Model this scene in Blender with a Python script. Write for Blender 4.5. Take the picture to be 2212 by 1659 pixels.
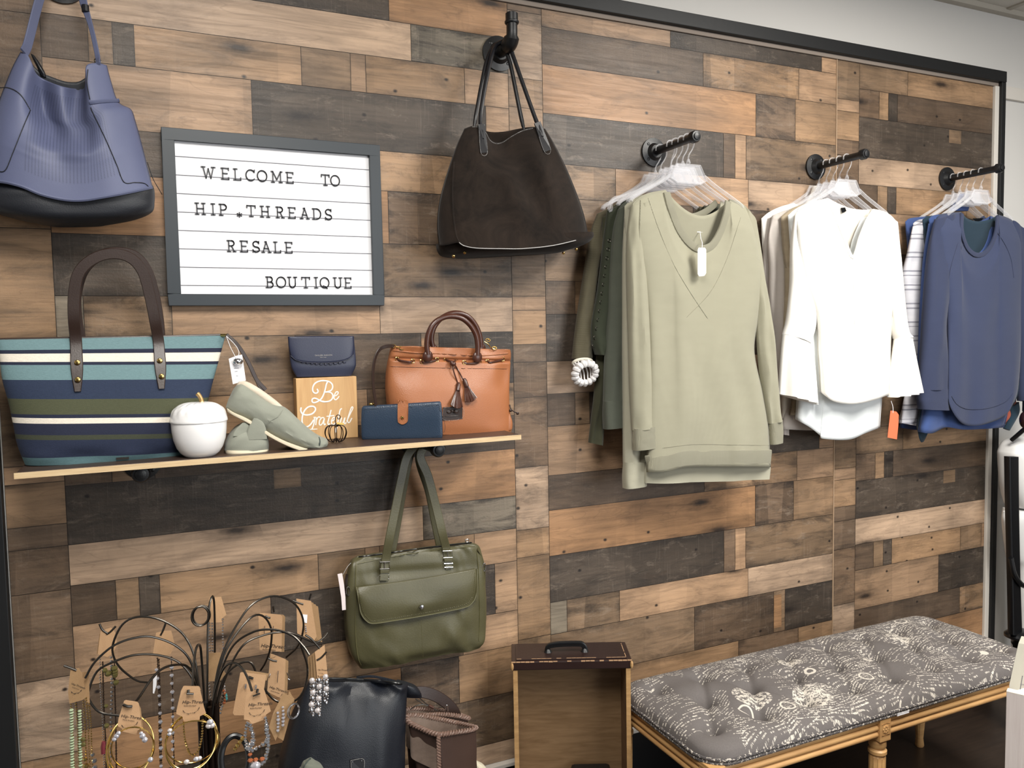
import bpy, bmesh, math, random
import numpy as np
from mathutils import Vector, Matrix

for o in list(bpy.data.objects): bpy.data.objects.remove(o)
SC = bpy.context.scene
COL = SC.collection
# ------------------------------------------------------------------ camera
F_PX, YAW, PITCH, ROLL = 1699.275, 0.4244398, -0.0627575, -0.0179532
CAM = np.array([0.303374, -2.015045, 1.468403])
def cam_axes():
    f = np.array([math.sin(YAW)*math.cos(PITCH), math.cos(YAW)*math.cos(PITCH), math.sin(PITCH)])
    r = np.array([math.cos(YAW), -math.sin(YAW), 0.0]); u = np.cross(r, f)
    c, s = math.cos(ROLL), math.sin(ROLL)
    return c*r+s*u, -s*r+c*u, f
AX_R, AX_U, AX_F = cam_axes()
cam_d = bpy.data.cameras.new('camera'); cam = bpy.data.objects.new('camera', cam_d); COL.objects.link(cam)
cam_d.sensor_width = 36.0; cam_d.lens = F_PX/2212*36.0; cam_d.clip_start = 0.02
m = Matrix.Identity(4)
for i in range(3):
    m[i][0], m[i][1], m[i][2], m[i][3] = AX_R[i], AX_U[i], -AX_F[i], CAM[i]
cam.matrix_world = m
SC.camera = cam
# ------------------------------------------------------------------ light, world, exposure
SC.view_settings.view_transform = 'Standard'; SC.view_settings.look = 'None'
SC.view_settings.gamma = 1.0; SC.view_settings.use_curve_mapping = False
SC.view_settings.exposure = 0.0
w = bpy.data.worlds.new('world'); SC.world = w; w.use_nodes = True
w.node_tree.nodes['Background'].inputs[0].default_value = (0.80, 0.88, 1.0, 1)
w.node_tree.nodes['Background'].inputs[1].default_value = 0.11
def area(name, loc, target, sx, sy, power, color):
    d = bpy.data.lights.new(name, 'AREA'); d.shape = 'RECTANGLE'; d.size = sx; d.size_y = sy
    d.energy = power; d.color = color
    o = bpy.data.objects.new(name, d); COL.objects.link(o); o.location = loc
    o.rotation_euler = (Vector(target)-Vector(loc)).to_track_quat('-Z', 'Y').to_euler()
    return o
# ceiling troffers (they hang in the dropped ceiling) and the storefront glazing behind the viewer
area('troffer_lamp', (2.35, -1.55, 2.64), (2.35, -1.55, 0), 0.6, 1.2, 80, (1.0, 0.965, 0.90))
area('troffer_lamp', (0.45, -1.7, 2.64), (0.45, -1.7, 0), 0.6, 1.2, 58, (1.0, 0.965, 0.90))
area('troffer_lamp', (2.35, -4.4, 2.64), (2.35, -4.4, 0), 0.6, 1.2, 40, (1.0, 0.965, 0.90))
area('shopfront_daylight', (3.2, -5.6, 1.55), (1.2, 0, 1.2), 3.2, 2.1, 100, (0.95, 0.98, 1.0))

# ------------------------------------------------------------------ geometry from the photograph's lens
class Pl:
    """a real vertical plane in the room; p(px,py,d) = its point seen at that pixel, d metres nearer the viewer"""
    def __init__(s, Y, yaw=0.0, X=0.0):
        s.ex = np.array([math.cos(yaw), math.sin(yaw), 0.0]); s.n = np.array([math.sin(yaw), -math.cos(yaw), 0.0])
        s.o = np.array([X, Y, 0.0])
    def __call__(s, px, py, d=0.0):
        r = AX_R*((px-1106)/F_PX)-AX_U*((py-829.5)/F_PX)+AX_F
        o = s.o+s.n*d
        return CAM+r*(np.dot(o-CAM, s.n)/np.dot(r, s.n))
def at(px, py, Y): return Pl(Y)(px, py)
def atz(px, py, Z):
    r = AX_R*((px-1106)/F_PX)-AX_U*((py-829.5)/F_PX)+AX_F
    return CAM+r*((Z-CAM[2])/r[2])
def crom(P, t):
    P = np.asarray(P, float); n = len(P)
    if n == 1: return P[0]
    x = min(max(t, 0), 1)*(n-1); i = min(int(x), n-2); f = x-i
    p1, p2 = P[i], P[i+1]
    p0 = P[i-1] if i > 0 else 2*p1-p2
    p3 = P[i+2] if i+2 < n else 2*p2-p1
    return 0.5*((2*p1)+(p2-p0)*f+(2*p0-5*p1+4*p2-p3)*f*f+(3*p1-p0-3*p2+p3)*f**3)
def smooth(P, n):
    """n points evenly spaced by length along the spline through P"""
    P = np.asarray(P, float)
    if len(P) == 2: return [P[0]+(P[1]-P[0])*k/(n-1) for k in range(n)]
    D = np.array([crom(P, k/400) for k in range(401)])
    L = np.concatenate([[0], np.cumsum(np.linalg.norm(np.diff(D, axis=0), axis=1))])
    out = []
    for k in range(n):
        s = L[-1]*k/(n-1); j = min(int(np.searchsorted(L, s)), 400); j = max(j, 1)
        f = (s-L[j-1])/max(L[j]-L[j-1], 1e-9); out.append(D[j-1]+(D[j]-D[j-1])*f)
    return out
# ------------------------------------------------------------------ mesh builder
class MB:
    def __init__(s): s.v = []; s.f = []; s.uv = {}; s.fm = {}
    def add(s, vs, fs):
        b = len(s.v); s.v += [tuple(map(float, q)) for q in vs]; s.f += [tuple(b+i for i in f) for f in fs]; return b
    def grid(s, G, closed_u=False, uv=None):
        """G[row][col] of points"""
        R, C = len(G), len(G[0]); b = len(s.v)
        for row in G: s.v += [tuple(map(float, q)) for q in row]
        for i in range(R-1):
            for j in range(C if closed_u else C-1):
                j2 = (j+1) % C
                s.f.append((b+i*C+j, b+(i+1)*C+j, b+(i+1)*C+j2, b+i*C+j2))
                if uv is not None:
                    s.uv[len(s.f)-1] = [uv(j/C if closed_u else j/(C-1), i/(R-1)), uv(j/C if closed_u else j/(C-1), (i+1)/(R-1)),
                                        uv((j+1)/C if closed_u else (j+1)/(C-1), (i+1)/(R-1)), uv((j+1)/C if closed_u else (j+1)/(C-1), i/(R-1))]
        return b
    def cap(s, b, n, flip=False):
        c = np.mean([s.v[b+i] for i in range(n)], axis=0); k = len(s.v); s.v.append(tuple(c))
        for i in range(n):
            j = (i+1) % n
            s.f.append((b+j, b+i, k) if flip else (b+i, b+j, k))
    def box(s, lo, hi):
        x0, y0, z0 = lo; x1, y1, z1 = hi
        s.add([(x0,y0,z0),(x1,y0,z0),(x1,y1,z0),(x0,y1,z0),(x0,y0,z1),(x1,y0,z1),(x1,y1,z1),(x0,y1,z1)],
              [(0,3,2,1),(4,5,6,7),(0,1,5,4),(1,2,6,5),(2,3,7,6),(3,0,4,7)])
    def obox(s, c, ax, ay, az):
        c, ax, ay, az = [np.asarray(q, float) for q in (c, ax, ay, az)]
        vs = [c+i*ax+j*ay+k*az for k in (-1, 1) for j in (-1, 1) for i in (-1, 1)]
        s.add(vs, [(0,2,3,1),(4,5,7,6),(0,1,5,4),(1,3,7,5),(3,2,6,7),(2,0,4,6)])
    def tube(s, P, r, n=8, closed=False, flat=None, cap=True):
        """tube through points P, radius r or list of radii; flat=(normal, ratio) squashes it along a direction"""
        P = [np.asarray(p, float) for p in P]; K = len(P); G = []
        up = None
        for i in range(K):
            if closed: t = P[(i+1) % K]-P[i-1]
            else: t = P[min(i+1, K-1)]-P[max(i-1, 0)]
            t = t/(np.linalg.norm(t)+1e-12)
            if up is None:
                up = np.array([0, 0, 1.0]) if abs(t[2]) < 0.9 else np.array([1.0, 0, 0])
            a = np.cross(t, up); a /= (np.linalg.norm(a)+1e-12); b = np.cross(a, t); up = b
            if flat is not None:
                nn = np.asarray(flat[0], float); nn = nn-t*np.dot(nn, t); nn /= (np.linalg.norm(nn)+1e-9)
                b = nn; a = np.cross(t, b)
            rr = r[i] if hasattr(r, '__len__') else r
            ring = []
            for k in range(n):
                th = 2*math.pi*k/n
                ka, kb = math.cos(th), math.sin(th)
                if flat is not None:
                    ka = math.copysign(abs(ka)**0.45, ka); kb = math.copysign(abs(kb)**0.45, kb)*flat[1]
                ring.append(P[i]+rr*(ka*a+kb*b))
            G.append(ring)
        if closed: G.append(G[0])
        bb = s.grid(G, closed_u=True)
        if cap and not closed:
            s.cap(bb, n); s.cap(bb+(K-1)*n, n, True)
    def lathe(s, prof, o, axis=(0, 0, 1), n=32, closed=True):
        o = np.asarray(o, float); az = np.asarray(axis, float); az /= np.linalg.norm(az)
        ax = np.cross(az, [0, 0, 1.0] if abs(az[2]) < 0.9 else [1.0, 0, 0]); ax /= np.linalg.norm(ax); ay = np.cross(az, ax)
        G = [[o+az*h+r*(math.cos(2*math.pi*k/n)*ax+math.sin(2*math.pi*k/n)*ay) for k in range(n)] for r, h in prof]
        b = s.grid(G, closed_u=True)
        if closed:
            s.cap(b, n); s.cap(b+(len(prof)-1)*n, n, True)
    def ball(s, c, r, n=8, sq=(1, 1, 1)):
        c = np.asarray(c, float); G = []
        for i in range(1, n//2+1):
            th = math.pi*i/(n//2+1)
            G.append([c+r*np.array([sq[0]*math.sin(th)*math.cos(2*math.pi*k/n), sq[1]*math.sin(th)*math.sin(2*math.pi*k/n), sq[2]*math.cos(th)]) for k in range(n)])
        b = s.grid(G, closed_u=True); s.cap(b, n); s.cap(b+(len(G)-1)*n, n, True)
    def prism(s, pts, d):
        """polygon pts extruded by the vector d"""
        n = len(pts); d = np.asarray(d, float); pts = [np.asarray(p, float) for p in pts]
        s.add(pts+[p+d for p in pts], [tuple(range(n)), tuple(range(2*n-1, n-1, -1))]+[(i, n+i, n+(i+1) % n, (i+1) % n) for i in range(n)])
    def out(s, name, mat, parent=None, bevel=0, sub=0, sm=True, solid=0, **props):
        me = bpy.data.meshes.new(name); me.from_pydata(s.v, [], s.f)
        if s.uv:
            L = me.uv_layers.new(name='UVMap')
            for fi, q in s.uv.items():
                for k, li in enumerate(me.polygons[fi].loop_indices): L.data[li].uv = q[k]
        bm = bmesh.new(); bm.from_mesh(me); bmesh.ops.remove_doubles(bm, verts=bm.verts, dist=1e-6)
        bmesh.ops.recalc_face_normals(bm, faces=bm.faces); bm.to_mesh(me); bm.free()
        me.materials.append(mat)
        for p in me.polygons: p.use_smooth = sm
        if sm: me.set_sharp_from_angle(angle=0.62)
        o = bpy.data.objects.new(name, me); COL.objects.link(o)
        if solid:
            q = o.modifiers.new('thick', 'SOLIDIFY'); q.thickness = solid; q.offset = -1
        if bevel:
            q = o.modifiers.new('bev', 'BEVEL'); q.width = bevel; q.segments = 2; q.limit_method = 'ANGLE'
        if sub:
            q = o.modifiers.new('sub', 'SUBSURF'); q.levels = sub; q.render_levels = sub
        if parent is not None:
            o.parent = parent; o.matrix_parent_inverse = Matrix.Translation(-world_loc(parent))
        for k, v in props.items(): o[k] = v
        return o
def world_loc(o):
    l = Vector(o.location)
    return l if (o.type == 'EMPTY' or o.parent is None) else Vector((0, 0, 0))
def thing(name, label, cat, loc=(0, 0, 0), group=None):
    o = bpy.data.objects.new(name, None); o.empty_display_size = 0.03; COL.objects.link(o); o.location = tuple(float(q) for q in loc)
    o['label'] = label; o['category'] = cat
    if group: o['group'] = group
    return o
def tag(o, label, cat, group=None):
    o['label'] = label; o['category'] = cat
    if group: o['group'] = group
    return o
def struct(o):
    o['kind'] = 'structure'; return o
# ------------------------------------------------------------------ soft bodies
def sg(x, e): return math.copysign(abs(x)**e, x)
def body(name, mat, parent, pl, rows, p=2.4, nseg=40, nrow=36, fn=None, capped=(True, True), sub=0, solid=0, **kw):
    """closed soft body: rows of (left px, right px, front depth, back depth), silhouette on plane pl"""
    A = np.array([[*pl(*r[0]), *pl(*r[1]), r[2], r[3]] for r in rows])
    G = []; mb = MB()
    for i in range(nrow):
        v = i/(nrow-1); q = crom(A, v); l, r = q[:3], q[3:6]; c = (l+r)/2; h = (r-l)/2
        row = []
        for k in range(nseg):
            th = 2*math.pi*k/nseg
            a, b = math.cos(th), math.sin(th); u = sg(a, 2/p); s = sg(b, 2/p)
            d = s*(q[6] if s > 0 else q[7])
            if fn is not None: d += fn(u, v, s)*(1 if s > 0 else 0)*min(1, abs(s)*1.6)
            row.append(c+h*u+pl.n*d)
        G.append(row)
    body.front = np.array([r[:nseg//2+1] for r in G])
    b = mb.grid(G, closed_u=True, uv=lambda u, v: (u, v))
    if capped[0]: mb.cap(b, nseg)
    if capped[1]: mb.cap(b+(nrow-1)*nseg, nseg, True)
    return mb.out(name, mat, parent, sub=sub, solid=solid, **kw)
def patch(pl, top, bot, left, right, nu=40, nv=40, dep=None):
    """Coons patch from pixel curves (left/right run top to bottom); dep(u,v) = depth toward the viewer. Returns grid of points"""
    def cv(P, n): return np.array(smooth([np.array([*q, 0.0])[:2] for q in P], n))
    T, B, L, R = cv(top, nu), cv(bot, nu), cv(left, nv), cv(right, nv); G = []
    for i in range(nv):
        v = i/(nv-1); row = []
        for j in range(nu):
            u = j/(nu-1)
            q = (1-v)*T[j]+v*B[j]+(1-u)*L[i]+u*R[i]-((1-u)*(1-v)*T[0]+u*(1-v)*T[-1]+(1-u)*v*B[0]+u*v*B[-1])
            row.append(pl(q[0], q[1], dep(u, v) if dep else 0.0))
        G.append(row)
    return G
def ribbon(name, mat, parent, P, w, t, nrm, n=24, **kw):
    """flat strap of width w (number or list) and thickness t through P, its face turned toward nrm"""
    mb = MB(); Q = smooth(P, n); G = []; nrm = np.asarray(nrm, float)
    for i in range(n):
        d = Q[min(i+1, n-1)]-Q[max(i-1, 0)]; d = d/np.linalg.norm(d); b = nrm-d*np.dot(nrm, d); b /= np.linalg.norm(b); a = np.cross(d, b)
        h = (crom(np.array(w, float), i/(n-1)) if hasattr(w, '__len__') else w)/2; e = t/2; c = min(e*.7, h*.2)
        G.append([Q[i]+a*x+b*y for x, y in ((h-c, e), (h, e-c), (h, c-e), (h-c, -e), (c-h, -e), (-h, c-e), (-h, e-c), (c-h, e))])
    bb = mb.grid(G, closed_u=True); mb.cap(bb, 8); mb.cap(bb+(n-1)*8, 8, True)
    return mb.out(name, mat, parent, **kw)
def wire(name, mat, parent, P, r, n=24, seg=8, closed=False, **kw):
    mb = MB(); mb.tube(smooth(P, n) if n else P, r, n=seg, closed=closed); return mb.out(name, mat, parent, **kw)
def slab(name, mat, parent, pl, poly, d0, d1, bevel=0, sm=False, **kw):
    """flat plate: pixel polygon on plane pl from depth d0 to d1"""
    mb = MB(); pts = [pl(*q, d1) for q in poly]; mb.prism(pts, pl.n*(d0-d1)); return mb.out(name, mat, parent, bevel=bevel, sm=sm, **kw)
def hsh(*a):
    return (math.sin(sum((i+1)*12.9898*x for i, x in enumerate(a)))*43758.5453) % 1
def n1(x, seed=0):
    i = math.floor(x); f = x-i; f = f*f*(3-2*f); return (hsh(i, seed)*(1-f)+hsh(i+1, seed)*f)*2-1
def n2(x, y, seed=0):
    ix, iy = math.floor(x), math.floor(y); fx, fy = x-ix, y-iy; fx = fx*fx*(3-2*fx); fy = fy*fy*(3-2*fy)
    a = hsh(ix, iy, seed)*(1-fx)+hsh(ix+1, iy, seed)*fx; b = hsh(ix, iy+1, seed)*(1-fx)+hsh(ix+1, iy+1, seed)*fx
    return (a*(1-fy)+b*fy)*2-1
# ------------------------------------------------------------------ materials
def lin(c, sat=.84):
    if isinstance(c, str):
        c = [int(c[i:i+2], 16)/255 for i in (1, 3, 5)]
    c = tuple(x/12.92 if x <= 0.04045 else ((x+0.055)/1.055)**2.4 for x in c); y = .25*c[0]+.6*c[1]+.15*c[2]
    return tuple(y+(x-y)*sat for x in c)
class NT:
    def __init__(s, name):
        s.m = bpy.data.materials.new(name); s.m.use_nodes = True; s.t = s.m.node_tree; s.b = s.t.nodes['Principled BSDF']
    def n(s, typ, **kw):
        q = s.t.nodes.new(typ)
        for k, v in kw.items():
            if k.startswith('_'): setattr(q, k[1:], v)
            else: q.inputs[k.replace('__', ' ')].default_value = v
        return q
    def l(s, a, b): s.t.links.new(a, b)
    def set(s, **kw):
        for k, v in kw.items():
            k = k.replace('_', ' ')
            if k in s.b.inputs: s.b.inputs[k].default_value = v
    def math(s, op, a, b=None, c=None):
        q = s.n('ShaderNodeMath', _operation=op)
        for i, x in enumerate((a, b, c)):
            if x is None: continue
            if isinstance(x, (int, float)): q.inputs[i].default_value = x
            else: s.l(x, q.inputs[i])
        return q.outputs[0]
    def mix(s, fac, a, b, blend='MIX'):
        q = s.n('ShaderNodeMix', _data_type='RGBA', _blend_type=blend)
        for i, x in ((0, fac), (6, a), (7, b)):
            if isinstance(x, (int, float)): q.inputs[i].default_value = x
            elif isinstance(x, tuple): q.inputs[i].default_value = (*x[:3], 1)
            else: s.l(x, q.inputs[i])
        return q.outputs[2]
    def noise(s, vec, scale, detail=4, rough=.55, dist=0.0):
        q = s.n('ShaderNodeTexNoise', Scale=scale, Detail=detail, Roughness=rough, Distortion=dist)
        if vec is not None: s.l(vec, q.inputs['Vector'])
        return q.outputs['Fac']
    def mapv(s, vec, scale, loc=(0, 0, 0), rot=(0, 0, 0)):
        q = s.n('ShaderNodeMapping', Scale=scale, Location=loc, Rotation=rot); s.l(vec, q.inputs['Vector']); return q.outputs[0]
    def obj(s): return s.n('ShaderNodeTexCoord').outputs['Object']
    def uvc(s): return s.n('ShaderNodeTexCoord').outputs['UV']
    def ramp(s, fac, stops, mode='LINEAR'):
        q = s.n('ShaderNodeValToRGB'); s.l(fac, q.inputs[0]); q.color_ramp.interpolation = mode; e = q.color_ramp.elements
        while len(e) < len(stops): e.new(0.5)
        for i, (p, c) in enumerate(stops):
            e[i].position = p; e[i].color = (*(c if isinstance(c, tuple) else (c,)*3), 1)
        return q.outputs[0]
    def bump(s, h, strength=.3, dist=.002):
        q = s.n('ShaderNodeBump', Strength=strength, Distance=dist); s.l(h, q.inputs['Height']); s.l(q.outputs[0], s.b.inputs['Normal']); return q
def simple(name, col, rough=.5, metal=0.0, spec=.5, **kw):
    k = NT(name); k.set(Base_Color=(*lin(col), 1), Roughness=rough, Metallic=metal); k.b.inputs['Specular IOR Level'].default_value = spec
    for a, v in kw.items(): k.b.inputs[a.replace('_', ' ')].default_value = v
    return k.m
def leather(name, col, rough=.42, grain=420, strength=.25, var=.25, sheen=0.0):
    k = NT(name); o = k.obj(); a = k.noise(o, 9, 4); b = k.n('ShaderNodeTexVoronoi', Scale=grain); k.l(o, b.inputs['Vector'])
    c = lin(col); dark = tuple(x*(1-var) for x in c); light = tuple(min(1, x*(1+var)) for x in c)
    k.l(k.mix(a, dark, light), k.b.inputs['Base Color']); k.set(Roughness=rough)
    k.bump(k.math('ADD', b.outputs['Distance'], k.math('MULTIPLY', a, .5)), strength, .0007)
    return k.m
def suede(name, col, col2, rough=.95):
    k = NT(name); o = k.obj(); a = k.noise(o, 10, 6, .7, 1.2); b = k.noise(o, 600, 2)
    k.l(k.mix(k.ramp(a, [(.35, 0.0), (.7, 1.0)]), lin(col), lin(col2)), k.b.inputs['Base Color'])
    k.set(Roughness=rough); k.b.inputs['Sheen Weight'].default_value = .10; k.b.inputs['Specular IOR Level'].default_value = .15
    k.bump(b, .25, .001); return k.m
def cloth(name, col, rough=.9, var=.10, rib=None, weave=900, strength=.3, sheen=.15):
    """rib=(axis, per metre): knitted ribs"""
    k = NT(name); o = k.obj(); a = k.noise(k.mapv(o, (1, 1, 3)), 14, 4); c = lin(col)
    k.l(k.mix(a, tuple(x*(1-var) for x in c), tuple(min(1, x*(1+var)) for x in c)), k.b.inputs['Base Color'])
    h = k.noise(k.mapv(o, (1, 1, .35)), weave, 2)
    if rib:
        w = k.n('ShaderNodeTexWave', _wave_type='BANDS', _bands_direction=rib[0], Scale=rib[1]/(2*math.pi)*1.0); k.l(o, w.inputs['Vector'])
        h = k.math('ADD', h, k.math('MULTIPLY', w.outputs['Fac'], 2.5))
    k.set(Roughness=rough); k.b.inputs['Sheen Weight'].default_value = sheen; k.b.inputs['Specular IOR Level'].default_value = .2
    k.bump(h, strength, .0008); return k.m
def grainwood(name, col, col2, scale=(2, 2, 40), rough=.5):
    k = NT(name); o = k.obj(); a = k.noise(k.mapv(o, scale), 3, 6, .6, .6)
    k.l(k.mix(k.ramp(a, [(.3, 0.0), (.7, 1.0)]), lin(col), lin(col2)), k.b.inputs['Base Color']); k.set(Roughness=rough)
    k.bump(a, .15, .001); return k.m
M = {}
def plank_material():
    k = NT('reclaimed_plank_print'); o = k.obj()
    col = k.n('ShaderNodeAttribute', _attribute_name='plank_colour').outputs['Color']; sd = k.math('MULTIPLY', k.n('ShaderNodeAttribute', _attribute_name='plank_seed').outputs['Fac'], 91.7)
    mot = k.n('ShaderNodeAttribute', _attribute_name='plank_mottle').outputs['Fac']
    so = k.n('ShaderNodeSeparateXYZ'); k.l(o, so.inputs[0]); c2 = k.n('ShaderNodeCombineXYZ'); k.l(k.math('ADD', so.outputs[0], sd), c2.inputs[0]); k.l(k.math('ADD', so.outputs[2], k.math('MULTIPLY', sd, 1.7)), c2.inputs[1]); k.l(sd, c2.inputs[2]); v = c2.outputs[0]
    su = k.n('ShaderNodeSeparateXYZ'); k.l(k.uvc(), su.inputs[0]); ev = su.outputs[1]; eu = su.outputs[0]
    def N(sx, sy, sc, det=4, ro=.55, di=0.0): return k.noise(k.mapv(v, (sx, sy, 1)), sc, det, ro, di)
    grain = N(1.2, 26, 3.5, 6, .6, .8); fine = N(5, 150, 5, 4, .6); tone = N(1.2, 3.5, 2.2, 4, .6, .6); saw = N(130, 4, 2.0, 3, .6)
    c1 = k.mix(1.0, col, k.ramp(grain, [(.25, .66), (.50, 1.0), (.75, 1.20)]), 'MULTIPLY')
    c1 = k.mix(1.0, c1, k.ramp(tone, [(.28, .60), (.5, 1.0), (.72, 1.28)]), 'MULTIPLY')
    c1 = k.mix(k.ramp(N(.8, 2.5, 1.7, 2), [(.42, 0.0), (.62, .30)]), c1, k.mix(.5, c1, (.19, .15, .118)))
    # cathedral figure, thin dark growth lines
    fig = k.math('ABSOLUTE', k.math('SUBTRACT', k.math('FRACT', k.math('MULTIPLY', N(.75, 5.5, 2.0, 2, .5, 1.6), 8.0)), .5))
    c1 = k.mix(k.math('MULTIPLY', k.ramp(fig, [(.0, 1.0), (.07, 0.0)]), .34), c1, k.mix(.6, c1, (.07, .04, .024)))
    # patchwork of saw-cut blocks
    bl = k.n('ShaderNodeTexVoronoi', Scale=1.0, _voronoi_dimensions='2D', _distance='CHEBYCHEV'); k.l(k.mapv(v, (8.5, .6, 1)), bl.inputs['Vector']); bs = k.n('ShaderNodeSeparateColor'); k.l(bl.outputs['Color'], bs.inputs[0])
    c1 = k.mix(k.math('ADD', k.math('MULTIPLY', mot, .7), .18), c1, k.mix(1.0, c1, k.ramp(bs.outputs[0], [(0.0, .70), (1.0, 1.36)]), 'MULTIPLY'))
    # smoky dark staining, stronger along the plank's edges and ends
    edge = k.math('MAXIMUM', k.ramp(k.math('ABSOLUTE', k.math('SUBTRACT', ev, .5)), [(.30, 0.0), (.5, .26)]), k.ramp(k.math('ABSOLUTE', k.math('SUBTRACT', eu, .5)), [(.40, 0.0), (.5, .20)]))
    stain = k.math('ADD', N(2.6, 8, 2.4, 6, .72, .8), k.math('MULTIPLY', edge, .55))
    c1 = k.mix(k.math('MULTIPLY', k.ramp(stain, [(.50, 0.0), (.68, 1.0)]), k.math('ADD', k.math('MULTIPLY', mot, .70), .30)), c1, k.mix(.74, c1, (.020, .016, .014)))
    c1 = k.mix(k.math('MULTIPLY', k.ramp(N(5, 14, 3, 6, .78, .4), [(.55, 0.0), (.68, 1.0)]), k.math('MULTIPLY', mot, .42)), c1, (.36, .285, .22))
    c1 = k.mix(k.math('MULTIPLY', k.ramp(saw, [(.60, 0.0), (.72, 1.0)]), k.math('MULTIPLY', mot, .40)), c1, k.mix(.45, c1, (.42, .34, .27)))
    # knots with a halo, and nail holes
    for sc, r0, r1, dep, rnd in (((2.3, 8.0, 1), .03, .11, .88, .66), ((2.3, 8.0, 1), .10, .24, .35, .66), ((7.0, 9.0, 1), .02, .055, .95, .74)):
        vo = k.n('ShaderNodeTexVoronoi', Scale=1.0, _voronoi_dimensions='2D'); k.l(k.mapv(v, sc), vo.inputs['Vector']); sp = k.n('ShaderNodeSeparateColor'); k.l(vo.outputs['Color'], sp.inputs[0])
        d = k.math('ADD', vo.outputs['Distance'], k.math('MULTIPLY', k.math('SUBTRACT', N(20, 30, 3, 2), .5), r1*.5))
        c1 = k.mix(k.math('MULTIPLY', k.ramp(d, [(r0, 1.0), (r1, 0.0)]), k.math('MULTIPLY', k.math('GREATER_THAN', sp.outputs[0], rnd), dep)), c1, (.014, .010, .009))
    k.l(c1, k.b.inputs['Base Color'])
    k.bump(k.math('ADD', k.math('MULTIPLY', grain, .35), k.math('ADD', k.math('MULTIPLY', fine, .35), k.math('MULTIPLY', N(60, 60, 3, 4, .7), k.math('ADD', k.math('MULTIPLY', mot, .8), .15)))), .45, .0016)
    k.l(k.ramp(grain, [(.3, .50), (.7, .38)]), k.b.inputs['Roughness']); k.b.inputs['Specular IOR Level'].default_value = .42
    return k.m
M['plank'] = plank_material()
M['black_wood'] = leather('black_painted_wood', '#131416', .5, 60, .15, .2)
M['white_wall'] = simple('white_panel_wall', '#d2cfca', .75)
M['white_strip'] = simple('white_trim', '#d9d2c8', .6)
M['grey_strip'] = simple('grey_board_edge', '#8d7f73', .8)
M['ceiling'] = simple('ceiling_tile', '#d5d0c6', .95)
M['ceil_grid'] = simple('ceiling_grid', '#b8b0a2', .6)
M['iron'] = leather('black_iron', '#131417', .40, 420, .12, .3)
M['floor'] = grainwood('dark_floor_boards', '#2b211a', '#3a2c22', (2, 30, 2), .35)
M['shelf'] = grainwood('dark_shelf_laminate', '#3a2a22', '#4d392e', (3, 40, 3), .4)
M['shelf_edge'] = grainwood('raw_plywood_edge', '#c7a472', '#dcbf8e', (4, 3, 60), .6)
M['sign_frame'] = simple('charcoal_frame', '#2e363d', .45)
M['sign_felt'] = simple('white_letter_board', '#f1f1f5', .55)
M['sign_groove'] = simple('groove_grey', '#6d6d75', .7)
M['letter'] = simple('dark_plastic_letter', '#20202a', .4)
M['blue_leather'] = leather('periwinkle_leather', '#555c7c', .55, 500, .2, .10)
M['navy_base'] = leather('dark_navy_leather', '#1c1f27', .5, 400, .2, .15)
M['suede_brown'] = suede('dark_brown_suede', '#17110d', '#2b211a')
M['black_leather'] = leather('black_leather_strap', '#14151b', .35, 500, .03, .10)
M['stitch'] = simple('pale_stitching', '#a9a6a4', .8)
M['gold'] = simple('polished_brass', '#d9b45c', .22, 1.0)
M['gold_wire'] = simple('gold_bangle', '#f0c35a', .18, 1.0)
M['silver'] = simple('polished_silver', '#d6d6da', .18, 1.0)
M['gun'] = simple('grey_steel_wire', '#5d5852', .32, 1.0)
M['strap_brown'] = leather('dark_brown_strap', '#2f1e17', .38, 350, .12, .18)
M['tan_leather'] = leather('tan_pebbled_leather', '#a8622f', .40, 520, .35, .10)
M['cognac'] = leather('cognac_handle_leather', '#4c281b', .28, 300, .1, .2)
M['wallet_blue'] = leather('teal_navy_leather', '#26394f', .36, 430, .4, .12)
M['clutch_navy'] = leather('navy_smooth_leather', '#2b3048', .36, 500, .12, .12)
M['olive'] = leather('olive_waxed_leather', '#524e30', .42, 260, .22, .30)
M['olive_edge'] = leather('olive_edge', '#5c5833', .45, 260, .1, .2)
M['navy_bag'] = leather('navy_grained_leather', '#10151f', .44, 480, .3, .2)
M['boot'] = leather('brown_boot_leather', '#443129', .40, 200, .15, .28)
M['boot_trim'] = leather('braided_trim', '#74584a', .5, 300, .2, .25)
M['boot_lining'] = suede('boot_lining', '#6f5c50', '#8b7667')
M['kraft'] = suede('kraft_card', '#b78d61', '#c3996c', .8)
M['kraft_dark'] = suede('kraft_card_painted_shade', '#9a764c', '#a88457', .8)  # darker copy of the kraft card, with shade painted into its colour
M['ink'] = simple('printed_ink', '#2b2320', .8)
M['white_paper'] = simple('white_paper_tag', '#efeef2', .6)
M['pink_paper'] = simple('pale_pink_paper_tag', '#ecdcdc', .7)
M['orange_paper'] = simple('orange_paper_tag', '#ff6f33', .6)
M['yellow_paper'] = simple('yellow_sticker', '#e2b83e', .6)
M['porcelain'] = simple('white_glazed_ceramic', '#f4f2f2', .12, 0, .6)
M['stem_gold'] = simple('gilded_stem', '#c39a5a', .35, .7)
M['white_paint'] = simple('white_paint', '#f3efe6', .7)
M['pine'] = grainwood('honey_pine', '#c99655', '#d9aa68', (30, 3, 2), .5)
M['pine_side'] = grainwood('pine_end', '#a3703c', '#b5824a', (3, 30, 2), .6)
M['bench_wood'] = grainwood('honey_bench_wood', '#bb8646', '#d6a55e', (3, 3, 30), .45)
M['drawer_wood'] = grainwood('old_drawer_wood', '#6a4a2c', '#8a6540', (3, 3, 30), .55)
M['drawer_edge'] = grainwood('worn_drawer_edge', '#a3783f', '#c79a5a', (6, 6, 30), .6)
M['drawer_front'] = leather('dark_mahogany', '#2b1a17', .35, 90, .12, .3)
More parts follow.
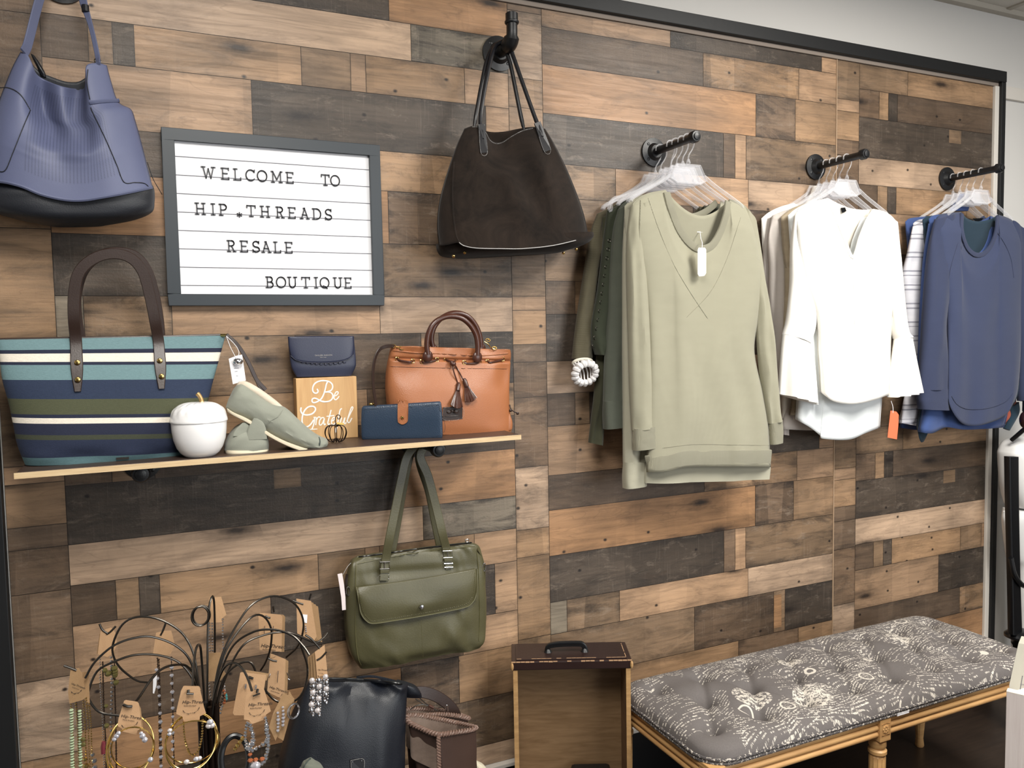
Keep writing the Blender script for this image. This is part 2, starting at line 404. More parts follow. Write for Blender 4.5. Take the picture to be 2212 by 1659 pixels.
M['worn'] = simple('worn_edge', '#b98e63', .7)
M['shoe'] = cloth('sage_linen', '#8d9082', .95, .16, None, 700, .35)
M['shoe_lining'] = suede('shoe_lining', '#cbbba4', '#ddd0ba')
M['shoe_sole'] = simple('cream_sole', '#d6c8aa', .7)
M['tab_dark'] = simple('dark_tab', '#3a4440', .8)
M['black_plastic'] = simple('black_plastic', '#0d0e11', .3)
M['dark_wire'] = simple('dark_bronze_wire', '#2a1d16', .35, .8)
def clear_plastic():
    k = NT('clear_hanger_plastic'); k.set(Base_Color=(.93, .93, .95, 1), Roughness=.12)
    tr = k.n('ShaderNodeBsdfTransparent'); tr.inputs[0].default_value = (.97, .97, .98, 1); mx = k.n('ShaderNodeMixShader')
    fr = k.n('ShaderNodeLayerWeight', Blend=.35); out = k.t.nodes['Material Output']
    k.l(k.math('ADD', k.math('MULTIPLY', fr.outputs['Facing'], .50), .11), mx.inputs[0]); k.l(tr.outputs[0], mx.inputs[1]); k.l(k.b.outputs[0], mx.inputs[2]); k.l(mx.outputs[0], out.inputs[0])
    return k.m
M['clear'] = clear_plastic()
def uv_stripes(name, stops, weave=True, rough=.85):
    k = NT(name); uv = k.uvc(); s = k.n('ShaderNodeSeparateXYZ'); k.l(uv, s.inputs[0])
    c = k.ramp(s.outputs[1], stops, 'CONSTANT'); o = k.obj()
    nz = k.noise(k.mapv(o, (1, 1, 1)), 500, 2); c = k.mix(.35, c, k.ramp(k.noise(k.mapv(o, (40, 40, 240)), 4, 3), [(.2, .55), (.8, 1.45)]), 'MULTIPLY')
    k.l(c, k.b.inputs['Base Color']); k.set(Roughness=rough); k.b.inputs['Specular IOR Level'].default_value = .25; k.bump(nz, .4, .001); return k.m
# ------------------------------------------------------------------ the plank wall
PW, PP, X_END = 1.2192, 1.26774, 3.2371
TOPS = (2.27858, 1.38929, 2.06044)
Z_LO, Z_HI = 0.245, 2.374
BLK, DRK, BRN, MID, TAN, ORG, LGT, BEI, GRY = '#463c33', '#5b4a3b', '#6b5643', '#836a51', '#9c7c5c', '#a67d57', '#a88768', '#ac9178', '#7f7464'
ROWS = [ # w0, w1, [(u0, colour, mottle)...]
 (0.000, .094, [(.105, BEI, .05), (.943, GRY, 1.0)]),
 (.094, .188, [(.105, DRK, .3), (.196, MID, .3), (.245, BLK, .5), (.289, TAN, .15), (.660, MID, .3), (.782, LGT, .1), (.821, TAN, .35), (1.09, LGT, .25)]),
 (.188, .331, [(.105, LGT, .30), (.540, BLK, .35), (1.15, LGT, .2)]),
 (.331, .433, [(.105, DRK, .35), (.662, TAN, .75), (1.05, LGT, .3)]),
 (.433, .568, [(.105, ORG, .08), (.870, BRN, .95), (1.036, TAN, .25)]),
 (.568, .706, [(.105, BLK, .45), (.740, BRN, .3), (.786, LGT, .1), (.830, MID, .75)]),
 (.706, .802, [(.105, GRY, .2), (.160, MID, .8), (.342, LGT, .18), (.84, BEI, .2)]),
 (.802, .945, [(.105, MID, .45), (.622, DRK, .75), (.95, MID, .3), (1.0, BLK, .6)]),
 (.945, 1.038, [(.105, MID, .35), (.340, TAN, .15), (.80, BRN, .6), (1.06, TAN, .2)]),
 (1.038, 1.133, [(.105, BRN, .5), (.20, TAN, .2), (.245, BLK, .5), (.290, DRK, .3)]),
 (1.133, PP, [(.105, BLK, .45), (.886, ORG, .15)]),
]
PATCH = [(.558, .625, 1.135, 1.184, MID, .2), (.95, .985, .815, .93, ORG, .2)]
STRIP = [(0, .10, BRN, .5), (.10, .30, BRN, .55), (.30, .48, BEI, .6), (.48, .56, TAN, .5), (.56, .80, TAN, .3), (.80, 1.081, MID, .4), (1.081, 1.121, LGT, .2), (1.121, 1.217, TAN, .15), (1.217, PP, BRN, .45)]
def build_planks():
    vs, fs, cc, ss, mm = [], [], [], [], []
    def quad(x0, x1, z0, z1, col, seed, mot, y=0.0, g=.0007):
        if sum(lin(col)) < .20: mot = max(mot, .62)
        z0, z1 = max(z0, Z_LO), min(z1, Z_HI); x1 = min(x1, X_END)
        if z1-z0 < .004 or x1-x0 < .004: return
        b = len(vs); vs.extend([(x0+g, y, z0+g), (x1-g, y, z0+g), (x1-g, y, z1-g), (x0+g, y, z1-g)]); fs.append((b, b+1, b+2, b+3))
        cc.append((*lin(col, .95), 1)); ss.append(seed); mm.append(mot)
    for k in range(3):
        x0 = k*PW-(.0105 if k == 0 else 0); xb = k*PW
        for rep in (-2, -1, 0, 1, 2):
            t = TOPS[k]-rep*PP
            for ri, (w0, w1, segs) in enumerate(ROWS):
                for si, (u0, col, mot) in enumerate(segs):
                    u1 = segs[si+1][0] if si+1 < len(segs) else PW
                    j = 1+.16*(hsh(ri, si, 3.1)-.5); c = tuple(min(1, x*j) for x in [int(col[i:i+2], 16)/255 for i in (1, 3, 5)])
                    quad(xb+u0, xb+u1, t-w1, t-w0, c, hsh(ri, si, 7.7), mot)
            for si, (w0, w1, col, mot) in enumerate(STRIP): quad(x0, xb+.105, t-w1, t-w0, col, hsh(si, 55.5), mot)
            for si, (u0, u1, w0, w1, col, mot) in enumerate(PATCH): quad(xb+u0, xb+u1, t-w1, t-w0, col, hsh(si, 99.1), mot, y=-.0003)
    # dark backing that shows in the joints, and the sheet edges
    b = len(vs); lo = -.0105
    vs.extend([(lo, .0012, Z_LO), (X_END, .0012, Z_LO), (X_END, .0012, Z_HI), (lo, .0012, Z_HI), (lo, .006, Z_LO), (X_END, .006, Z_LO), (X_END, .006, Z_HI), (lo, .006, Z_HI)])
    for f, c in (((0, 1, 2, 3), '#2a2019'), ((0, 3, 7, 4), '#8d8079'), ((1, 5, 6, 2), '#8d8079'), ((2, 6, 7, 3), '#8d8079'), ((0, 4, 5, 1), '#8d8079'), ((4, 7, 6, 5), '#8d8079')):
        fs.append(tuple(b+i for i in f)); cc.append((*lin(c), 1)); ss.append(.5); mm.append(0)
    # pale bevelled edge of the sheet at the third joint
    me = bpy.data.meshes.new('wall_back'); me.from_pydata(vs, [], fs)
    a = me.attributes.new('plank_colour', 'FLOAT_COLOR', 'FACE'); a.data.foreach_set('color', np.array(cc, np.float32).ravel())
    a = me.attributes.new('plank_seed', 'FLOAT', 'FACE'); a.data.foreach_set('value', np.array(ss, np.float32))
    a = me.attributes.new('plank_mottle', 'FLOAT', 'FACE'); a.data.foreach_set('value', np.array(mm, np.float32))
    L = me.uv_layers.new(name='UVMap')
    for p in me.polygons:
        for li, q in zip(p.loop_indices, ((0, 0), (1, 0), (1, 1), (0, 1))): L.data[li].uv = q
    me.materials.append(M['plank']); o = bpy.data.objects.new('wall_back', me); COL.objects.link(o); o['kind'] = 'structure'
build_planks()
def sbox(name, lo, hi, mat, bevel=0):
    mb = MB(); mb.box(lo, hi); return struct(mb.out(name, mat, sm=False, bevel=bevel))
sbox('wall_upper', (-2.5, .008, 0), (7.5, .09, 2.75), M['white_wall'])
sbox('floor', (-2.5, -7, -.05), (7.5, .1, 0), M['floor'])
def ceiling():
    mb = MB(); mb.box((-2.5, -7, 2.664), (7.5, .1, 2.72)); c = struct(mb.out('ceiling', M['ceiling'], sm=False))
    mb = MB(); mb.box((-2.5, -.018, 2.645), (7.5, .008, 2.666)); struct(mb.out('trim_7', M['ceil_grid'], sm=False))
    mb = MB()
    for x in np.arange(-2.2, 7.4, .61): mb.box((x-.012, -7, 2.658), (x+.012, -.018, 2.6645))
    for y in np.arange(-6.8, -.1, .61): mb.box((-2.5, y-.012, 2.6585), (7.5, y+.012, 2.6642))
    struct(mb.out('trim_8', M['ceil_grid'], sm=False))
ceiling()
# framing round the plank panel
sbox('trim_1', (-.062, -.022, 2.388), (3.284, .008, 2.4285), M['black_wood'], .002)
sbox('trim_2', (3.2605, -.020, 0.0), (3.284, .008, 2.388), M['black_wood'], .002)
sbox('trim_3', (-.075, -.022, 0.0), (-.0135, .008, 2.388), M['black_wood'], .002)
sbox('trim_4', (-.0135, -.006, 2.3745), (3.2605, .008, 2.388), M['grey_strip'], .001)
sbox('trim_5', (3.2375, -.010, 0.236), (3.2605, .008, 2.3745), M['white_strip'], .002)
sbox('baseboard_back', (-.0135, -.016, 0.0), (3.2605, .008, .234), M['black_plastic'], .002)
sbox('baseboard_edge', (-.0135, -.019, .234), (3.2375, .004, .2445), M['white_strip'], .001)
sbox('trim_6', (3.284, -.006, 2.335), (7.5, .008, 2.382), M['white_strip'], .002)
# pale joint strip between the second and third sheets
sbox('trim_9', (2*PW-.0035, -.0022, Z_LO), (2*PW+.0005, .001, Z_HI), simple('raw_sheet_edge', '#a98a69', .7))
# the rest of the room: side walls
sbox('wall_left', (-2.6, -7, 0), (-2.5, .1, 2.75), M['white_wall'])
sbox('wall_right', (7.5, -7, 0), (7.6, .1, 2.75), M['white_wall'])

# ------------------------------------------------------------------ pipe hardware
def flange(mb, c, r=.042, t=.006):
    c = np.asarray(c, float); mb.lathe([(.0, 0), (r, 0), (r, t), (r*.62, t+.003), (r*.45, t+.014), (.0165, t+.014)], c, (0, -1, 0), 32, closed=True)
def bolts(parent, c, r=.030):
    for a in (45, 135, 225, 315):
        mb = MB(); q = np.asarray(c, float)+np.array([r*math.cos(math.radians(a)), -.0065, r*math.sin(math.radians(a))])
        mb.lathe([(.0055, 0), (.0055, .002), (.003, .0032)], q, (0, -1, 0), 10); mb.out('screw', M['iron'], parent)
def rod(x, z, L, label, r=.0115, group=None, cap=.0165, name='pipe_rod', cat='rod'):
    t = thing(name, label, cat, (x, 0, z), group)
    mb = MB(); flange(mb, (x, -.0005, z)); mb.out('flange', M['iron'], t); bolts(t, (x, 0, z))
    mb = MB(); mb.lathe([(r, .012), (r, L-.012)], (x, 0, z), (0, -1, 0), 20); mb.out('pipe', M['iron'], t)
    mb = MB(); mb.lathe([(r, 0), (cap, .001), (cap, .014), (cap*.85, .019), (cap*.62, .0195), (cap*.6, .023), (cap*.3, .0245)], (x, -L+.024, z), (0, -1, 0), 24); mb.out('end_cap', M['iron'], t)
    return t
RODS = [(1.694, 2.008), (2.342, 2.010), (2.986, 2.012)]
rod(*RODS[0], .215, 'black iron pipe rod holding the green and sage tops', group='garment rods')
rod(*RODS[1], .215, 'black iron pipe rod holding the white and cream tops', group='garment rods')
rod(*RODS[2], .215, 'black iron pipe rod holding the blue tops beside the white trim', group='garment rods')
SH_Z = 1.217
rod(.2645, 1.1895, .205, 'black pipe bracket under the shelf below the striped tote', r=.0125, group='shelf brackets', cap=.0185, name='shelf_bracket', cat='bracket')
rod(.9255, 1.1895, .205, 'black pipe bracket under the shelf with the olive bag slung over it', r=.0125, group='shelf brackets', cap=.0185, name='shelf_bracket', cat='bracket')
def hook(x, z, label, up=True):
    t = thing('pipe_hook', label, 'hook', (x, 0, z), 'wall pipe hooks')
    mb = MB(); flange(mb, (x, -.0005, z), .047); mb.out('flange', M['iron'], t); bolts(t, (x, 0, z), .034)
    mb = MB(); P = smooth([(x, -.010, z), (x, -.07, z), (x, -.085, z+.006), (x, -.092, z+.018), (x, -.093, z+.04), (x, -.093, z+.052)], 20)
    mb.tube(P, [.016]*8+[.020]*6+[.0145]*6, 18); mb.out('pipe', M['iron'], t)
    mb = MB(); mb.lathe([(.017, 0), (.019, .003), (.019, .006), (.0165, .008), (.0165, .026), (.014, .028)], (x, -.093, z+.047), (0, 0, 1), 20); mb.out('end_cap', M['iron'], t)
    return t
hook(.151, 2.255, 'black iron pipe hook holding the periwinkle shoulder bag')
hook(1.190, 2.2335, 'black iron pipe hook holding the dark brown suede tote')
def shelf():
    t = thing('wall_shelf', 'long dark wood shelf with a pale raw front edge holding bags and shoes', 'shelf', (.58, -.12, SH_Z-.013))
    x0, x1, y0 = .046, 1.131, -.228
    mb = MB(); mb.box((x0, y0+.0015, SH_Z-.012), (x1, -.001, SH_Z)); mb.out('board', M['shelf'], t, sm=False, bevel=.0008)
    mb = MB(); mb.box((x0-.004, y0-.002, SH_Z-.0125), (x1+.002, y0+.0014, SH_Z-.001)); mb.out('front_edge', M['shelf_edge'], t, sm=False)
shelf()
# ------------------------------------------------------------------ letter board
def letter_board():
    x0, x1, z0, z1 = .336, .846, 1.549, 1.956; fw = .0275
    t = thing('letter_board', 'white letter board sign with charcoal frame and four lines of dark letters', 'sign', ((x0+x1)/2, 0, z0))
    mb = MB()
    for (a, b, c, d) in ((x0, x1, z1-fw, z1), (x0, x1, z0, z0+fw), (x0, x0+fw, z0+fw, z1-fw), (x1-fw, x1, z0+fw, z1-fw)): mb.box((a, -.024, c), (b, -.001, d))
    mb.out('frame', M['sign_frame'], t, sm=False, bevel=.0012)
    mb = MB(); mb.box((x0+fw-.001, -.013, z0+fw-.001), (x1-fw+.001, -.004, z1-fw+.001)); mb.out('felt_panel', M['sign_felt'], t, sm=False)
    h = z1-fw
    # grooves: eight, evenly stacked
    zs = [h-.0347-.0424*i for i in range(8)]
    mb = MB()
    for z in zs: mb.box((x0+fw, -.0136, z-.0009), (x1-fw, -.0125, z+.0009))
    mb.out('grooves', M['sign_groove'], t, sm=False)
    return t, zs
LB, LBZ = letter_board()
def arc(cx, cy, rx, ry, a0, a1, n=12): return [(cx+rx*math.cos(math.radians(a0+(a1-a0)*i/n)), cy+ry*math.sin(math.radians(a0+(a1-a0)*i/n))) for i in range(n+1)]
S = .13 # serif half width
GL = {
 'W': (1.05, [[(.1,1),(.33,0)],[(.33,0),(.53,.85)],[(.53,.85),(.73,0)],[(.73,0),(.96,1)],[(-.04,1),(.26,1)],[(.80,1),(1.1,1)]]),
 'E': (.66, [[(.12,0),(.12,1)],[(0,1),(.62,1),(.62,.84)],[(.12,.52),(.5,.52)],[(0,0),(.62,0),(.62,.17)]]),
 'L': (.64, [[(.14,0),(.14,1)],[(0,1),(.3,1)],[(0,0),(.6,0),(.6,.2)]]),
 'C': (.8, [arc(.42,.5,.40,.5,40,320,16),[(.73,.8),(.76,1.0)]]),
 'O': (.86, [arc(.43,.5,.41,.5,0,360,22)]),
 'M': (1.0, [[(.14,0),(.14,1)],[(.14,1),(.48,.25)],[(.48,.25),(.82,1)],[(.82,1),(.82,0)],[(0,0),(.28,0)],[(.68,0),(.96,0)],[(0,1),(.14,1)],[(.82,1),(.96,1)]]),
 'T': (.76, [[(.38,0),(.38,1)],[(.02,.8),(.02,1),(.74,1),(.74,.8)],[(.22,0),(.54,0)]]),
 'H': (.84, [[(.14,0),(.14,1)],[(.68,0),(.68,1)],[(.14,.52),(.68,.52)],[(0,0),(.28,0)],[(0,1),(.28,1)],[(.54,0),(.82,0)],[(.54,1),(.82,1)]]),
 'I': (.36, [[(.17,0),(.17,1)],[(.02,0),(.32,0)],[(.02,1),(.32,1)]]),
 'P': (.66, [[(.13,0),(.13,1)],[(0,1),(.36,1)]+arc(.36,.74,.24,.26,90,-90,10)+[(.13,.48)],[(0,0),(.3,0)]]),
 'R': (.74, [[(.13,0),(.13,1)],[(0,1),(.36,1)]+arc(.36,.76,.22,.24,90,-90,10)+[(.13,.52)],[(.36,.52),(.58,0)],[(0,0),(.28,0)],[(.48,0),(.72,0)]]),
 'A': (.84, [[(.12,0),(.40,1)],[(.40,1),(.70,0)],[(.2,.36),(.6,.36)],[(0,0),(.25,0)],[(.57,0),(.82,0)],[(.3,1),(.42,1)]]),
 'D': (.82, [[(.13,0),(.13,1)],[(0,1),(.36,1)]+arc(.36,.5,.40,.5,90,-90,14)+[(0,0)]]),
 'S': (.64, [arc(.32,.74,.26,.26,30,270,12)+arc(.32,.24,.28,.24,90,-160,12),[(.56,.8),(.56,1)],[(.04,.22),(.04,0)]]),
 'B': (.70, [[(.13,0),(.13,1)],[(0,1),(.36,1)]+arc(.36,.76,.20,.24,90,-90,10)+[(.13,.52)],[(.36,.52)]+arc(.38,.26,.24,.26,90,-90,10)+[(0,0)]]),
 'U': (.82, [[(.14,1),(.14,.36)]+arc(.41,.36,.27,.36,180,360,12)+[(.68,1)],[(0,1),(.28,1)],[(.54,1),(.82,1)]]),
 'Q': (.86, [arc(.43,.5,.41,.5,0,360,22),[(.3,.2),(.5,.12),(.66,-.06)]]),
 '*': (.44, [[(.22,.02),(.22,.42)],[(.04,.12),(.40,.32)],[(.04,.32),(.40,.12)]]),
}
def strokes_mesh(strokes, origin, ex, ez, nrm, wdt, thick):
    mb = MB()
    for st in strokes:
        P = [np.asarray(origin)+ex*x+ez*z for x, z in st]
        for a, b in zip(P[:-1], P[1:]):
            d = b-a; L = np.linalg.norm(d)
            if L < 1e-6: continue
            d = d/L; s = np.cross(d, nrm); mb.obox((a+b)/2+nrm*thick/2, d*(L/2+wdt*.45), s*wdt/2, nrm*thick/2)
    return mb
def xs_at(line_i, pairs):
    """letters by the pixel of their left side on that row"""
    out = []
    for ch, px in pairs:
        z = LBZ[line_i]; py = 300
        for _ in range(6):
            q = Pl(-.0137)(px, py); py += (q[2]-(z+.012))*1000
        out.append((ch, Pl(-.0137)(px, py)[0]))
    return out
def place_letters(line_i, pairs, hgt=.0255, dz=0.0):
    for ch, x in xs_at(line_i, pairs):
        mb = strokes_mesh(GL[ch][1], np.array([x, -.0137, LBZ[line_i]-.0032+dz]), np.array([hgt*1.04, 0, 0]), np.array([0, 0, hgt]), np.array([0, -1., 0]), .0024, .0024)
        mb.out('letter', M['letter'], LB, sm=False)
sx = 540/1991
def px(v): return 320+v*sx
place_letters(1, [(c, px(v)) for c, v in zip('WELCOMETO', (428, 582, 680, 777, 868, 980, 1098, 1378, 1452))])
place_letters(3, [(c, px(v)) for c, v in zip('HIPTHREADS', (375, 500, 566, 785, 893, 1018, 1115, 1210, 1308, 1408))])
place_letters(3, [('*', px(705))], dz=-.003)
place_letters(5, [(c, px(v)) for c, v in zip('RESALE', (630, 733, 830, 903, 1000, 1090))])
place_letters(7, [(c, px(v)) for c, v in zip('BOUTIQUE', (938, 1020, 1112, 1222, 1322, 1368, 1475, 1563))])
# ------------------------------------------------------------------ helpers for details that lie on a modelled surface
def pix(P):
    d = np.asarray(P, float)-CAM; z = np.dot(d, AX_F); return 1106+F_PX*np.dot(d, AX_R)/z, 829.5-F_PX*np.dot(d, AX_U)/z
class Surf:
    """finds the point of a modelled grid seen at a pixel, lifted off the surface"""
    def __init__(s, pts):
        s.P = np.asarray(pts, float).reshape(-1, 3); d = s.P-CAM; z = d@AX_F
        s.q = np.stack([1106+F_PX*(d@AX_R)/z, 829.5-F_PX*(d@AX_U)/z], 1); s.z = z
    def __call__(s, px, py, off=.0):
        D = np.hypot(s.q[:, 0]-px, s.q[:, 1]-py); near = np.argsort(D)[:9]; w_ = 1/(D[near]**2+4.0); depth = float((s.z[near]*w_).sum()/w_.sum())
        r = AX_R*((px-1106)/F_PX)-AX_U*((py-829.5)/F_PX)+AX_F
        return CAM+r*(depth-off)
def seam(name, mat, parent, sf, pts, r=.0008, off=.0006, n=30, closed=False):
    Q = [sf(*q, off) for q in smooth([np.array(q, float) for q in pts], n)]
    mb = MB(); mb.tube(Q, r, n=6, closed=closed); return mb.out(name, mat, parent)
def dashes(name, mat, parent, sf, pts, r=.0005, off=.0008, step=3.0, fill=.6):
    P = smooth([np.array(q, float) for q in pts], 200); L = sum(np.linalg.norm(P[i+1]-P[i]) for i in range(199)); k = max(3, int(L/step)); mb = MB()
    for i in range(k):
        a = P[int(199*i/k)]; b = P[min(199, int(199*(i+fill)/k))]; mb.tube([sf(*a, off), sf(*b, off)], r, n=4)
    return mb.out(name, mat, parent)
def stud(name, mat, parent, c, r, h, nrm=(0, -1, 0)):
    mb = MB(); mb.lathe([(r, 0), (r, h*.4), (r*.8, h*.8), (r*.35, h)], c, nrm, 16); return mb.out(name, mat, parent)
# ------------------------------------------------------------------ striped canvas tote
def striped_tote():
    pl = Pl(-.125); t = thing('striped_tote', 'large canvas tote with teal, navy, cream and olive stripes on the shelf', 'bag', (.2, -.125, SH_Z))
    TE, NV, CR, OL = lin('#66878c'), lin('#262b40'), lin('#e3d9c8'), lin('#4d5038')
    m = uv_stripes('striped_canvas', [(0, TE), (.088, NV), (.118, CR), (.186, NV), (.209, TE), (.322, lin('#2b3750')), (.465, OL), (.585, NV), (.612, CR), (.655, NV), (.745, lin('#3e4233')), (.785, lin('#273048')), (.93, lin('#4f7076'))])
    rows = [((-6, 734), (487, 725), .012, .012), ((-1, 776), (474, 774), .028, .024), ((6, 822), (461, 820), .042, .034), ((19, 868), (449, 866), .050, .045), ((29, 914), (436, 910), .055, .055), ((38, 958), (424, 952), .056, .062), ((55, 1002), (400, 985), .046, .060)]
    fn = lambda u, v, s: .006*n2(u*2+5, v*3, 4)*v+.008*math.exp(-((v-.93)/.06)**2)*math.sin(u*6)*.6
    b = body('body', m, t, pl, rows, p=3.0, nseg=90, nrow=60, fn=fn); sf = Surf(body.front)
    mb = MB(); mb.tube([sf(-6, 734, -.012), sf(150, 731, -.012), sf(330, 728, -.012), sf(487, 724, -.010)], .0035, n=8); mb.out('zip', M['strap_brown'], t)
    for k, (dz, top) in enumerate(((.006, -.165), (-.006, -.10))):
        P = [(168, 846), (166, 790), (164, 735), (160, 690), (160, 640), (170, 590), (200, 560), (240, 548), (280, 556), (308, 586), (324, 640), (335, 695), (342, 735), (346, 785), (349, 840)] if k == 0 else \
            [(174, 735), (166, 690), (164, 640), (178, 588), (206, 558), (245, 545), (290, 552), (318, 585), (334, 640), (343, 695), (346, 735)]
        Q = []
        for q in P:
            if k == 0: Q.append(sf(q[0], q[1], .003) if q[1] > 722 else at(q[0], q[1], -.152))
            else: Q.append(at(q[0], q[1], -.112))
        ribbon('handle', M['strap_brown'], t, Q, [.012, .0225, .0225]+[.0225]*10+[.0225, .0225, .012] if k == 0 else .0215, .004, (0, -1, 0), n=60)
    for q in ((167, 783), (168, 820), (345, 779), (349, 813)): stud('rivet', M['gold'], t, sf(*q, .0055), .0058, .004)
    z = [sf(478, 724, .0), at(490, 724, -.14)]
    mb = MB(); mb.tube([z[0], z[1]], .0035, n=8); mb.out('zip_pull', M['gold'], t)
    for d in (0, 1):
        ribbon('zip_tassel', M['strap_brown'], t, [at(489, 723, -.142), at(513, 745, -.146), at(535, 780, -.146), at(553, 818, -.144), at(567+d*7, 848-d*6, -.142)], .0085, .003, (0.2, -1, 0), n=24)
    mb = MB(); c = sf(265, 990, .002); mb.box(c-[.012, .001, .0025], c+[.012, .001, .0025]); mb.out('maker_plate', M['gun'], t)
    g = thing('price_tag', 'white paper price tag with a small bell hanging off the striped tote', 'tag', at(512, 800, -.15))
    slab('card', M['white_paper'], g, Pl(-.150), [(494, 775), (512, 768), (523, 766), (531, 822), (503, 830)], .0006, 0)
    mb = MB()
    for (a, b_, c_, d_) in ((506, 796, 516, 795), (507, 803, 513, 802), (510, 812, 514, 812)): mb.tube([at(a, b_, -.1509), at(c_, d_, -.1509)], .0005, n=4)
    mb.out('printing', M['sign_groove'], g)
    wire('string', M['white_paper'], g, [at(489, 726, -.145), at(497, 748, -.15), at(506, 766, -.153), at(512, 776, -.153)], .0006, n=16)
    wire('string', M['white_paper'], g, [at(489, 726, -.145), at(508, 745, -.149), at(516, 760, -.152), at(513, 776, -.153)], .0006, n=16)
    mb = MB(); mb.ball(at(514, 781, -.158), .0105, 18, (1.05, 1.0, .78)); bell = mb.out('bell', M['silver'], g)
striped_tote()
# ------------------------------------------------------------------ lidded jar
def jar():
    c = atz(433, 985, SH_Z); c[2] = SH_Z; s = np.dot(c-CAM, AX_F)/F_PX; t = thing('lidded_jar', 'white glazed jar with quilted lid and gilded stem on the shelf', 'jar', c)
    H = lambda y: (986-y)*s
    pr = [(24*s, 0), (31*s, .001), (40*s, H(977)), (47*s, H(966)), (53*s, H(948)), (55.5*s, H(930)), (56.5*s, H(912)), (56*s, H(909))]
    mb = MB(); mb.lathe(pr, c, n=64); mb.out('bowl', M['porcelain'], t)
    mb = MB(); n = 96; G = []
    LP = [(54, 910), (58.5, 911), (59.5, 908), (58.5, 903), (55, 893), (49, 883), (39, 875.5), (26, 871), (12, 869)]
    for r, y in [tuple(crom(LP, i/35)) for i in range(36)]:
        row = []
        for k in range(n):
            a = 2*math.pi*k/n; f = max(0, min(1, (60-r)/8))*max(0, min(1, (r-8)/20)); q = 2.2*f*(abs(math.sin(8*a+(911-y)*.075))*abs(math.sin(8*a-(911-y)*.075)))**.45
            rr = (r+q-1)*s; row.append(c+np.array([rr*math.cos(a), rr*math.sin(a), H(y)+q*s*.4]))
        G.append(row)
    b = mb.grid(G, closed_u=True); mb.cap(b, n); mb.cap(b+35*n, n, True); lid = mb.out('lid', M['porcelain'], t)
    mb = MB(); k = Pl(c[1]); P = [k(435, 873), k(435.5, 868), k(434, 861), k(430, 854), k(425.5, 849.5)]
    mb.tube(smooth(P, 14), [.009, .0075, .0062, .0055, .005, .005, .0048, .0046, .0046, .0046, .0048, .005, .005, .0045], n=10); mb.out('stem', M['stem_gold'], t)
jar()
# ------------------------------------------------------------------ slip-on shoes
def shoes():
    pl = Pl(-.165); t = thing('slip_on_shoe', 'sage linen slip-on shoe seen side on, heel raised and toe down on the shelf edge', 'shoe', atz(690, 970, SH_Z), 'pair of sage slip-on shoes')
    rows = [((488, 881), (496, 858), .010, .010), ((497, 889), (508, 836), .024, .022), ((512, 898), (525, 829), .031, .028), ((535, 909), (551, 847), .033, .030), ((560, 925), (582, 868), .035, .032), ((588, 943), (616, 880), .039, .036), ((616, 956), (645, 906), .042, .039), ((646, 967), (674, 931), .042, .039), ((674, 973), (694, 943), .038, .036), ((688, 972), (704, 947), .031, .030), ((699, 968), (708, 955), .016, .016)]
    b = body('upper', M['shoe'], t, pl, rows, p=2.3, nseg=48, nrow=60, fn=lambda u, v, s: .0016*n2(v*14, u*6, 2)*(.4+v)); sf = Surf(body.front)
    sole = [((491, 889), (489, 880)), ((503, 897), (503, 889)), ((524, 908), (526, 899)), ((550, 923), (553, 914)), ((575, 940), (579, 932)), ((603, 955), (607, 947)), ((632, 967), (636, 958)), ((660, 974), (663, 966)), ((686, 975), (688, 967)), ((704, 970), (705, 963))]
    D = (.014, .026, .033, .034, .036, .041, .045, .046, .039, .018)
    body('sole', M['shoe_sole'], t, pl, [(a, c, d, d-.002) for (a, c), d in zip(sole, D)], p=5, nseg=32, nrow=50)
    body('lining', M['shoe_lining'], t, pl, [((508, 842), (517, 824), .004, .02), ((524, 840), (533, 824), .014, .024), ((547, 853), (559, 838), .016, .026), ((577, 874), (590, 860), .016, .026), ((600, 889), (611, 878), .014, .022), ((610, 894), (616, 886), .006, .01)], p=2.2, nseg=28, nrow=24)
    seam('toe_tab', M['tab_dark'], t, sf, [(689, 945), (691, 953), (690, 962)], .0016, .0008, n=8)
    seam('vamp_seam', M['shoe'], t, sf, [(612, 884), (600, 900), (583, 910), (574, 925)], .0009, .0008)
    pl = Pl(-.165); t = thing('slip_on_shoe', 'sage linen slip-on shoe turned with its heel toward the viewer, beside the white jar', 'shoe', atz(530, 978, SH_Z), 'pair of sage slip-on shoes')
    rows = [((521, 915), (566, 911), .014, .030), ((508, 925), (573, 922), .024, .060), ((497, 940), (577, 938), .034, .085), ((488, 958), (580, 956), .037, .09), ((485, 972), (580, 970), .035, .09)]
    b = body('upper', M['shoe'], t, pl, rows, p=2.8, nseg=48, nrow=30, fn=lambda u, v, s: .003*math.sin(u*4+v*7)*(1-v*.5))
    body('heel_flap', M['shoe'], t, Pl(-.196), [((548, 903), (556, 904), .003, .003), ((543, 911), (567, 911), .004, .004), ((537, 922), (573, 921), .005, .004), ((533, 936), (576, 934), .005, .004), ((530, 950), (577, 948), .004, .004)], p=3, nseg=24, nrow=18)
    body('heel_flap', M['shoe'], t, Pl(-.192), [((524, 913), (530, 913), .003, .003), ((514, 922), (540, 921), .004, .004), ((506, 932), (542, 931), .004, .004), ((503, 942), (540, 941), .004, .004)], p=3, nseg=24, nrow=14)
    body('sole', M['shoe_sole'], t, pl, [((486, 970), (579, 968), .036, .09), ((486, 975), (579, 974), .038, .092), ((487, 980), (578, 979), .036, .09)], p=3, nseg=40, nrow=8)
shoes()
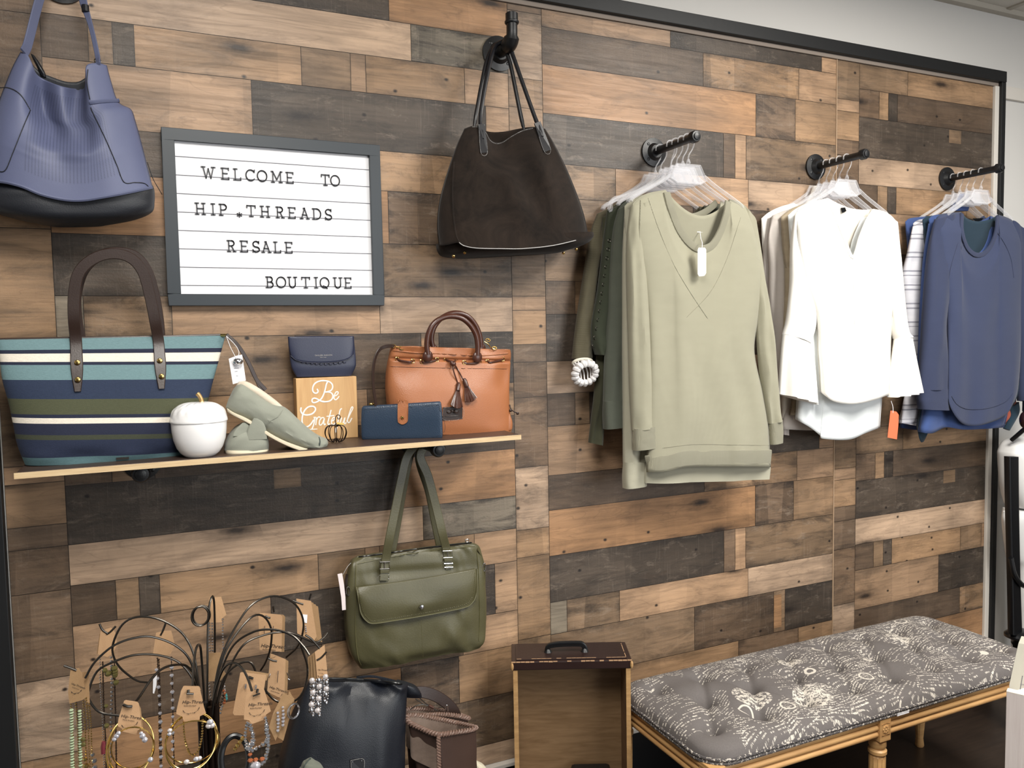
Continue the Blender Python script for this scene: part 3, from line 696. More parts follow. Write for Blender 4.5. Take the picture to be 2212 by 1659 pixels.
# ------------------------------------------------------------------ wood block sign, clutch, wire pumpkin, wallet
def block_sign():
    f = Pl(-.058); a = f(641, 954); x0 = f(641, 880)[0]; x1 = f(772, 880)[0]; z1 = f(706, 815)[2]
    t = thing('wood_block_sign', 'honey pine block painted with the words Be Grateful in white script', 'sign', ((x0+x1)/2, -.04, SH_Z))
    mb = MB(); mb.box((x0, -.058, SH_Z), (x1, -.018, z1)); mb.out('block', M['pine'], t, sm=False, bevel=.0015)
    K = 1276/200
    def c(P): return [(600+x/K, 710+y/K) for x, y in P]
    ST = [ # strokes read off the lettering: (points, widths in mm)
     ([(540, 830), (556, 862), (540, 886), (508, 888), (484, 862), (482, 810), (515, 752), (590, 720), (680, 722), (738, 752), (756, 800), (735, 850), (676, 872), (655, 876)], 4.2),
     ([(690, 722), (668, 770), (655, 830), (632, 905), (600, 965), (556, 1000), (505, 1020), (475, 1010), (474, 975), (500, 958), (540, 968), (590, 996), (640, 1005)], 4.2),
     ([(655, 872), (720, 878), (756, 910), (752, 960), (712, 998), (640, 1008), (590, 998)], 4.2),
     ([(770, 930), (806, 920), (832, 890), (822, 868), (798, 880), (778, 925), (776, 965), (798, 980), (826, 958), (845, 930)], 3.4),
     ([(322, 1085), (316, 1130), (340, 1175), (400, 1190), (470, 1175), (515, 1130), (515, 1090), (478, 1070), (420, 1080), (368, 1130), (338, 1210), (336, 1290), (360, 1345), (410, 1352), (460, 1310), (495, 1255)], 4.4),
     ([(500, 1215), (506, 1260), (492, 1330), (468, 1390)], 3.6),
     ([(415, 1392), (465, 1388), (545, 1384)], 2.6),
     ([(520, 1215), (530, 1250), (522, 1330)], 3.4), ([(528, 1265), (552, 1225), (575, 1218), (585, 1230)], 3.4),
     ([(640, 1230), (608, 1228), (578, 1265), (572, 1315), (590, 1330), (618, 1300), (642, 1235), (634, 1290), (642, 1326), (660, 1310)], 3.4),
     ([(735, 1120), (712, 1210), (690, 1290), (698, 1322), (720, 1310)], 3.4), ([(672, 1210), (780, 1196)], 3.0),
     ([(735, 1275), (770, 1262), (786, 1232), (768, 1222), (744, 1262), (744, 1310), (770, 1322), (800, 1290)], 3.2),
     ([(885, 1100), (860, 1120), (842, 1200), (826, 1300), (808, 1390), (796, 1428), (788, 1410), (800, 1370)], 3.4), ([(812, 1350), (840, 1330), (850, 1290)], 2.6),
     ([(880, 1225), (862, 1290), (872, 1318), (898, 1300), (925, 1225), (915, 1290), (925, 1312), (945, 1290)], 3.4),
     ([(950, 1280), (985, 1200), (1030, 1110), (1034, 1080), (1016, 1085), (985, 1170), (962, 1250), (968, 1292), (990, 1290), (1022, 1230)], 3.4)]
    for P, wd in ST:
        Q = [f(*q, .0004) for q in smooth([np.array(q) for q in c(P)], 48)]; mb = MB(); mb.tube(Q, wd*.00043, n=8, flat=((0, -1, 0), .25)); mb.out('lettering', M['white_paint'], t)
    top = z1
    pl = Pl(-.042); t = thing('clutch_wallet', 'navy flap clutch wallet standing on top of the pine block sign', 'wallet', (.69, -.042, top))
    y0 = [q for q in np.arange(780, 830, .25) if pl(700, q)[2] < top][0]
    rows = [((622, 728), (764, 727), .006, .006), ((623, 745), (765, 744), .008, .007), ((625, 765), (767, 763), .009, .009), ((627, 783), (768, 781), .010, .009), ((630, 796), (767, 793), .010, .009), ((640, y0-.6), (758, y0-3), .007, .007)]
    b = body('pouch', M['clutch_navy'], t, pl, rows, p=6, nseg=60, nrow=40)
    G = patch(pl, [(622, 727), (690, 726), (764, 726)], [(628, 768), (640, 778), (665, 783), (700, 784), (735, 781), (755, 774), (764, 765)], [(622, 727), (624, 750), (628, 768)], [(764, 726), (765, 745), (764, 765)], 40, 16, lambda u, v: .0115+.003*math.sin(math.pi*v*.6)-.004*(2*u-1)**8)
    mb = MB(); mb.grid(G); mb.out('flap', M['clutch_navy'], t, solid=.0025)
    sf = Surf(np.array(G)); seam('flap_edge', M['clutch_navy'], t, sf, [(628, 768), (640, 778), (665, 783), (700, 784), (735, 781), (755, 774), (763, 766)], .0008, .0002)
    mb = MB()
    for i in range(10):
        u = i/9; x = 654+u*90; y = 787-5*(2*u-1)**2*.9-1; mb.ball(pl(x, y+1, .0120), .0046, 8, (1, .45, .6))
    mb.out('scalloped_trim', M['clutch_navy'], t)
    for s_, x, y, h in (('TAYLOR HUDSON', 680, 769.5, .0036), ('NEW YORK', 691, 773, .0021)): text_on('lettering', s_, t, sf(x, y, .0012), (1, 0, 0), (0, 0, 1), h, .0001, M['stitch'])
def text_on(name, s, parent, o, ex, ez, h, thick, mat, shear=0.0):
    cu = bpy.data.curves.new('text', 'FONT'); cu.body = s; cu.size = h/0.7; cu.extrude = thick/2; cu.shear = shear; cu.resolution_u = 3
    ob = bpy.data.objects.new('text', cu); COL.objects.link(ob); bpy.context.view_layer.update()
    me = bpy.data.meshes.new_from_object(ob); bpy.data.objects.remove(ob)
    ex, ez = Vector(ex).normalized(), Vector(ez).normalized(); nn = ex.cross(ez); o = Vector([float(q) for q in o])
    for v in me.vertices: v.co = o+ex*v.co.x+ez*v.co.y+nn*v.co.z
    me.materials.clear(); me.materials.append(mat); me.name = name
    q = bpy.data.objects.new(name, me); COL.objects.link(q); q.parent = parent; q.matrix_parent_inverse = Matrix.Translation(-world_loc(parent)); return q
block_sign()
def wire_pumpkin():
    c = atz(726, 956, SH_Z); c[2] = SH_Z; s = np.dot(c-CAM, AX_F)/F_PX; t = thing('wire_pumpkin', 'small bronze wire pumpkin with a curled stem in front of the pine block', 'ornament', c)
    for k in range(10):
        a = 2*math.pi*(k+.3)/10; P = [c+np.array([r*s*math.cos(a), r*s*math.sin(a), h*s]) for r, h in ((3, 9), (9, 2), (18, 7), (23.5, 20), (21, 32), (13, 37.5), (3, 37))]
        wire('rib', M['dark_wire'], t, P, .0011, n=24, seg=6)
    k = Pl(c[1]); q = [(727, 919), (724.5, 912), (724.5, 903), (728, 897), (733, 897), (735, 901), (733, 905), (729.5, 904), (729.5, 901)]
    wire('curled_stem', M['dark_wire'], t, [k(*p) for p in q], .0011, n=40, seg=6)
    wire('curled_stem', M['dark_wire'], t, [k(723, 918), k(726, 921), k(731, 919), k(728, 915), k(723, 917)], .0014, n=20, seg=6)
    slab('sticker', M['yellow_paper'], t, Pl(c[1]-.004), [(728, 912), (743, 914), (742, 918), (727, 916)], .0005, 0)
wire_pumpkin()
def wallet():
    a, b_ = atz(783, 950, SH_Z), atz(956, 946, SH_Z); yaw = math.atan2(b_[1]-a[1], b_[0]-a[0]); pl = Pl(a[1], yaw, a[0])
    pl.o = pl.o-pl.n*.013
    t = thing('zip_wallet', 'teal-navy pebbled leather wallet with tan snap tab, leaning before the tan satchel', 'wallet', (a+b_)/2)
    rows = [((785, 877), (950, 867), .006, .006), ((782, 882), (953, 872), .010, .010), ((781, 903), (955, 896), .013, .012), ((781, 926), (956, 921), .013, .012), ((782, 944), (956, 941), .012, .012), ((784, 950), (954, 947), .009, .010)]
    b = body('body', M['wallet_blue'], t, pl, rows, p=9, nseg=72, nrow=40); sf = Surf(body.front)
    tab = [(859, 869), (871, 866), (881, 867), (881, 905), (878, 913), (870, 917), (862, 914), (859, 907)]
    mb = MB(); pts = [sf(*q, .0025) for q in smooth([np.array(q) for q in tab+[tab[0]]], 60)[:-1]]; mb.prism(pts, -pl.n*.0025); mb.out('tab', M['tan_leather'], t, sm=False)
    mb = MB(); mb.tube([pl(860, 868, .014), pl(861, 864.5, .004), pl(862, 866, -.006)], .0015, n=6); mb.tube([pl(870, 867, .014), pl(871, 863.5, .004), pl(872, 865, -.006)], .0015, n=6); mb.out('tab_fold', M['tan_leather'], t)
    stud('snap', M['gold'], t, sf(869, 902, .003), .0042, .003, pl.n)
    dashes('stitching', M['sign_frame'], t, sf, [(786, 886), (800, 884), (950, 875)], .0004); dashes('stitching', M['sign_frame'], t, sf, [(788, 887), (788, 944), (950, 940), (949, 876)], .0004)
    mb = MB(); mb.ball(pl(803, 873, .0), .007, 12, (1, .5, .55)); mb.out('zip_end', M['gold'], t)
wallet()
# ------------------------------------------------------------------ tan drawstring satchel
def satchel():
    pl = Pl(-.088); t = thing('drawstring_satchel', 'tan pebbled leather satchel with brown handles and drawstring tassels on the shelf', 'bag', (1.04, -.098, SH_Z))
    rows = [((846, 747), (1099, 755), .028, .026), ((843, 757), (1101, 764), .030, .028), ((840, 772), (1101, 778), .032, .030), ((837, 787), (1100, 793), .034, .032), ((834, 815), (1098, 820), .042, .036), ((834, 845), (1096, 850), .050, .040), ((838, 880), (1096, 882), .054, .042), ((841, 915), (1100, 912), .053, .042), ((846, 938), (1100, 930), .048, .040)]
    fn = lambda u, v, s: (.010*math.sin(u*7.5+.6)*max(0, 1-v*4.5)+.003*n2(u*3, v*5, 8)-.007*math.exp(-((v-.27)/.03)**2)-.010*math.exp(-(((u-.86)/.14)**2+((v-.45)/.14)**2))-.007*math.exp(-(((u+.72)/.2)**2+((v-.45)/.10)**2))+.006*math.exp(-(((u+.1)/.6)**2+((v-.65)/.25)**2)))
    b = body('body', M['tan_leather'], t, pl, rows, p=3.2, nseg=110, nrow=70, fn=fn, capped=(False, True), solid=.004); sf = Surf(body.front)
    seam('top_edge', M['tan_leather'], t, sf, [(848, 757), (900, 762), (960, 764), (1040, 768), (1097, 763)], .0016, .001, n=60)
    seam('band_seam', M['cognac'], t, sf, [(841, 792), (920, 794), (1000, 796), (1098, 797)], .0006, .0003, n=60)
    gr = [(858, 776), (892, 780), (911, 781), (944, 777), (963, 777), (985, 779), (1003, 783), (1036, 782), (1053, 781), (1086, 776)]
    for q in gr:
        c = sf(*q, .0022); mb = MB(); mb.tube([c+np.array([.0047*math.cos(a), 0, .0052*math.sin(a)]) for a in np.linspace(0, 2*math.pi, 17)[:-1]], .0011, n=6, closed=True); mb.out('grommet', M['gold'], t)
    for i in range(0, 10, 2):
        a, c = gr[i], gr[i+1]; mb = MB(); mb.tube(smooth([sf(a[0], a[1], .0), sf(a[0]+5, a[1]+2, .005), sf((a[0]+c[0])/2, (a[1]+c[1])/2+2.5, .006), sf(c[0]-5, c[1]+2, .005), sf(c[0], c[1], .0)], 16), .0026, n=8); mb.out('drawstring', M['cognac'], t)
    mb = MB(); c = sf(979, 786, .008); mb.ball(c, .0075, 12, (1.1, .7, .8)); mb.ball(sf(975, 783, .010), .0045, 10); mb.out('knot', M['cognac'], t)
    for P_, (a, e) in (([(977, 788), (981, 805), (987, 822), (990, 832)], ((990, 831), (985, 882))), ([(983, 788), (990, 800), (998, 815), (1003, 824)], ((1004, 822), (1018, 868)))):
        wire('tassel_cord', M['cognac'], t, [sf(*q, .006) for q in P_], .0017, n=16)
        a3, e3 = sf(*a, .009), sf(*e, .010); dv = (e3-a3); L = np.linalg.norm(dv); dv /= L
        mb = MB(); mb.tube([a3-dv*.006, a3, a3+dv*.016], [.003, .0058, .0062], n=12); mb.out('tassel_cap', M['cognac'], t)
        mb = MB(); side = np.cross(dv, [0, -1, 0])
        for k in range(11):
            w_ = (k-5)/5; e_ = a3+dv*L*(1-.10*w_*w_)+side*w_*.0165+np.array([0, -.004*hsh(k, 3), 0]); mb.tube(smooth([a3+dv*.014+side*w_*.004, a3+dv*L*.5+side*w_*.009, e_], 8), [.0014]*4+[.0018]*4, n=6)
        mb.out('tassel_fringe', M['cognac'], t)
    for P_, Y in (([(924, 766), (922, 745), (925, 722), (936, 700), (955, 687), (976, 683), (998, 688), (1016, 703), (1028, 724), (1032, 748), (1031, 768)], -.128), ([(935, 752), (932, 728), (940, 703), (957, 685), (982, 676), (1008, 682), (1026, 700), (1036, 724), (1039, 750)], -.078)):
        Q = smooth([at(*q, Y) for q in P_], 60); mb = MB(); mb.tube(Q, .0068, n=12); mb.out('handle', M['cognac'], t)
        for e in (Q[0], Q[-1]):
            mb = MB(); mb.ball(e+np.array([0, .0, -.004]), .0125, 12, (1.1, .45, 1.2)); mb.out('handle_base', M['cognac'], t)
    pt = [(957, 880), (999, 878), (999, 905), (957, 908)]
    mb = MB(); mb.prism([sf(*q, .0035) for q in pt], -pl.n*.003); mb.out('leather_patch', M['strap_brown'], t, sm=False)
    dashes('patch_stitching', M['stitch'], t, sf, [(958.5, 881.5), (997.5, 879.5), (997.5, 903.5), (958.5, 906.5), (958.5, 881.5)], .0004, .0042, step=2.2)
    mb = MB()
    for q in ((970, 890), (986, 889)): mb.ball(sf(*q, .0040), .0062, 12, (1, .22, .8))
    mb.ball(sf(978, 888, .0042), .004, 10, (1, .3, .7)); mb.tube([sf(962, 899, .004), sf(978, 898.5, .0042), sf(994, 897.5, .004)], .0008, n=6); mb.out('emblem', M['strap_brown'], t)
    st = [at(*q, y) for q, y in (((851, 748), -.10), ((836, 748), -.11), ((820, 755), -.115), ((810, 775), -.118), ((806, 805), -.12), ((807, 840), -.12), ((813, 880), -.118), ((818, 925), -.115))]
    ribbon('shoulder_strap', M['strap_brown'], t, st, .009, .003, (.6, -1, 0), n=50)
    for c in (at(850, 748, -.10), at(868, 752, -.112), at(1068, 752, -.112), at(1054, 735, -.075)):
        mb = MB(); mb.tube([c+np.array([.006*math.cos(a), .002*math.sin(a), .004*math.sin(a)]) for a in np.linspace(0, 2*math.pi, 13)[:-1]], .0014, n=6, closed=True); mb.out('ring', M['gold'], t)
    for P_ in ([(855, 749), (864, 751), (874, 753), (880, 756)], [(1046, 738), (1055, 744), (1062, 752), (1072, 755)]): wire('clip', M['gold'], t, [at(*q, -.108) for q in P_], .0014, n=14)
    wire('side_lace', M['strap_brown'], t, [at(1101, 874, -.118), at(1104, 884, -.122), at(1110, 889, -.124), at(1118, 893, -.124)], .0016, n=16)
    mb = MB(); mb.ball(at(1118, 893, -.124), .0042, 8); mb.ball(at(1103, 887, -.121), .0042, 8); mb.out('lace_end', M['strap_brown'], t)
    body('side_fold', M['tan_leather'], t, Pl(-.118), [((1094, 895), (1101, 894), .004, .02), ((1092, 912), (1106, 910), .008, .03), ((1090, 928), (1106, 925), .008, .03), ((1092, 933), (1103, 930), .005, .02)], p=2.4, nseg=20, nrow=14)
satchel()
# ------------------------------------------------------------------ periwinkle hobo bag
def blue_bag():
    pl = Pl(-.095); t = thing('shoulder_bag', 'periwinkle perforated leather shoulder bag hanging at the top of the wall', 'bag', (.13, -.095, 1.75))
    top = [(44, 112), (58, 117), (68, 134), (78, 158), (92, 170), (112, 179), (140, 188), (168, 192), (182, 190), (184, 165), (185, 146), (192, 138), (212, 136), (231, 141)]
    lef = [(44, 112), (28, 142), (10, 185), (-8, 235), (-28, 310), (-42, 400)]; rig = [(231, 141), (240, 175), (256, 220), (283, 236), (293, 262), (305, 305), (320, 365), (330, 405)]
    bot = [(-42, 400), (0, 392), (45, 402), (90, 420), (140, 432), (180, 433), (220, 427), (270, 418), (330, 405)]
    def prof(u): return max(0.0, 1-(2*u-1)**4)**.55
    def dep(u, v):
        d = .012+.050*prof(u)*(.25+.75*min(1, v*1.4))
        ridge = .052*math.exp(-((u-(.30+.24*v))/.10)**2)*math.exp(-((v-.25)/.30)**2)
        d -= ridge
        d -= .040*math.exp(-((u-.60)/.085)**2)*max(0, 1-v/.62)
        d += .014*math.exp(-((u-.80)/.16)**2)*(1-.5*v)
        d += .010*math.exp(-((v-.60-.35*(u-.5)**2)/.07)**2)*math.exp(-((u-.5)/.25)**2)
        d += .006*math.sin(u*9+v*3)*(1-v)*.5
        return d
    k = NT('perforated_periwinkle'); uv = k.uvc(); vo = k.math('SINE', k.math('MULTIPLY', k.n('ShaderNodeSeparateXYZ').outputs[0], 300))
    sp = vo.node.inputs[0].links[0].from_node.inputs[0].links[0].from_node; k.l(uv, sp.inputs[0])
    hole = k.math('MULTIPLY', k.math('GREATER_THAN', vo, .35), k.math('GREATER_THAN', k.math('SINE', k.math('MULTIPLY', sp.outputs[1], 520)), .0))
    win = k.math('MULTIPLY', k.math('MULTIPLY', k.math('GREATER_THAN', sp.outputs[0], .24), k.math('LESS_THAN', sp.outputs[0], .82)), k.math('MULTIPLY', k.math('GREATER_THAN', sp.outputs[1], .08), k.math('LESS_THAN', sp.outputs[1], .86)))
    k.l(k.mix(k.math('MULTIPLY', k.math('MULTIPLY', hole, win), .55), k.mix(k.noise(k.obj(), 9, 4), lin('#51587a'), lin('#5d6487')), lin('#262b40')), k.b.inputs['Base Color']); k.set(Roughness=.55)
    k.bump(k.noise(k.obj(), 700, 2), .2, .0008)
    G = patch(pl, top, bot, lef, rig, 90, 80, dep); mb = MB(); mb.grid(G, uv=lambda u, v: (u, v)); mb.out('front_panel', k.m, t, solid=.002); sf = Surf(np.array(G))
    lip = [(44, 112), (58, 119), (72, 142), (90, 158), (112, 168), (140, 178), (165, 180), (180, 174), (200, 160), (231, 145)]
    mb = MB(); mb.grid(patch(pl, lip, bot, lef, rig, 60, 40, lambda u, v: -.004-.040*prof(u)*(.2+.8*min(1, v*1.6)))); mb.out('back_panel', M['navy_base'], t, solid=.002)
    body('base', M['navy_base'], t, pl, [((-46, 396), (331, 402), .040, .048), ((-44, 420), (334, 414), .060, .05), ((-38, 440), (334, 436), .060, .05), ((-14, 458), (328, 458), .058, .05), ((40, 474), (290, 474), .052, .045), ((110, 488), (225, 486), .03, .03)], p=2.8, nseg=70, nrow=30, fn=lambda u, v, s: -.010*math.exp(-((u-.0)/.35)**2)*(1-v))
    seam('piping', M['blue_leather'], t, sf, [(-40, 396), (0, 392), (45, 402), (90, 420), (140, 431), (180, 432), (220, 426), (270, 417), (327, 405)], .0035, .0022, n=60)
    for P_ in ([(196, 232), (201, 244), (228, 300), (252, 355), (268, 393), (292, 394), (312, 396), (326, 408)], [(66, 238), (50, 275), (28, 330), (11, 368), (-8, 368), (-25, 362)], [(190, 150), (188, 180), (194, 214)], [(-6, 190), (20, 190), (45, 205), (66, 238)]):
        seam('pocket_seam', M['navy_base'], t, sf, P_, .0009, .0012, n=60)
    seam('panel_band', M['blue_leather'], t, sf, [(194, 222), (222, 219), (258, 217)], .004, .0008, n=20)
    hk = np.array([.151, -.062, 2.277])
    ribbon('strap', M['blue_leather'], t, [sf(52, 114, .002), at(60, 96, -.10), at(73, 45, -.088), at(85, 0, -.078), at(97, -35, -.068), hk+[-.012, 0, -.006], hk], .020, .004, (.75, -.65, 0), n=50)
    ribbon('strap', M['blue_leather'], t, [sf(212, 138, .002), at(210, 118, -.10), at(197, 60, -.09), at(181, 8, -.08), at(170, -35, -.07), hk+[.012, 0, -.006], hk], [.010, .010, .010, .016, .018, .018], .004, (-.35, -.95, 0), n=50)
    mb = MB(); mb.tube([at(184, 12, -.084), at(185, 26, -.085)], .0075, n=10); mb.out('strap_keeper', M['black_leather'], t)
    for q in ((55, 108), (211, 132)):
        c = at(*q, -.10); mb = MB(); mb.tube([c+np.array([.006*math.cos(a), 0, .006*math.sin(a)]) for a in np.linspace(0, 2*math.pi, 13)[:-1]], .0013, n=6, closed=True); mb.out('ring', M['gun'], t)
    body('inner_lining', M['black_leather'], t, Pl(-.085), [((66, 116), (74, 120), .003, .003), ((72, 130), (86, 136), .006, .004), ((80, 146), (98, 158), .008, .004), ((88, 164), (100, 168), .004, .003)], p=2, nseg=16, nrow=14)
    wire('loose_cord', M['navy_base'], t, [at(318, 350, -.06), at(330, 385, -.05), at(343, 408, -.04), at(350, 420, -.03)], .0008, n=14)
blue_bag()
# ------------------------------------------------------------------ brown suede tote
def suede_tote():
    pl = Pl(-.100); t = thing('suede_tote', 'dark brown suede tote with black leather handles hanging from a pipe hook', 'bag', (1.19, -.1, 1.68))
    top = [(1003, 278), (1020, 272), (1036, 273), (1048, 282), (1058, 300), (1070, 308), (1085, 306), (1105, 293), (1128, 281), (1152, 275), (1178, 278)]
    lef = [(1003, 278), (984, 320), (962, 385), (948, 440), (944, 490), (948, 532)]; rig = [(1178, 278), (1198, 312), (1222, 360), (1245, 415), (1262, 465), (1271, 510)]
    bot = [(948, 532), (968, 528), (990, 524), (1005, 532), (1060, 538), (1130, 538), (1190, 531), (1271, 510)]
    def prof(u): return max(0.0, 1-abs(2*u-1)**3.2)**.6
    def dep(u, v):
        d = .012+(.012+.075*v**.9)*prof(u)-.03*max(0, 1-v*3)*math.exp(-((u-.42)/.16)**2)
        d += .010*math.exp(-((u-.42-.25*v)/.09)**2)*math.sin(math.pi*min(1, v*1.1))+.010*math.exp(-((u-.80-.05*v)/.07)**2)*math.sin(math.pi*min(1, v*1.15))
        d -= .008*math.exp(-((u-.62-.12*v)/.08)**2)*math.sin(math.pi*v)
        d += .003*n2(u*6, v*6, 11)
        return d
    G = patch(pl, top, bot, lef, rig, 80, 70, dep); mb = MB(); mb.grid(G); mb.out('front_panel', M['suede_brown'], t, solid=.002); sf = Surf(np.array(G))
    lip = [(1003, 278), (1030, 277), (1060, 285), (1090, 284), (1120, 278), (1150, 274), (1178, 278)]
    mb = MB(); mb.grid(patch(pl, lip, bot, lef, rig, 50, 40, lambda u, v: -.010-(.005+.07*v**.9)*prof(u))); mb.out('back_panel', M['suede_brown'], t, solid=.002)
    body('base', M['suede_brown'], t, pl, [((947, 526), (1272, 505), .078, .078), ((950, 540), (1271, 516), .078, .078), ((960, 552), (1255, 530), .066, .07), ((990, 557), (1210, 545), .04, .05)], p=3.2, nseg=70, nrow=16)
    seam('piping', M['stitch'], t, sf, [(992, 524), (1003, 531), (1030, 536), (1080, 537), (1130, 537), (1190, 531), (1240, 520), (1268, 511)], .0012, .002, n=60)
    seam('gusset_seam', M['suede_brown'], t, sf, [(981, 350), (978, 400), (979, 455), (985, 505), (992, 524)], .0016, .0012, n=40)
    dashes('rim_stitching', M['stitch'], t, sf, [(1020, 274), (1036, 275), (1048, 284), (1058, 302), (1070, 310), (1085, 308), (1105, 295), (1128, 283), (1152, 277)], .0006, .0015)
    for q in ((1004, 545), (980, 553), (1245, 538), (1217, 546)): stud('foot_stud', M['gold'], t, Pl(-.165)(*q) if q[0] < 1100 else Pl(-.15)(*q), .0042, .004, (-.3, -.6, -.7))
    for q, e, sh in (((1040, 268), (1046, 330), 9), ((1161, 264), (1183, 326), 9)):
        u = np.array(e)-np.array(q); u = u/np.linalg.norm(u); s_ = np.array([u[1], -u[0]])
        P_ = [np.array(q)-s_*7, np.array(q)+s_*7, np.array(e)+s_*8, np.array(e)-s_*8]
        mb = MB(); mb.prism([sf(*p, .0045) for p in P_], -pl.n*.003); mb.out('handle_patch', M['black_leather'], t, sm=False)
        dashes('patch_stitching', M['stitch'], t, sf, [P_[0]+s_*1, P_[3]+s_*1-u, P_[2]-s_*1-u, P_[1]-s_*1], .0006, .0052, step=3)
    hk = np.array([1.190, -.055, 2.2505])
    for P_, yy in (([(1043, 300), (1038, 262), (1043, 215), (1052, 165), (1062, 120), (1072, 98)], -.118), ([(1172, 296), (1155, 252), (1138, 205), (1122, 160), (1106, 115), (1096, 98)], -.118), ([(1024, 276), (1031, 235), (1040, 185), (1052, 130), (1066, 102)], -.085), ([(1132, 282), (1124, 245), (1114, 195), (1104, 145), (1094, 108)], -.085)):
        n_ = len(P_); Q = [at(*q, yy+(hk[1]-yy)*(i/(n_-1))**1.5) for i, q in enumerate(P_)]+[hk+[(-.007 if P_[-1][0] < 1085 else .007), 0, -.001]]
        if yy == -.118: Q[0] = sf(*P_[0], .004)
        mb = MB(); k = 40; mb.tube(smooth(Q, k), [.0035]*2+[.0050]*2+[.0058]*4+[.0056]*(k-8), n=10); mb.out('handle', M['black_leather'], t)
suede_tote()
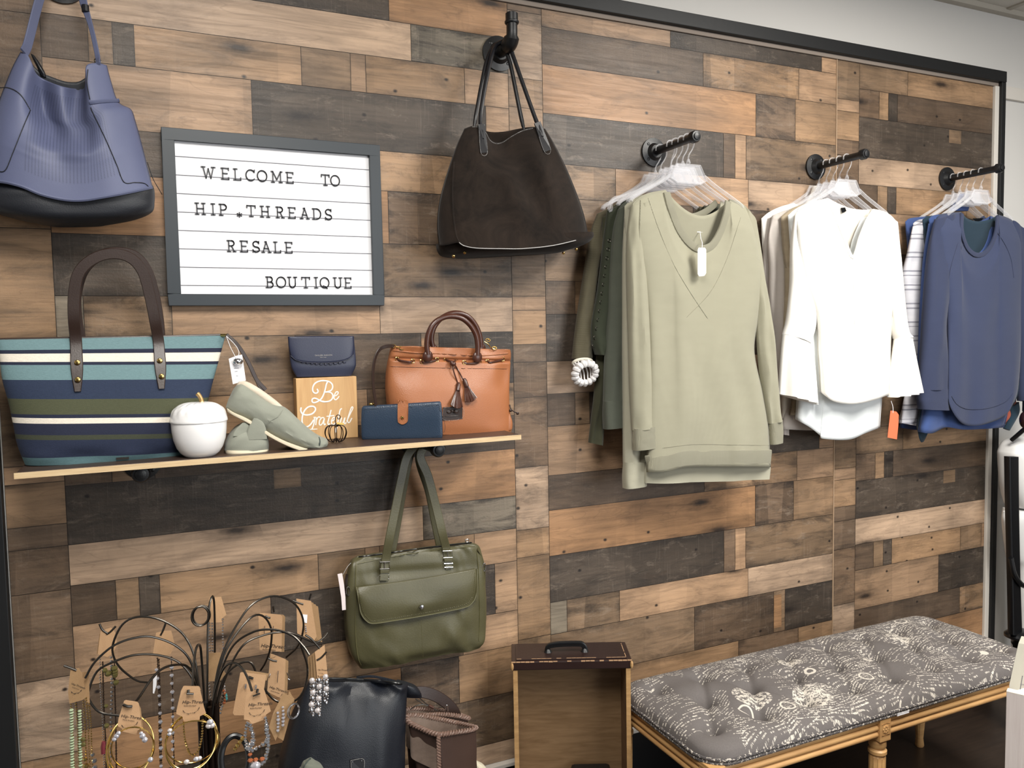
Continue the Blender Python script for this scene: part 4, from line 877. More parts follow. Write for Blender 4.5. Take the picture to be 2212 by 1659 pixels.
# ------------------------------------------------------------------ olive leather bag
def olive_bag():
    pl = Pl(-.062); t = thing('satchel_bag', 'olive leather flap bag hanging tilted below the shelf', 'bag', (.9, -.062, .82))
    rows = [((772, 1202), (1020, 1172), .014, .014), ((757, 1216), (1036, 1184), .024, .022), ((748, 1258), (1043, 1240), .036, .034), ((745, 1310), (1046, 1292), .043, .038), ((747, 1366), (1046, 1340), .047, .042), ((757, 1412), (1043, 1374), .046, .042), ((776, 1440), (1034, 1392), .034, .034)]
    fn = lambda u, v, s: .007*n2(u*3.2+v, v*4.2, 21)+.004*n2(u*8-v*3, v*7, 23)+.006*math.exp(-(((u-v*.8+.1)/.12)**2))*max(0, v-.45)*2-.004*math.exp(-(((u+.5-v*.4)/.1)**2))*max(0, v-.4)*2-.006*math.exp(-((v-.27)/.035)**2)*math.exp(-((u)/.8)**4)
    b = body('body', M['olive'], t, pl, rows, p=4.6, nseg=130, nrow=80, fn=fn); sf = Surf(body.front)
    bot = [(776, 1305), (780, 1325), (790, 1340), (806, 1347), (850, 1341), (900, 1333), (960, 1322), (1005, 1312), (1020, 1302), (1028, 1285)]
    def fdep(u, v):
        q = abs(2*(.05+.91*u)-1); return (.0375+.010*v)*max(0.0, 1-q**3.6)**(1/3.6)+.006+.007*math.sin(math.pi*min(1, v*1.05))+.0022*n2(u*4, v*3, 5)+.004*math.exp(-((v-.75)/.2)**2)*math.exp(-((u-.55)/.14)**2)
    G = patch(pl, [(770, 1268), (850, 1258), (930, 1246), (1031, 1228)], bot, [(770, 1268), (772, 1287), (776, 1305)], [(1031, 1228), (1031, 1258), (1028, 1285)], 60, 30, fdep)
    mb = MB(); mb.grid(G); fl = mb.out('flap', M['olive'], t, solid=.003); sg_ = Surf(np.array(G))
    seam('flap_edge', M['olive_edge'], fl and t, sg_, [(770, 1268)]+bot+[(1031, 1240), (1030, 1229)], .0016, .0005, n=90)
    dashes('flap_stitching', M['olive_edge'], t, sg_, [(775, 1275), (780, 1305), (787, 1326), (800, 1340), (812, 1341), (900, 1327), (960, 1316), (1003, 1306), (1016, 1296), (1023, 1280), (1026, 1236)], .0006, .001)
    stud('snap', M['silver'], t, sg_(911, 1311, .0035), .006, .004)
    for dx in (-3, 3): dashes('centre_stitching', M['olive_edge'], t, sf, [(913+dx, 1340), (914+dx, 1370), (917+dx, 1421)], .0006, .0012)
    for P_ in ([(769, 1214), (768, 1260), (768, 1300), (768, 1370), (773, 1418), (780, 1437)], [(1030, 1190), (1034, 1240), (1036, 1300), (1036, 1350), (1034, 1388)], [(772, 1218), (850, 1202), (930, 1190), (1026, 1180)]): seam('piping', M['olive_edge'], t, sf, P_, .0013, .0008, n=50)
    seam('zip', M['black_plastic'], t, sf, [(775, 1203), (850, 1193), (930, 1182), (1018, 1172)], .0018, .0005, n=40)
    mb = MB(); c = at(1009, 1168, -.075); mb.tube([c+np.array([.005*math.cos(a), 0, .004*math.sin(a)]) for a in np.linspace(0, 2*math.pi, 11)[:-1]], .0012, n=6, closed=True); mb.out('zip_pull', M['silver'], t)
    hk = np.array([.9255, -.07, 1.204])
    SL = [(829, 1254), (833, 1210), (842, 1160), (855, 1095), (868, 1030), (880, 985)]; SR = [(971, 1228), (965, 1190), (955, 1150), (942, 1095), (925, 1030), (908, 985)]
    for S_, sd in ((SL, -1), (SR, 1)):
        Q = [sf(*S_[0], .006), sf(*S_[1], .008)]+[at(*q, -.098+.006*i) for i, q in enumerate(S_[2:])]+[hk+[sd*.0135, 0, -.010], hk+[sd*.004, 0, .0005]]
        sp = ribbon('strap', M['olive'], t, Q, .0225, .0035, (0, -1, 0), n=60)
        if sd < 0: Q2 = [at(846, 1195, -.045), at(858, 1130, -.045), at(870, 1060, -.05), at(884, 990, -.056), hk+[-.0135, .02, -.010], hk+[-.004, .02, .0005]]
        else: Q2 = [at(950, 1178, -.045), at(938, 1120, -.045), at(926, 1060, -.05), at(905, 990, -.056), hk+[.0135, .02, -.010], hk+[.004, .02, .0005]]
        ribbon('back_strap', M['olive'], t, Q2, .0215, .0035, (0, -1, 0), n=50)
        (bx, by) = (831, 1222) if sd < 0 else (967, 1198)
        c0 = sf(bx, by, .011); ax = np.array([1, 0, -.10]); az = np.array([.06*-sd, 0, 1.0])
        mb = MB(); K = [(-.0125, -.008), (.0125, -.008), (.0125, .010), (-.0125, .010)]; mb.tube([c0+ax*a+az*b2 for a, b2 in K], .0015, n=6, closed=True); mb.tube([c0+az*.010, c0-az*.008], .0012, n=6); mb.out('buckle', M['silver'], t)
        mb = MB(); c1 = c0-az*.015; mb.obox(c1, ax*.0115, az*.004, np.array([0, .003, 0])); mb.out('strap_keeper', M['olive'], t, sm=False, bevel=.001)
        c2 = c0-az*.030; mb = MB(); mb.tube([c2+ax*a+az*b2 for a, b2 in ((-.012, -.004), (.012, -.004), (.012, .006), (-.012, .006))], .0014, n=6, closed=True); mb.out('ring', M['silver'], t)
    for q in ((752, 1277), (1046, 1225)):
        c = sf(*q, .004); mb = MB(); mb.tube([c+np.array([.004*math.cos(a), 0, .011*math.sin(a)]) for a in np.linspace(0, 2*math.pi, 13)[:-1]], .0013, n=6, closed=True); mb.out('ring', M['silver'], t)
    ribbon('side_tab', M['olive'], t, [sf(1032, 1186, .004), at(1042, 1205, -.07), at(1047, 1235, -.07), at(1047, 1265, -.07)], .012, .003, (1, -.3, 0), n=20)
    ribbon('side_tab', M['strap_brown'], t, [at(750, 1240, -.065), at(747, 1262, -.07), at(748, 1290, -.07)], .008, .003, (-.7, -.7, 0), n=20)
    g = thing('price_tag', 'narrow pale pink paper tag tied at the corner of the olive bag', 'tag', at(738, 1280, -.08))
    slab('card', M['pink_paper'], g, Pl(-.088), [(729, 1240), (739, 1238), (743, 1262), (746, 1290), (747, 1317), (739, 1318), (737, 1290), (733, 1264)], .0007, 0)
    wire('string', M['stitch'], g, [at(741, 1241, -.087), at(750, 1225, -.085), sf(758, 1216, .001)], .0006, n=10)
olive_bag()
# ------------------------------------------------------------------ hangers and garments
class PlS:
    """a plane copied along the rod: same outline in metres, moved by off"""
    def __init__(s, pl, off): s.b = pl; s.n = pl.n; s.off = np.asarray(off, float)
    def __call__(s, px, py, d=0.0): return s.b(px, py, d)+s.off
def hanger(rx, rz, y, label, group, tilt=0.0, sc=1.0):
    t = thing('clear_hanger', label, 'hanger', (rx, y, rz+.016), group)
    c = np.array([rx, y, rz]); W = lambda x, z, d=0.0: c+np.array([x*sc*math.cos(tilt), x*sc*math.sin(tilt)+d, z*sc])
    mb = MB(); mb.tube(smooth([W(-.0165, -.004), W(-.015, .008), W(-.006, .0145), W(.006, .0142), W(.017, .004), W(.020, -.012), W(.013, -.028), W(.003, -.042), W(0, -.052), W(0, -.062)], 40), .0018, n=8); mb.out('hook', M['clear'], t)
    mb = MB(); mb.lathe([(.004, 0), (.0065, .004), (.005, .010), (.003, .015)], W(0, -.070), (0, 0, 1), 12); mb.out('collar', M['clear'], t)
    mb = MB(); L = [W(-.040, -.072), W(.040, -.072), W(.062, -.112), W(.040, -.122), W(-.040, -.122), W(-.062, -.112)]
    mb.tube(L, .0042, n=8, closed=True)
    mb.tube(smooth([W(-.055, -.100), W(-.09, -.122), W(-.14, -.148), W(-.185, -.172), W(-.192, -.182)], 20), .0055, n=8); mb.tube(smooth([W(.055, -.100), W(.09, -.122), W(.14, -.148), W(.185, -.172), W(.192, -.182)], 20), .0055, n=8)
    mb.out('frame', M['clear'], t)
    mb = MB(); mb.prism([W(-.040, -.072, -.001), W(.040, -.072, -.001), W(.060, -.110, -.001), W(.040, -.121, -.001), W(-.040, -.121, -.001), W(-.060, -.110, -.001)], (0, .002, 0)); mb.out('web', M['clear'], t, sm=False)
    return t
def torso(t, mat, pl, shL, neckF, shR, left, right, hem, neckB, hemB=None, D=.034, folds=.004, seed=1, nv=64, lining=None, back=True, low=None):
    """front and back panels of a top; pixel curves; returns Surf of the front"""
    n1_, n2_, n3_ = 16, 34, 16
    def top(neck): return smooth([np.array(q, float) for q in shL], n1_)[:-1]+smooth([np.array(q, float) for q in neck], n2_)+smooth([np.array(q, float) for q in shR], n3_)[1:]
    nu = n1_+n2_+n3_-2; uL, uR = (n1_-1)/(nu-1), (n1_+n2_-2)/(nu-1)
    def build(neck, hem_, front):
        T = np.array(top(neck)); B = np.array(smooth([np.array(q, float) for q in hem_], nu)); L = np.array(smooth([np.array(q, float) for q in left], nv)); R = np.array(smooth([np.array(q, float) for q in right], nv))
        if not front: B[0], B[-1] = B[0], B[-1]
        L = L+(B[0]-L[-1])*np.linspace(0, 1, nv)[:, None]**3; R = R+(B[-1]-R[-1])*np.linspace(0, 1, nv)[:, None]**3; G = []
        for i in range(nv):
            v = i/(nv-1); row = []
            for j in range(nu):
                u = j/(nu-1); q = (1-v)*T[j]+v*B[j]+(1-u)*L[i]+u*R[i]-((1-u)*(1-v)*T[0]+u*(1-v)*T[-1]+(1-u)*v*B[0]+u*v*B[-1])
                side = max(0.0, 1-(2*u-1)**6)**.6
                onsh = 0.0 if uL < u < uR else 1.0
                rise = min(1.0, v/.10)**.7 if onsh else .55+.45*min(1, v/.12)
                e = min(1, (min(abs(u-uL), abs(u-uR)))/.05) if not onsh else 0; rise = rise if onsh else (rise*e+min(1.0, v/.10)**.7*(1-e))
                d = D*side*rise*(1+.25*v)
                f = folds*v*(math.sin(u*17+seed+2*n2(u*3, v*2, seed))+.7*n2(u*9, v*1.3, seed+3))*side+folds*1.2*n2(u*5, v*4, seed+9)*side*min(1, v*3)
                row.append(pl(q[0], q[1], (d+f) if front else -(d*.9)+f*.5))
            G.append(row)
        return G
    F = build(neckF, hem, True); mb = MB(); mb.grid(F, uv=lambda u, v: (u, v)); mb.out('front_panel', mat, t, solid=.0016)
    if back:
        mb = MB(); mb.grid(build(neckB, hemB or hem, False), uv=lambda u, v: (u, v)); mb.out('back_panel', lining or mat, t, solid=.0016)
    return Surf(np.array(F))
def sleeve(t, mat, pl, rows, d=.030, p=2.2, seed=1, amp=.004, name='sleeve', nrow=50, capped=(True, True)):
    if name == 'cuff': amp = .0008
    fn = lambda u, v, s: amp*(n2(u*2.2, v*7, seed)+.6*math.sin(u*5+v*6+seed)*v)
    return body(name, mat, t, pl, [(a, b, d*(.35, .6, .85)[i] if i < 3 and name == 'sleeve' else d, d*(.5 if i == 0 else 1)) for i, (a, b) in enumerate(rows)], p=p, nseg=36, nrow=nrow, fn=fn, capped=capped)
def band(t, mat, sf, pts, r, off, name, n=60, flat=.45): 
    Q = [sf(*q, off) for q in smooth([np.array(q, float) for q in pts], n)]; mb = MB(); mb.tube(Q, r, n=10, flat=((0, -1, 0), flat)); return mb.out(name, mat, t)
SAGE = cloth('sage_ribbed_knit', '#a09c84', .92, .05, ('Z', 1500), 800, .35)
SAGE_RIB = cloth('sage_rib_edge', '#9d9982', .92, .05, ('X', 1400), 800, .6)
SAGE_L = cloth('pale_sage_jersey', '#aca892', .92, .05)
GREYGREEN = cloth('dark_grey_green_fleece', '#52564a', .95, .12, None, 600, .5)
DKGREEN = cloth('dark_bottle_green', '#363b2c', .9, .12)
DKOLIVE = cloth('dark_olive_jersey', '#42422f', .9, .12)
BROWNOL = cloth('brown_olive_knit', '#5f5842', .95, .12, ('Z', 1200), 700, .5)
WHITE = cloth('white_crepe', '#f4f1ea', .8, .02, None, 600, .15)
IVORY = cloth('ivory_chiffon', '#ece4d6', .85, .03, None, 600, .15)
GREIGE = cloth('greige_knit', '#dcd2ca', .95, .05, ('Z', 1200), 700, .5)
SEQUIN = cloth('beige_sequin_knit', '#a9987c', .5, .25, None, 260, .9)
COOLW = cloth('cool_white_satin', '#e6ecee', .6, .02, None, 500, .1)
SLATE = cloth('slate_blue_fleece', '#394260', .95, .06, None, 700, .35)
SLATE_D = cloth('slate_blue_raglan', '#353d59', .95, .06, None, 700, .35)
ROYAL = cloth('royal_blue_jersey', '#3a538c', .9, .08)
TEAL = cloth('dark_teal_jersey', '#213848', .9, .1)
NAVYJ = cloth('navy_jersey', '#232b40', .9, .1)
ORANGEJ = cloth('rust_orange_jersey', '#b4553a', .9, .1)
CREAMBAND = cloth('cream_crochet', '#d8d2c0', .95, .06, None, 300, .8)
POM = cloth('white_tassel_yarn', '#dcd9d8', .98, .08, None, 300, .9)
G1P = dict(shL=[(1366, 440), (1380, 427), (1400, 417), (1437, 410)], neckF=[(1437, 410), (1446, 445), (1464, 492), (1488, 527), (1512, 541), (1537, 535), (1558, 505), (1571, 465), (1576, 430)],
           shR=[(1576, 430), (1598, 436), (1618, 455), (1630, 490)], left=[(1366, 440), (1366, 500), (1374, 560), (1386, 605), (1396, 693), (1399, 790), (1398, 900), (1396, 1020)],
           right=[(1630, 490), (1640, 545), (1648, 605), (1638, 690), (1630, 760), (1648, 850), (1660, 920), (1665, 1009)], hem=[(1396, 1020), (1440, 1019), (1481, 1009), (1570, 1008), (1665, 1009)],
           neckB=[(1437, 410), (1462, 438), (1490, 459), (1518, 466), (1548, 455), (1576, 430)])
R1, R2, R3 = RODS
def sage_sweater():
    pl = Pl(-.168); t = thing('knit_sweater', 'sage ribbed sweater with V seams and a white tag, foremost on its rod', 'sweater', (R1[0], -.168, R1[1]-.1), 'green and sage tops on the iron rod')
    sf = torso(t, SAGE, pl, **G1P, folds=.0055, seed=2, D=.026)
    sleeve(t, SAGE, pl, [((1362, 446), (1400, 436)), ((1357, 500), (1398, 500)), ((1355, 560), (1395, 575)), ((1356, 640), (1398, 650)), ((1358, 720), (1404, 730)), ((1360, 800), (1413, 805)), ((1363, 880), (1420, 880)), ((1366, 930), (1425, 922))], .024, seed=4, amp=.005)
    sleeve(t, SAGE_RIB, pl, [((1367, 926), (1425, 918)), ((1368, 950), (1429, 942)), ((1369, 973), (1432, 963))], .0225, name='cuff', nrow=12, p=3)
    sleeve(t, SAGE, pl, [((1606, 445), (1634, 478)), ((1612, 520), (1642, 530)), ((1622, 590), (1652, 600)), ((1632, 650), (1661, 668)), ((1636, 720), (1669, 735)), ((1642, 800), (1677, 810)), ((1652, 880), (1683, 880)), ((1658, 915), (1685, 908))], .020, seed=7, amp=.005)
    sleeve(t, SAGE_RIB, pl, [((1660, 915), (1686, 905)), ((1662, 940), (1687, 930)), ((1663, 960), (1687, 955))], .0185, name='cuff', nrow=12, p=3)
    band(t, SAGE_RIB, sf, [(1440, 416), (1449, 450), (1466, 494), (1490, 526), (1513, 538), (1537, 531), (1556, 502), (1569, 464), (1573, 436)], .0115, .0005, 'collar', n=70, flat=.35)
    q = PlS(pl, (0, .052, 0)); mb = MB(); mb.tube([q(*z) for z in smooth([np.array(z, float) for z in ((1440, 412), (1462, 436), (1490, 456), (1518, 463), (1548, 452), (1573, 432))], 40)], .010, n=10, flat=((0, -1, 0), .35)); mb.out('back_collar', SAGE_RIB, t)
    band(t, SAGE_RIB, sf, [(1398, 1000), (1440, 1000), (1481, 990), (1570, 988), (1664, 987)], .0225, -.003, 'hem_band', n=60, flat=.16)
    for P in ([(1400, 428), (1425, 500), (1455, 570), (1490, 630), (1530, 690)], [(1600, 470), (1570, 560), (1535, 630), (1483, 686)], [(1431, 968), (1500, 960), (1580, 961), (1663, 962)]): dashes('seam_stitching', SAGE_RIB, t, sf, P, .0006, .0006, step=2.4, fill=.95)
    seam('armhole_seam', SAGE_RIB, t, sf, [(1384, 432), (1382, 520), (1387, 600)], .0012, .001, n=30)
    b = body('back_hem', SAGE_L, t, Pl(-.150), [((1396, 1000), (1662, 990), .018, .014), ((1393, 1022), (1661, 1012), .020, .016), ((1392, 1043), (1658, 1034), .020, .016)], p=4, nseg=60, nrow=14, fn=lambda u, v, s: .006*math.sin(u*7)*v)
    # neck label, loop and price tag
    slab('neck_label', M['white_paper'], t, Pl(-.150), [(1500, 478), (1524, 478), (1525, 488), (1518, 490), (1518, 502), (1506, 502), (1506, 490), (1498, 489)], .001, 0)
    g = thing('price_tag', 'long white price tag hanging in the neck of the sage sweater', 'tag', at(1516, 535, -.20), 'white garment tags')
    P = [(1509, 535), (1522, 535), (1525, 539), (1525, 590), (1521, 596), (1510, 597), (1507, 592), (1507, 540)]
    slab('card', M['white_paper'], g, Pl(-.218), P, .0008, 0); wire('string', M['white_paper'], g, [at(1512, 500, -.155), at(1514, 515, -.18), at(1517, 525, -.205), at(1516, 540, -.2195)], .0009, n=14)
sage_sweater()
hanger(*R1, -.172, 'clear plastic hanger holding the foremost sage sweater', 'clear hangers on the green tops rod')
def behind(t, mat, base, y0, y, hem=None, seed=1, D=.022, dz=0.0, dx=0.0, **kw):
    P = dict(G1P); P.update(kw); pl = PlS(Pl(y0), (dx, y-y0, dz))
    if hem: P['hem'] = hem
    return torso(t, mat, pl, **P, D=D, seed=seed)
def stack_green():
    g = 'green and sage tops on the iron rod'; hg = 'clear hangers on the green tops rod'
    t = thing('knit_sweater', 'pale sage long-hem sweater directly behind the foremost sage sweater', 'sweater', (R1[0], -.13, R1[1]-.1), g)
    behind(t, SAGE_L, None, -.168, -.128, hem=[(1384, 1032), (1440, 1036), (1520, 1022), (1600, 1030), (1660, 1022)], seed=5, neckB=[(1437, 410), (1460, 470), (1490, 512), (1518, 520), (1548, 508), (1576, 430)])
    pl = Pl(-.128); sleeve(t, SAGE_L, pl, [((1350, 452), (1376, 440)), ((1346, 560), (1380, 560)), ((1345, 700), (1382, 700)), ((1346, 850), (1388, 850)), ((1347, 1000), (1392, 1000))], .020, seed=3)
    sleeve(t, SAGE_L, pl, [((1347, 998), (1393, 996)), ((1347, 1030), (1394, 1026)), ((1348, 1055), (1394, 1048))], .022, name='cuff', nrow=12, p=3); hanger(*R1, -.146, 'clear plastic hanger right behind the foremost hanger, over the pale sage sweater', hg, .05)
    t = thing('sweatshirt', 'dark grey-green sweatshirt with wide cuff, behind the sage sweaters', 'sweatshirt', (R1[0], -.1, R1[1]-.1), g)
    behind(t, GREYGREEN, None, -.168, -.098, hem=[(1400, 985), (1450, 985), (1520, 980), (1600, 985), (1660, 980)], seed=8)
    pl = Pl(-.100); sleeve(t, GREYGREEN, pl, [((1336, 452), (1362, 436)), ((1326, 500), (1360, 490)), ((1318, 580), (1358, 580)), ((1312, 680), (1358, 680)), ((1307, 780), (1357, 780)), ((1304, 868), (1357, 864))], .024, seed=5)
    sleeve(t, GREYGREEN, pl, [((1303, 866), (1358, 864)), ((1304, 896), (1360, 892)), ((1305, 927), (1362, 920))], .022, name='cuff', nrow=12, p=3); hanger(*R1, -.118, 'clear plastic hanger over the dark grey-green sweatshirt', hg, -.05)
    t = thing('blouse', 'dark green top with a lace-up eyelet sleeve', 'blouse', (R1[0], -.075, R1[1]-.1), g)
    behind(t, DKGREEN, None, -.168, -.074, hem=[(1400, 930), (1520, 930), (1660, 925)], seed=10)
    pl = Pl(-.078); b = sleeve(t, DKGREEN, pl, [((1312, 455), (1345, 440)), ((1306, 510), (1342, 500)), ((1299, 570), (1336, 580)), ((1290, 640), (1328, 650)), ((1279, 700), (1322, 710)), ((1280, 740), (1314, 745)), ((1288, 766), (1310, 768))], .024, seed=6); sf = Surf(body.front)
    for i in range(13):
        f = i/12; q = (1316-26*f-8*f*f, 520+228*f); c = sf(*q, .0012); mb = MB(); mb.tube([c+np.array([.0042*math.cos(a), 0, .0046*math.sin(a)]) for a in np.linspace(0, 2*math.pi, 13)[:-1]], .0009, n=6, closed=True); mb.out('eyelet', M['gun'], t)
    hanger(*R1, -.092, 'clear plastic hanger over the lace-up green top', hg, .06)
    t = thing('blouse', 'dark olive top with a narrow sleeve ending below the eyelet sleeve', 'blouse', (R1[0], -.05, R1[1]-.1), g)
    behind(t, DKOLIVE, None, -.168, -.052, hem=[(1400, 940), (1520, 940), (1660, 935)], seed=12)
    sleeve(t, DKOLIVE, Pl(-.056), [((1302, 470), (1330, 455)), ((1300, 560), (1324, 560)), ((1296, 660), (1318, 660)), ((1290, 760), (1314, 760)), ((1284, 850), (1310, 850)), ((1277, 910), (1305, 910)), ((1272, 956), (1301, 962))], .016, seed=7); hanger(*R1, -.040, 'clear plastic hanger second from the wall on the green tops rod', hg, -.07)
    t = thing('sweater_top', 'brown-olive top with a white pompom tassel cuff, rearmost on its rod', 'sweater', (R1[0], -.03, R1[1]-.1), g)
    behind(t, BROWNOL, None, -.168, -.030, hem=[(1400, 950), (1520, 950), (1660, 945)], seed=14, D=.014)
    sleeve(t, BROWNOL, Pl(-.046), [((1290, 462), (1312, 452)), ((1278, 500), (1304, 500)), ((1265, 570), (1292, 580)), ((1252, 650), (1284, 660)), ((1242, 720), (1280, 730)), ((1236, 775), (1278, 775))], .020, seed=8)
    c = at(1260, 806, -.070); V = lambda a, rx, rz, dy=0.0, dz=0.0: c+np.array([rx*math.cos(a), dy-.010*math.sin(a), rz*math.sin(a)+dz])
    mb = MB(); mb.tube([V(a, .030, .010, .004, .030) for a in np.linspace(0, 2*math.pi, 25)[:-1]], .0045, n=8, closed=True); mb.out('cuff_band', CREAMBAND, t)
    for k in range(15):
        a = 2*math.pi*(k+.5)/15; p0 = V(a, .030, .010, .002, .027); p1 = V(a, .025, .020, -.012); p2 = V(a, .041, .036, -.006)
        mb = MB(); mb.tube([p0, (p0+p1)/2+np.array([0, -.004, 0]), p1], .0022, n=6); mb.tube(smooth([p1, (p1+p2)/2+np.array([0, -.006, 0]), p2], 8), [.0055, .008, .0088, .0088, .0085, .008, .007, .005], n=8); mb.out('pompom_tassel', POM, t)
    hanger(*R1, -.012, 'clear plastic hanger nearest the flange on the green tops rod', hg, .04)
    t = thing('clear_hanger', 'clear hanger end with a hooked tip poking out above the dark green shoulders', 'hanger', at(1325, 440, -.085), hg)
    mb = MB(); mb.tube(smooth([at(1395, 405, -.085), at(1370, 415, -.088), at(1345, 424, -.09), at(1328, 428, -.09), at(1318, 438, -.09), at(1315, 452, -.09)], 24), .0048, n=8); mb.tube(smooth([at(1315, 452, -.09), at(1318, 457, -.09), at(1322, 452, -.09), at(1321, 440, -.09), at(1332, 433, -.09), at(1352, 430, -.09), at(1390, 414, -.085)], 24), .003, n=8); mb.out('arm', M['clear'], t)
    mb = MB(); mb.tube(smooth([(R1[0]-.012, -.085, R1[1]-.002), (R1[0]-.006, -.085, R1[1]+.0145), (R1[0]+.008, -.085, R1[1]+.013), (R1[0]+.017, -.085, R1[1]-.008), (R1[0]+.006, -.085, R1[1]-.04), (R1[0], -.085, R1[1]-.07)], 30), .0018, n=8); mb.tube(smooth([(R1[0], -.085, R1[1]-.07), (R1[0]-.03, -.085, R1[1]-.085), at(1395, 405, -.085)], 12), .004, n=8); mb.out('hook', M['clear'], t)
stack_green()
# ------------------------------------------------------------------ white tops
B1P = dict(shL=[(1718, 462), (1735, 448), (1760, 436), (1789, 428)], neckF=[(1789, 428), (1802, 460), (1820, 506), (1843, 560), (1858, 515), (1872, 480), (1888, 452)], shR=[(1888, 452), (1908, 456), (1925, 466), (1937, 480)],
           left=[(1718, 462), (1722, 540), (1738, 620), (1762, 690), (1767, 760), (1770, 800), (1772, 847)], right=[(1937, 480), (1938, 560), (1930, 650), (1924, 730), (1922, 800), (1920, 853)],
           hem=[(1772, 847), (1801, 867), (1838, 873), (1880, 867), (1920, 853)], neckB=[(1789, 428), (1812, 440), (1838, 450), (1865, 453), (1888, 452)])
def bell(t, mat, pl, rows, ruffle, seed):
    sleeve(t, mat, pl, rows, .026, seed=seed, amp=.002)
    n = 20
    fn = lambda u, v, s: .010*v*math.sin(u*11+seed)
    body('ruffle', mat, t, pl, [(a, b, .024+.008*i, .02) for i, (a, b) in enumerate(ruffle)], p=2.2, nseg=80, nrow=24, fn=fn)
def white_blouse():
    g = 'white and cream tops on the iron rod'; hg = 'clear hangers on the white tops rod'
    pl = Pl(-.135); t = thing('blouse', 'bright white V-neck blouse with pleated bell cuffs, foremost on its rod', 'blouse', (R2[0], -.135, R2[1]-.1), g)
    sf = torso(t, WHITE, pl, **B1P, folds=.003, seed=3, lining=IVORY)
    bell(t, WHITE, pl, [((1717, 466), (1748, 450)), ((1711, 530), (1752, 540)), ((1708, 620), (1762, 630)), ((1700, 690), (1760, 700)), ((1692, 722), (1748, 742))], [((1692, 722), (1748, 744)), ((1687, 770), (1757, 790)), ((1681, 851), (1763, 874))], 2)
    bell(t, WHITE, pl, [((1922, 470), (1938, 484)), ((1922, 560), (1944, 556)), ((1924, 640), (1952, 660)), ((1930, 710), (1958, 714)), ((1934, 732), (1966, 727))], [((1934, 732), (1966, 727)), ((1926, 790), (1972, 780)), ((1918, 858), (1982, 846))], 5)
    band(t, WHITE, sf, [(1790, 432), (1803, 464), (1821, 508), (1842, 556), (1858, 512), (1872, 478), (1886, 455)], .0055, .001, 'neck_binding', n=50)
    slab('neck_label', M['black_plastic'], t, Pl(-.118), [(1816, 449), (1825, 448), (1828, 456), (1819, 460)], .001, 0)
    seam('placket', IVORY, t, sf, [(1843, 562), (1844, 620), (1846, 700)], .0012, .0008)
    hanger(*R2, -.135, 'clear hanger holding the bright white blouse', hg, 0, .95)
    t = thing('tunic', 'cool white tunic whose longer hem shows under the white blouse', 'tunic', (R2[0], -.1, R2[1]-.1), g)
    P = dict(B1P); P['hem'] = [(1735, 908), (1765, 925), (1786, 942), (1794, 950), (1849, 952), (1885, 938), (1916, 926)]; P['left'] = [(1718, 462), (1725, 560), (1735, 700), (1738, 800), (1735, 908)]; P['right'] = [(1937, 480), (1936, 600), (1928, 740), (1922, 840), (1916, 926)]
    torso(t, COOLW, PlS(Pl(-.135), (0, .030, 0)), **P, folds=.006, seed=7, D=.022); hanger(*R2, -.105, 'clear hanger second from the front on the white tops rod', hg, .05, .95)
    tg = thing('price_tag', 'orange paper tag hanging below the white blouse', 'tag', at(1930, 915, -.16)); slab('card', M['orange_paper'], tg, Pl(-.150), [(1923.5, 887), (1936, 889), (1941, 896), (1940, 920), (1937, 949), (1917, 945)], .0008, 0); wire('string', M['white_paper'], tg, [at(1925, 866, -.145), at(1929, 880, -.150), at(1929, 892, -.152)], .0008, n=8)
    t = thing('cardigan', 'beige sparkly cardigan seen as a narrow strip behind the white blouse', 'cardigan', (R2[0], -.075, R2[1]-.1), g)
    torso(t, SEQUIN, PlS(Pl(-.135), (0, .060, 0)), **{**B1P, 'hem': [(1735, 900), (1800, 905), (1850, 905), (1915, 895)]}, folds=.004, seed=9, D=.02)
    sleeve(t, SEQUIN, Pl(-.078), [((1700, 470), (1722, 452)), ((1698, 540), (1718, 540)), ((1697, 640), (1714, 640)), ((1692, 740), (1712, 740)), ((1688, 800), (1712, 805))], .016, seed=2); hanger(*R2, -.078, 'clear hanger over the beige sparkly cardigan', hg, -.05, .95)
    t = thing('cardigan', 'greige knit cardigan with its sleeve out at the side of the white tops', 'cardigan', (R2[0], -.05, R2[1]-.1), g)
    torso(t, GREIGE, PlS(Pl(-.135), (-.02, .085, -.01)), **{**B1P, 'hem': [(1740, 925), (1800, 928), (1850, 926), (1915, 915)]}, folds=.004, seed=12, D=.018)
    pl = Pl(-.052); sleeve(t, GREIGE, pl, [((1668, 466), (1704, 452)), ((1660, 520), (1702, 520)), ((1662, 578), (1702, 580)), ((1662, 650), (1698, 660)), ((1668, 740), (1696, 740)), ((1680, 820), (1700, 822))], .018, seed=4)
    sleeve(t, IVORY, pl, [((1690, 800), (1725, 800)), ((1688, 860), (1732, 862)), ((1690, 905), (1735, 910))], .016, seed=4, name='hem_corner', nrow=14); hanger(*R2, -.050, 'clear hanger over the greige knit cardigan', hg, .05, .95)
    t = thing('turtleneck', 'white turtleneck top with its collar standing up, rearmost of the white tops', 'sweater', (R2[0], -.025, R2[1]-.1), g)
    torso(t, WHITE, PlS(Pl(-.135), (-.035, .110, .0)), **{**B1P, 'hem': [(1750, 930), (1800, 935), (1850, 935), (1910, 930)]}, folds=.003, seed=15, D=.014)
    sleeve(t, GREIGE, Pl(-.030), [((1658, 472), (1690, 456)), ((1650, 530), (1682, 530)), ((1650, 600), (1684, 600)), ((1658, 700), (1690, 700)), ((1668, 800), (1694, 800)), ((1682, 900), (1700, 902)), ((1686, 938), (1702, 940))], .014, seed=6)
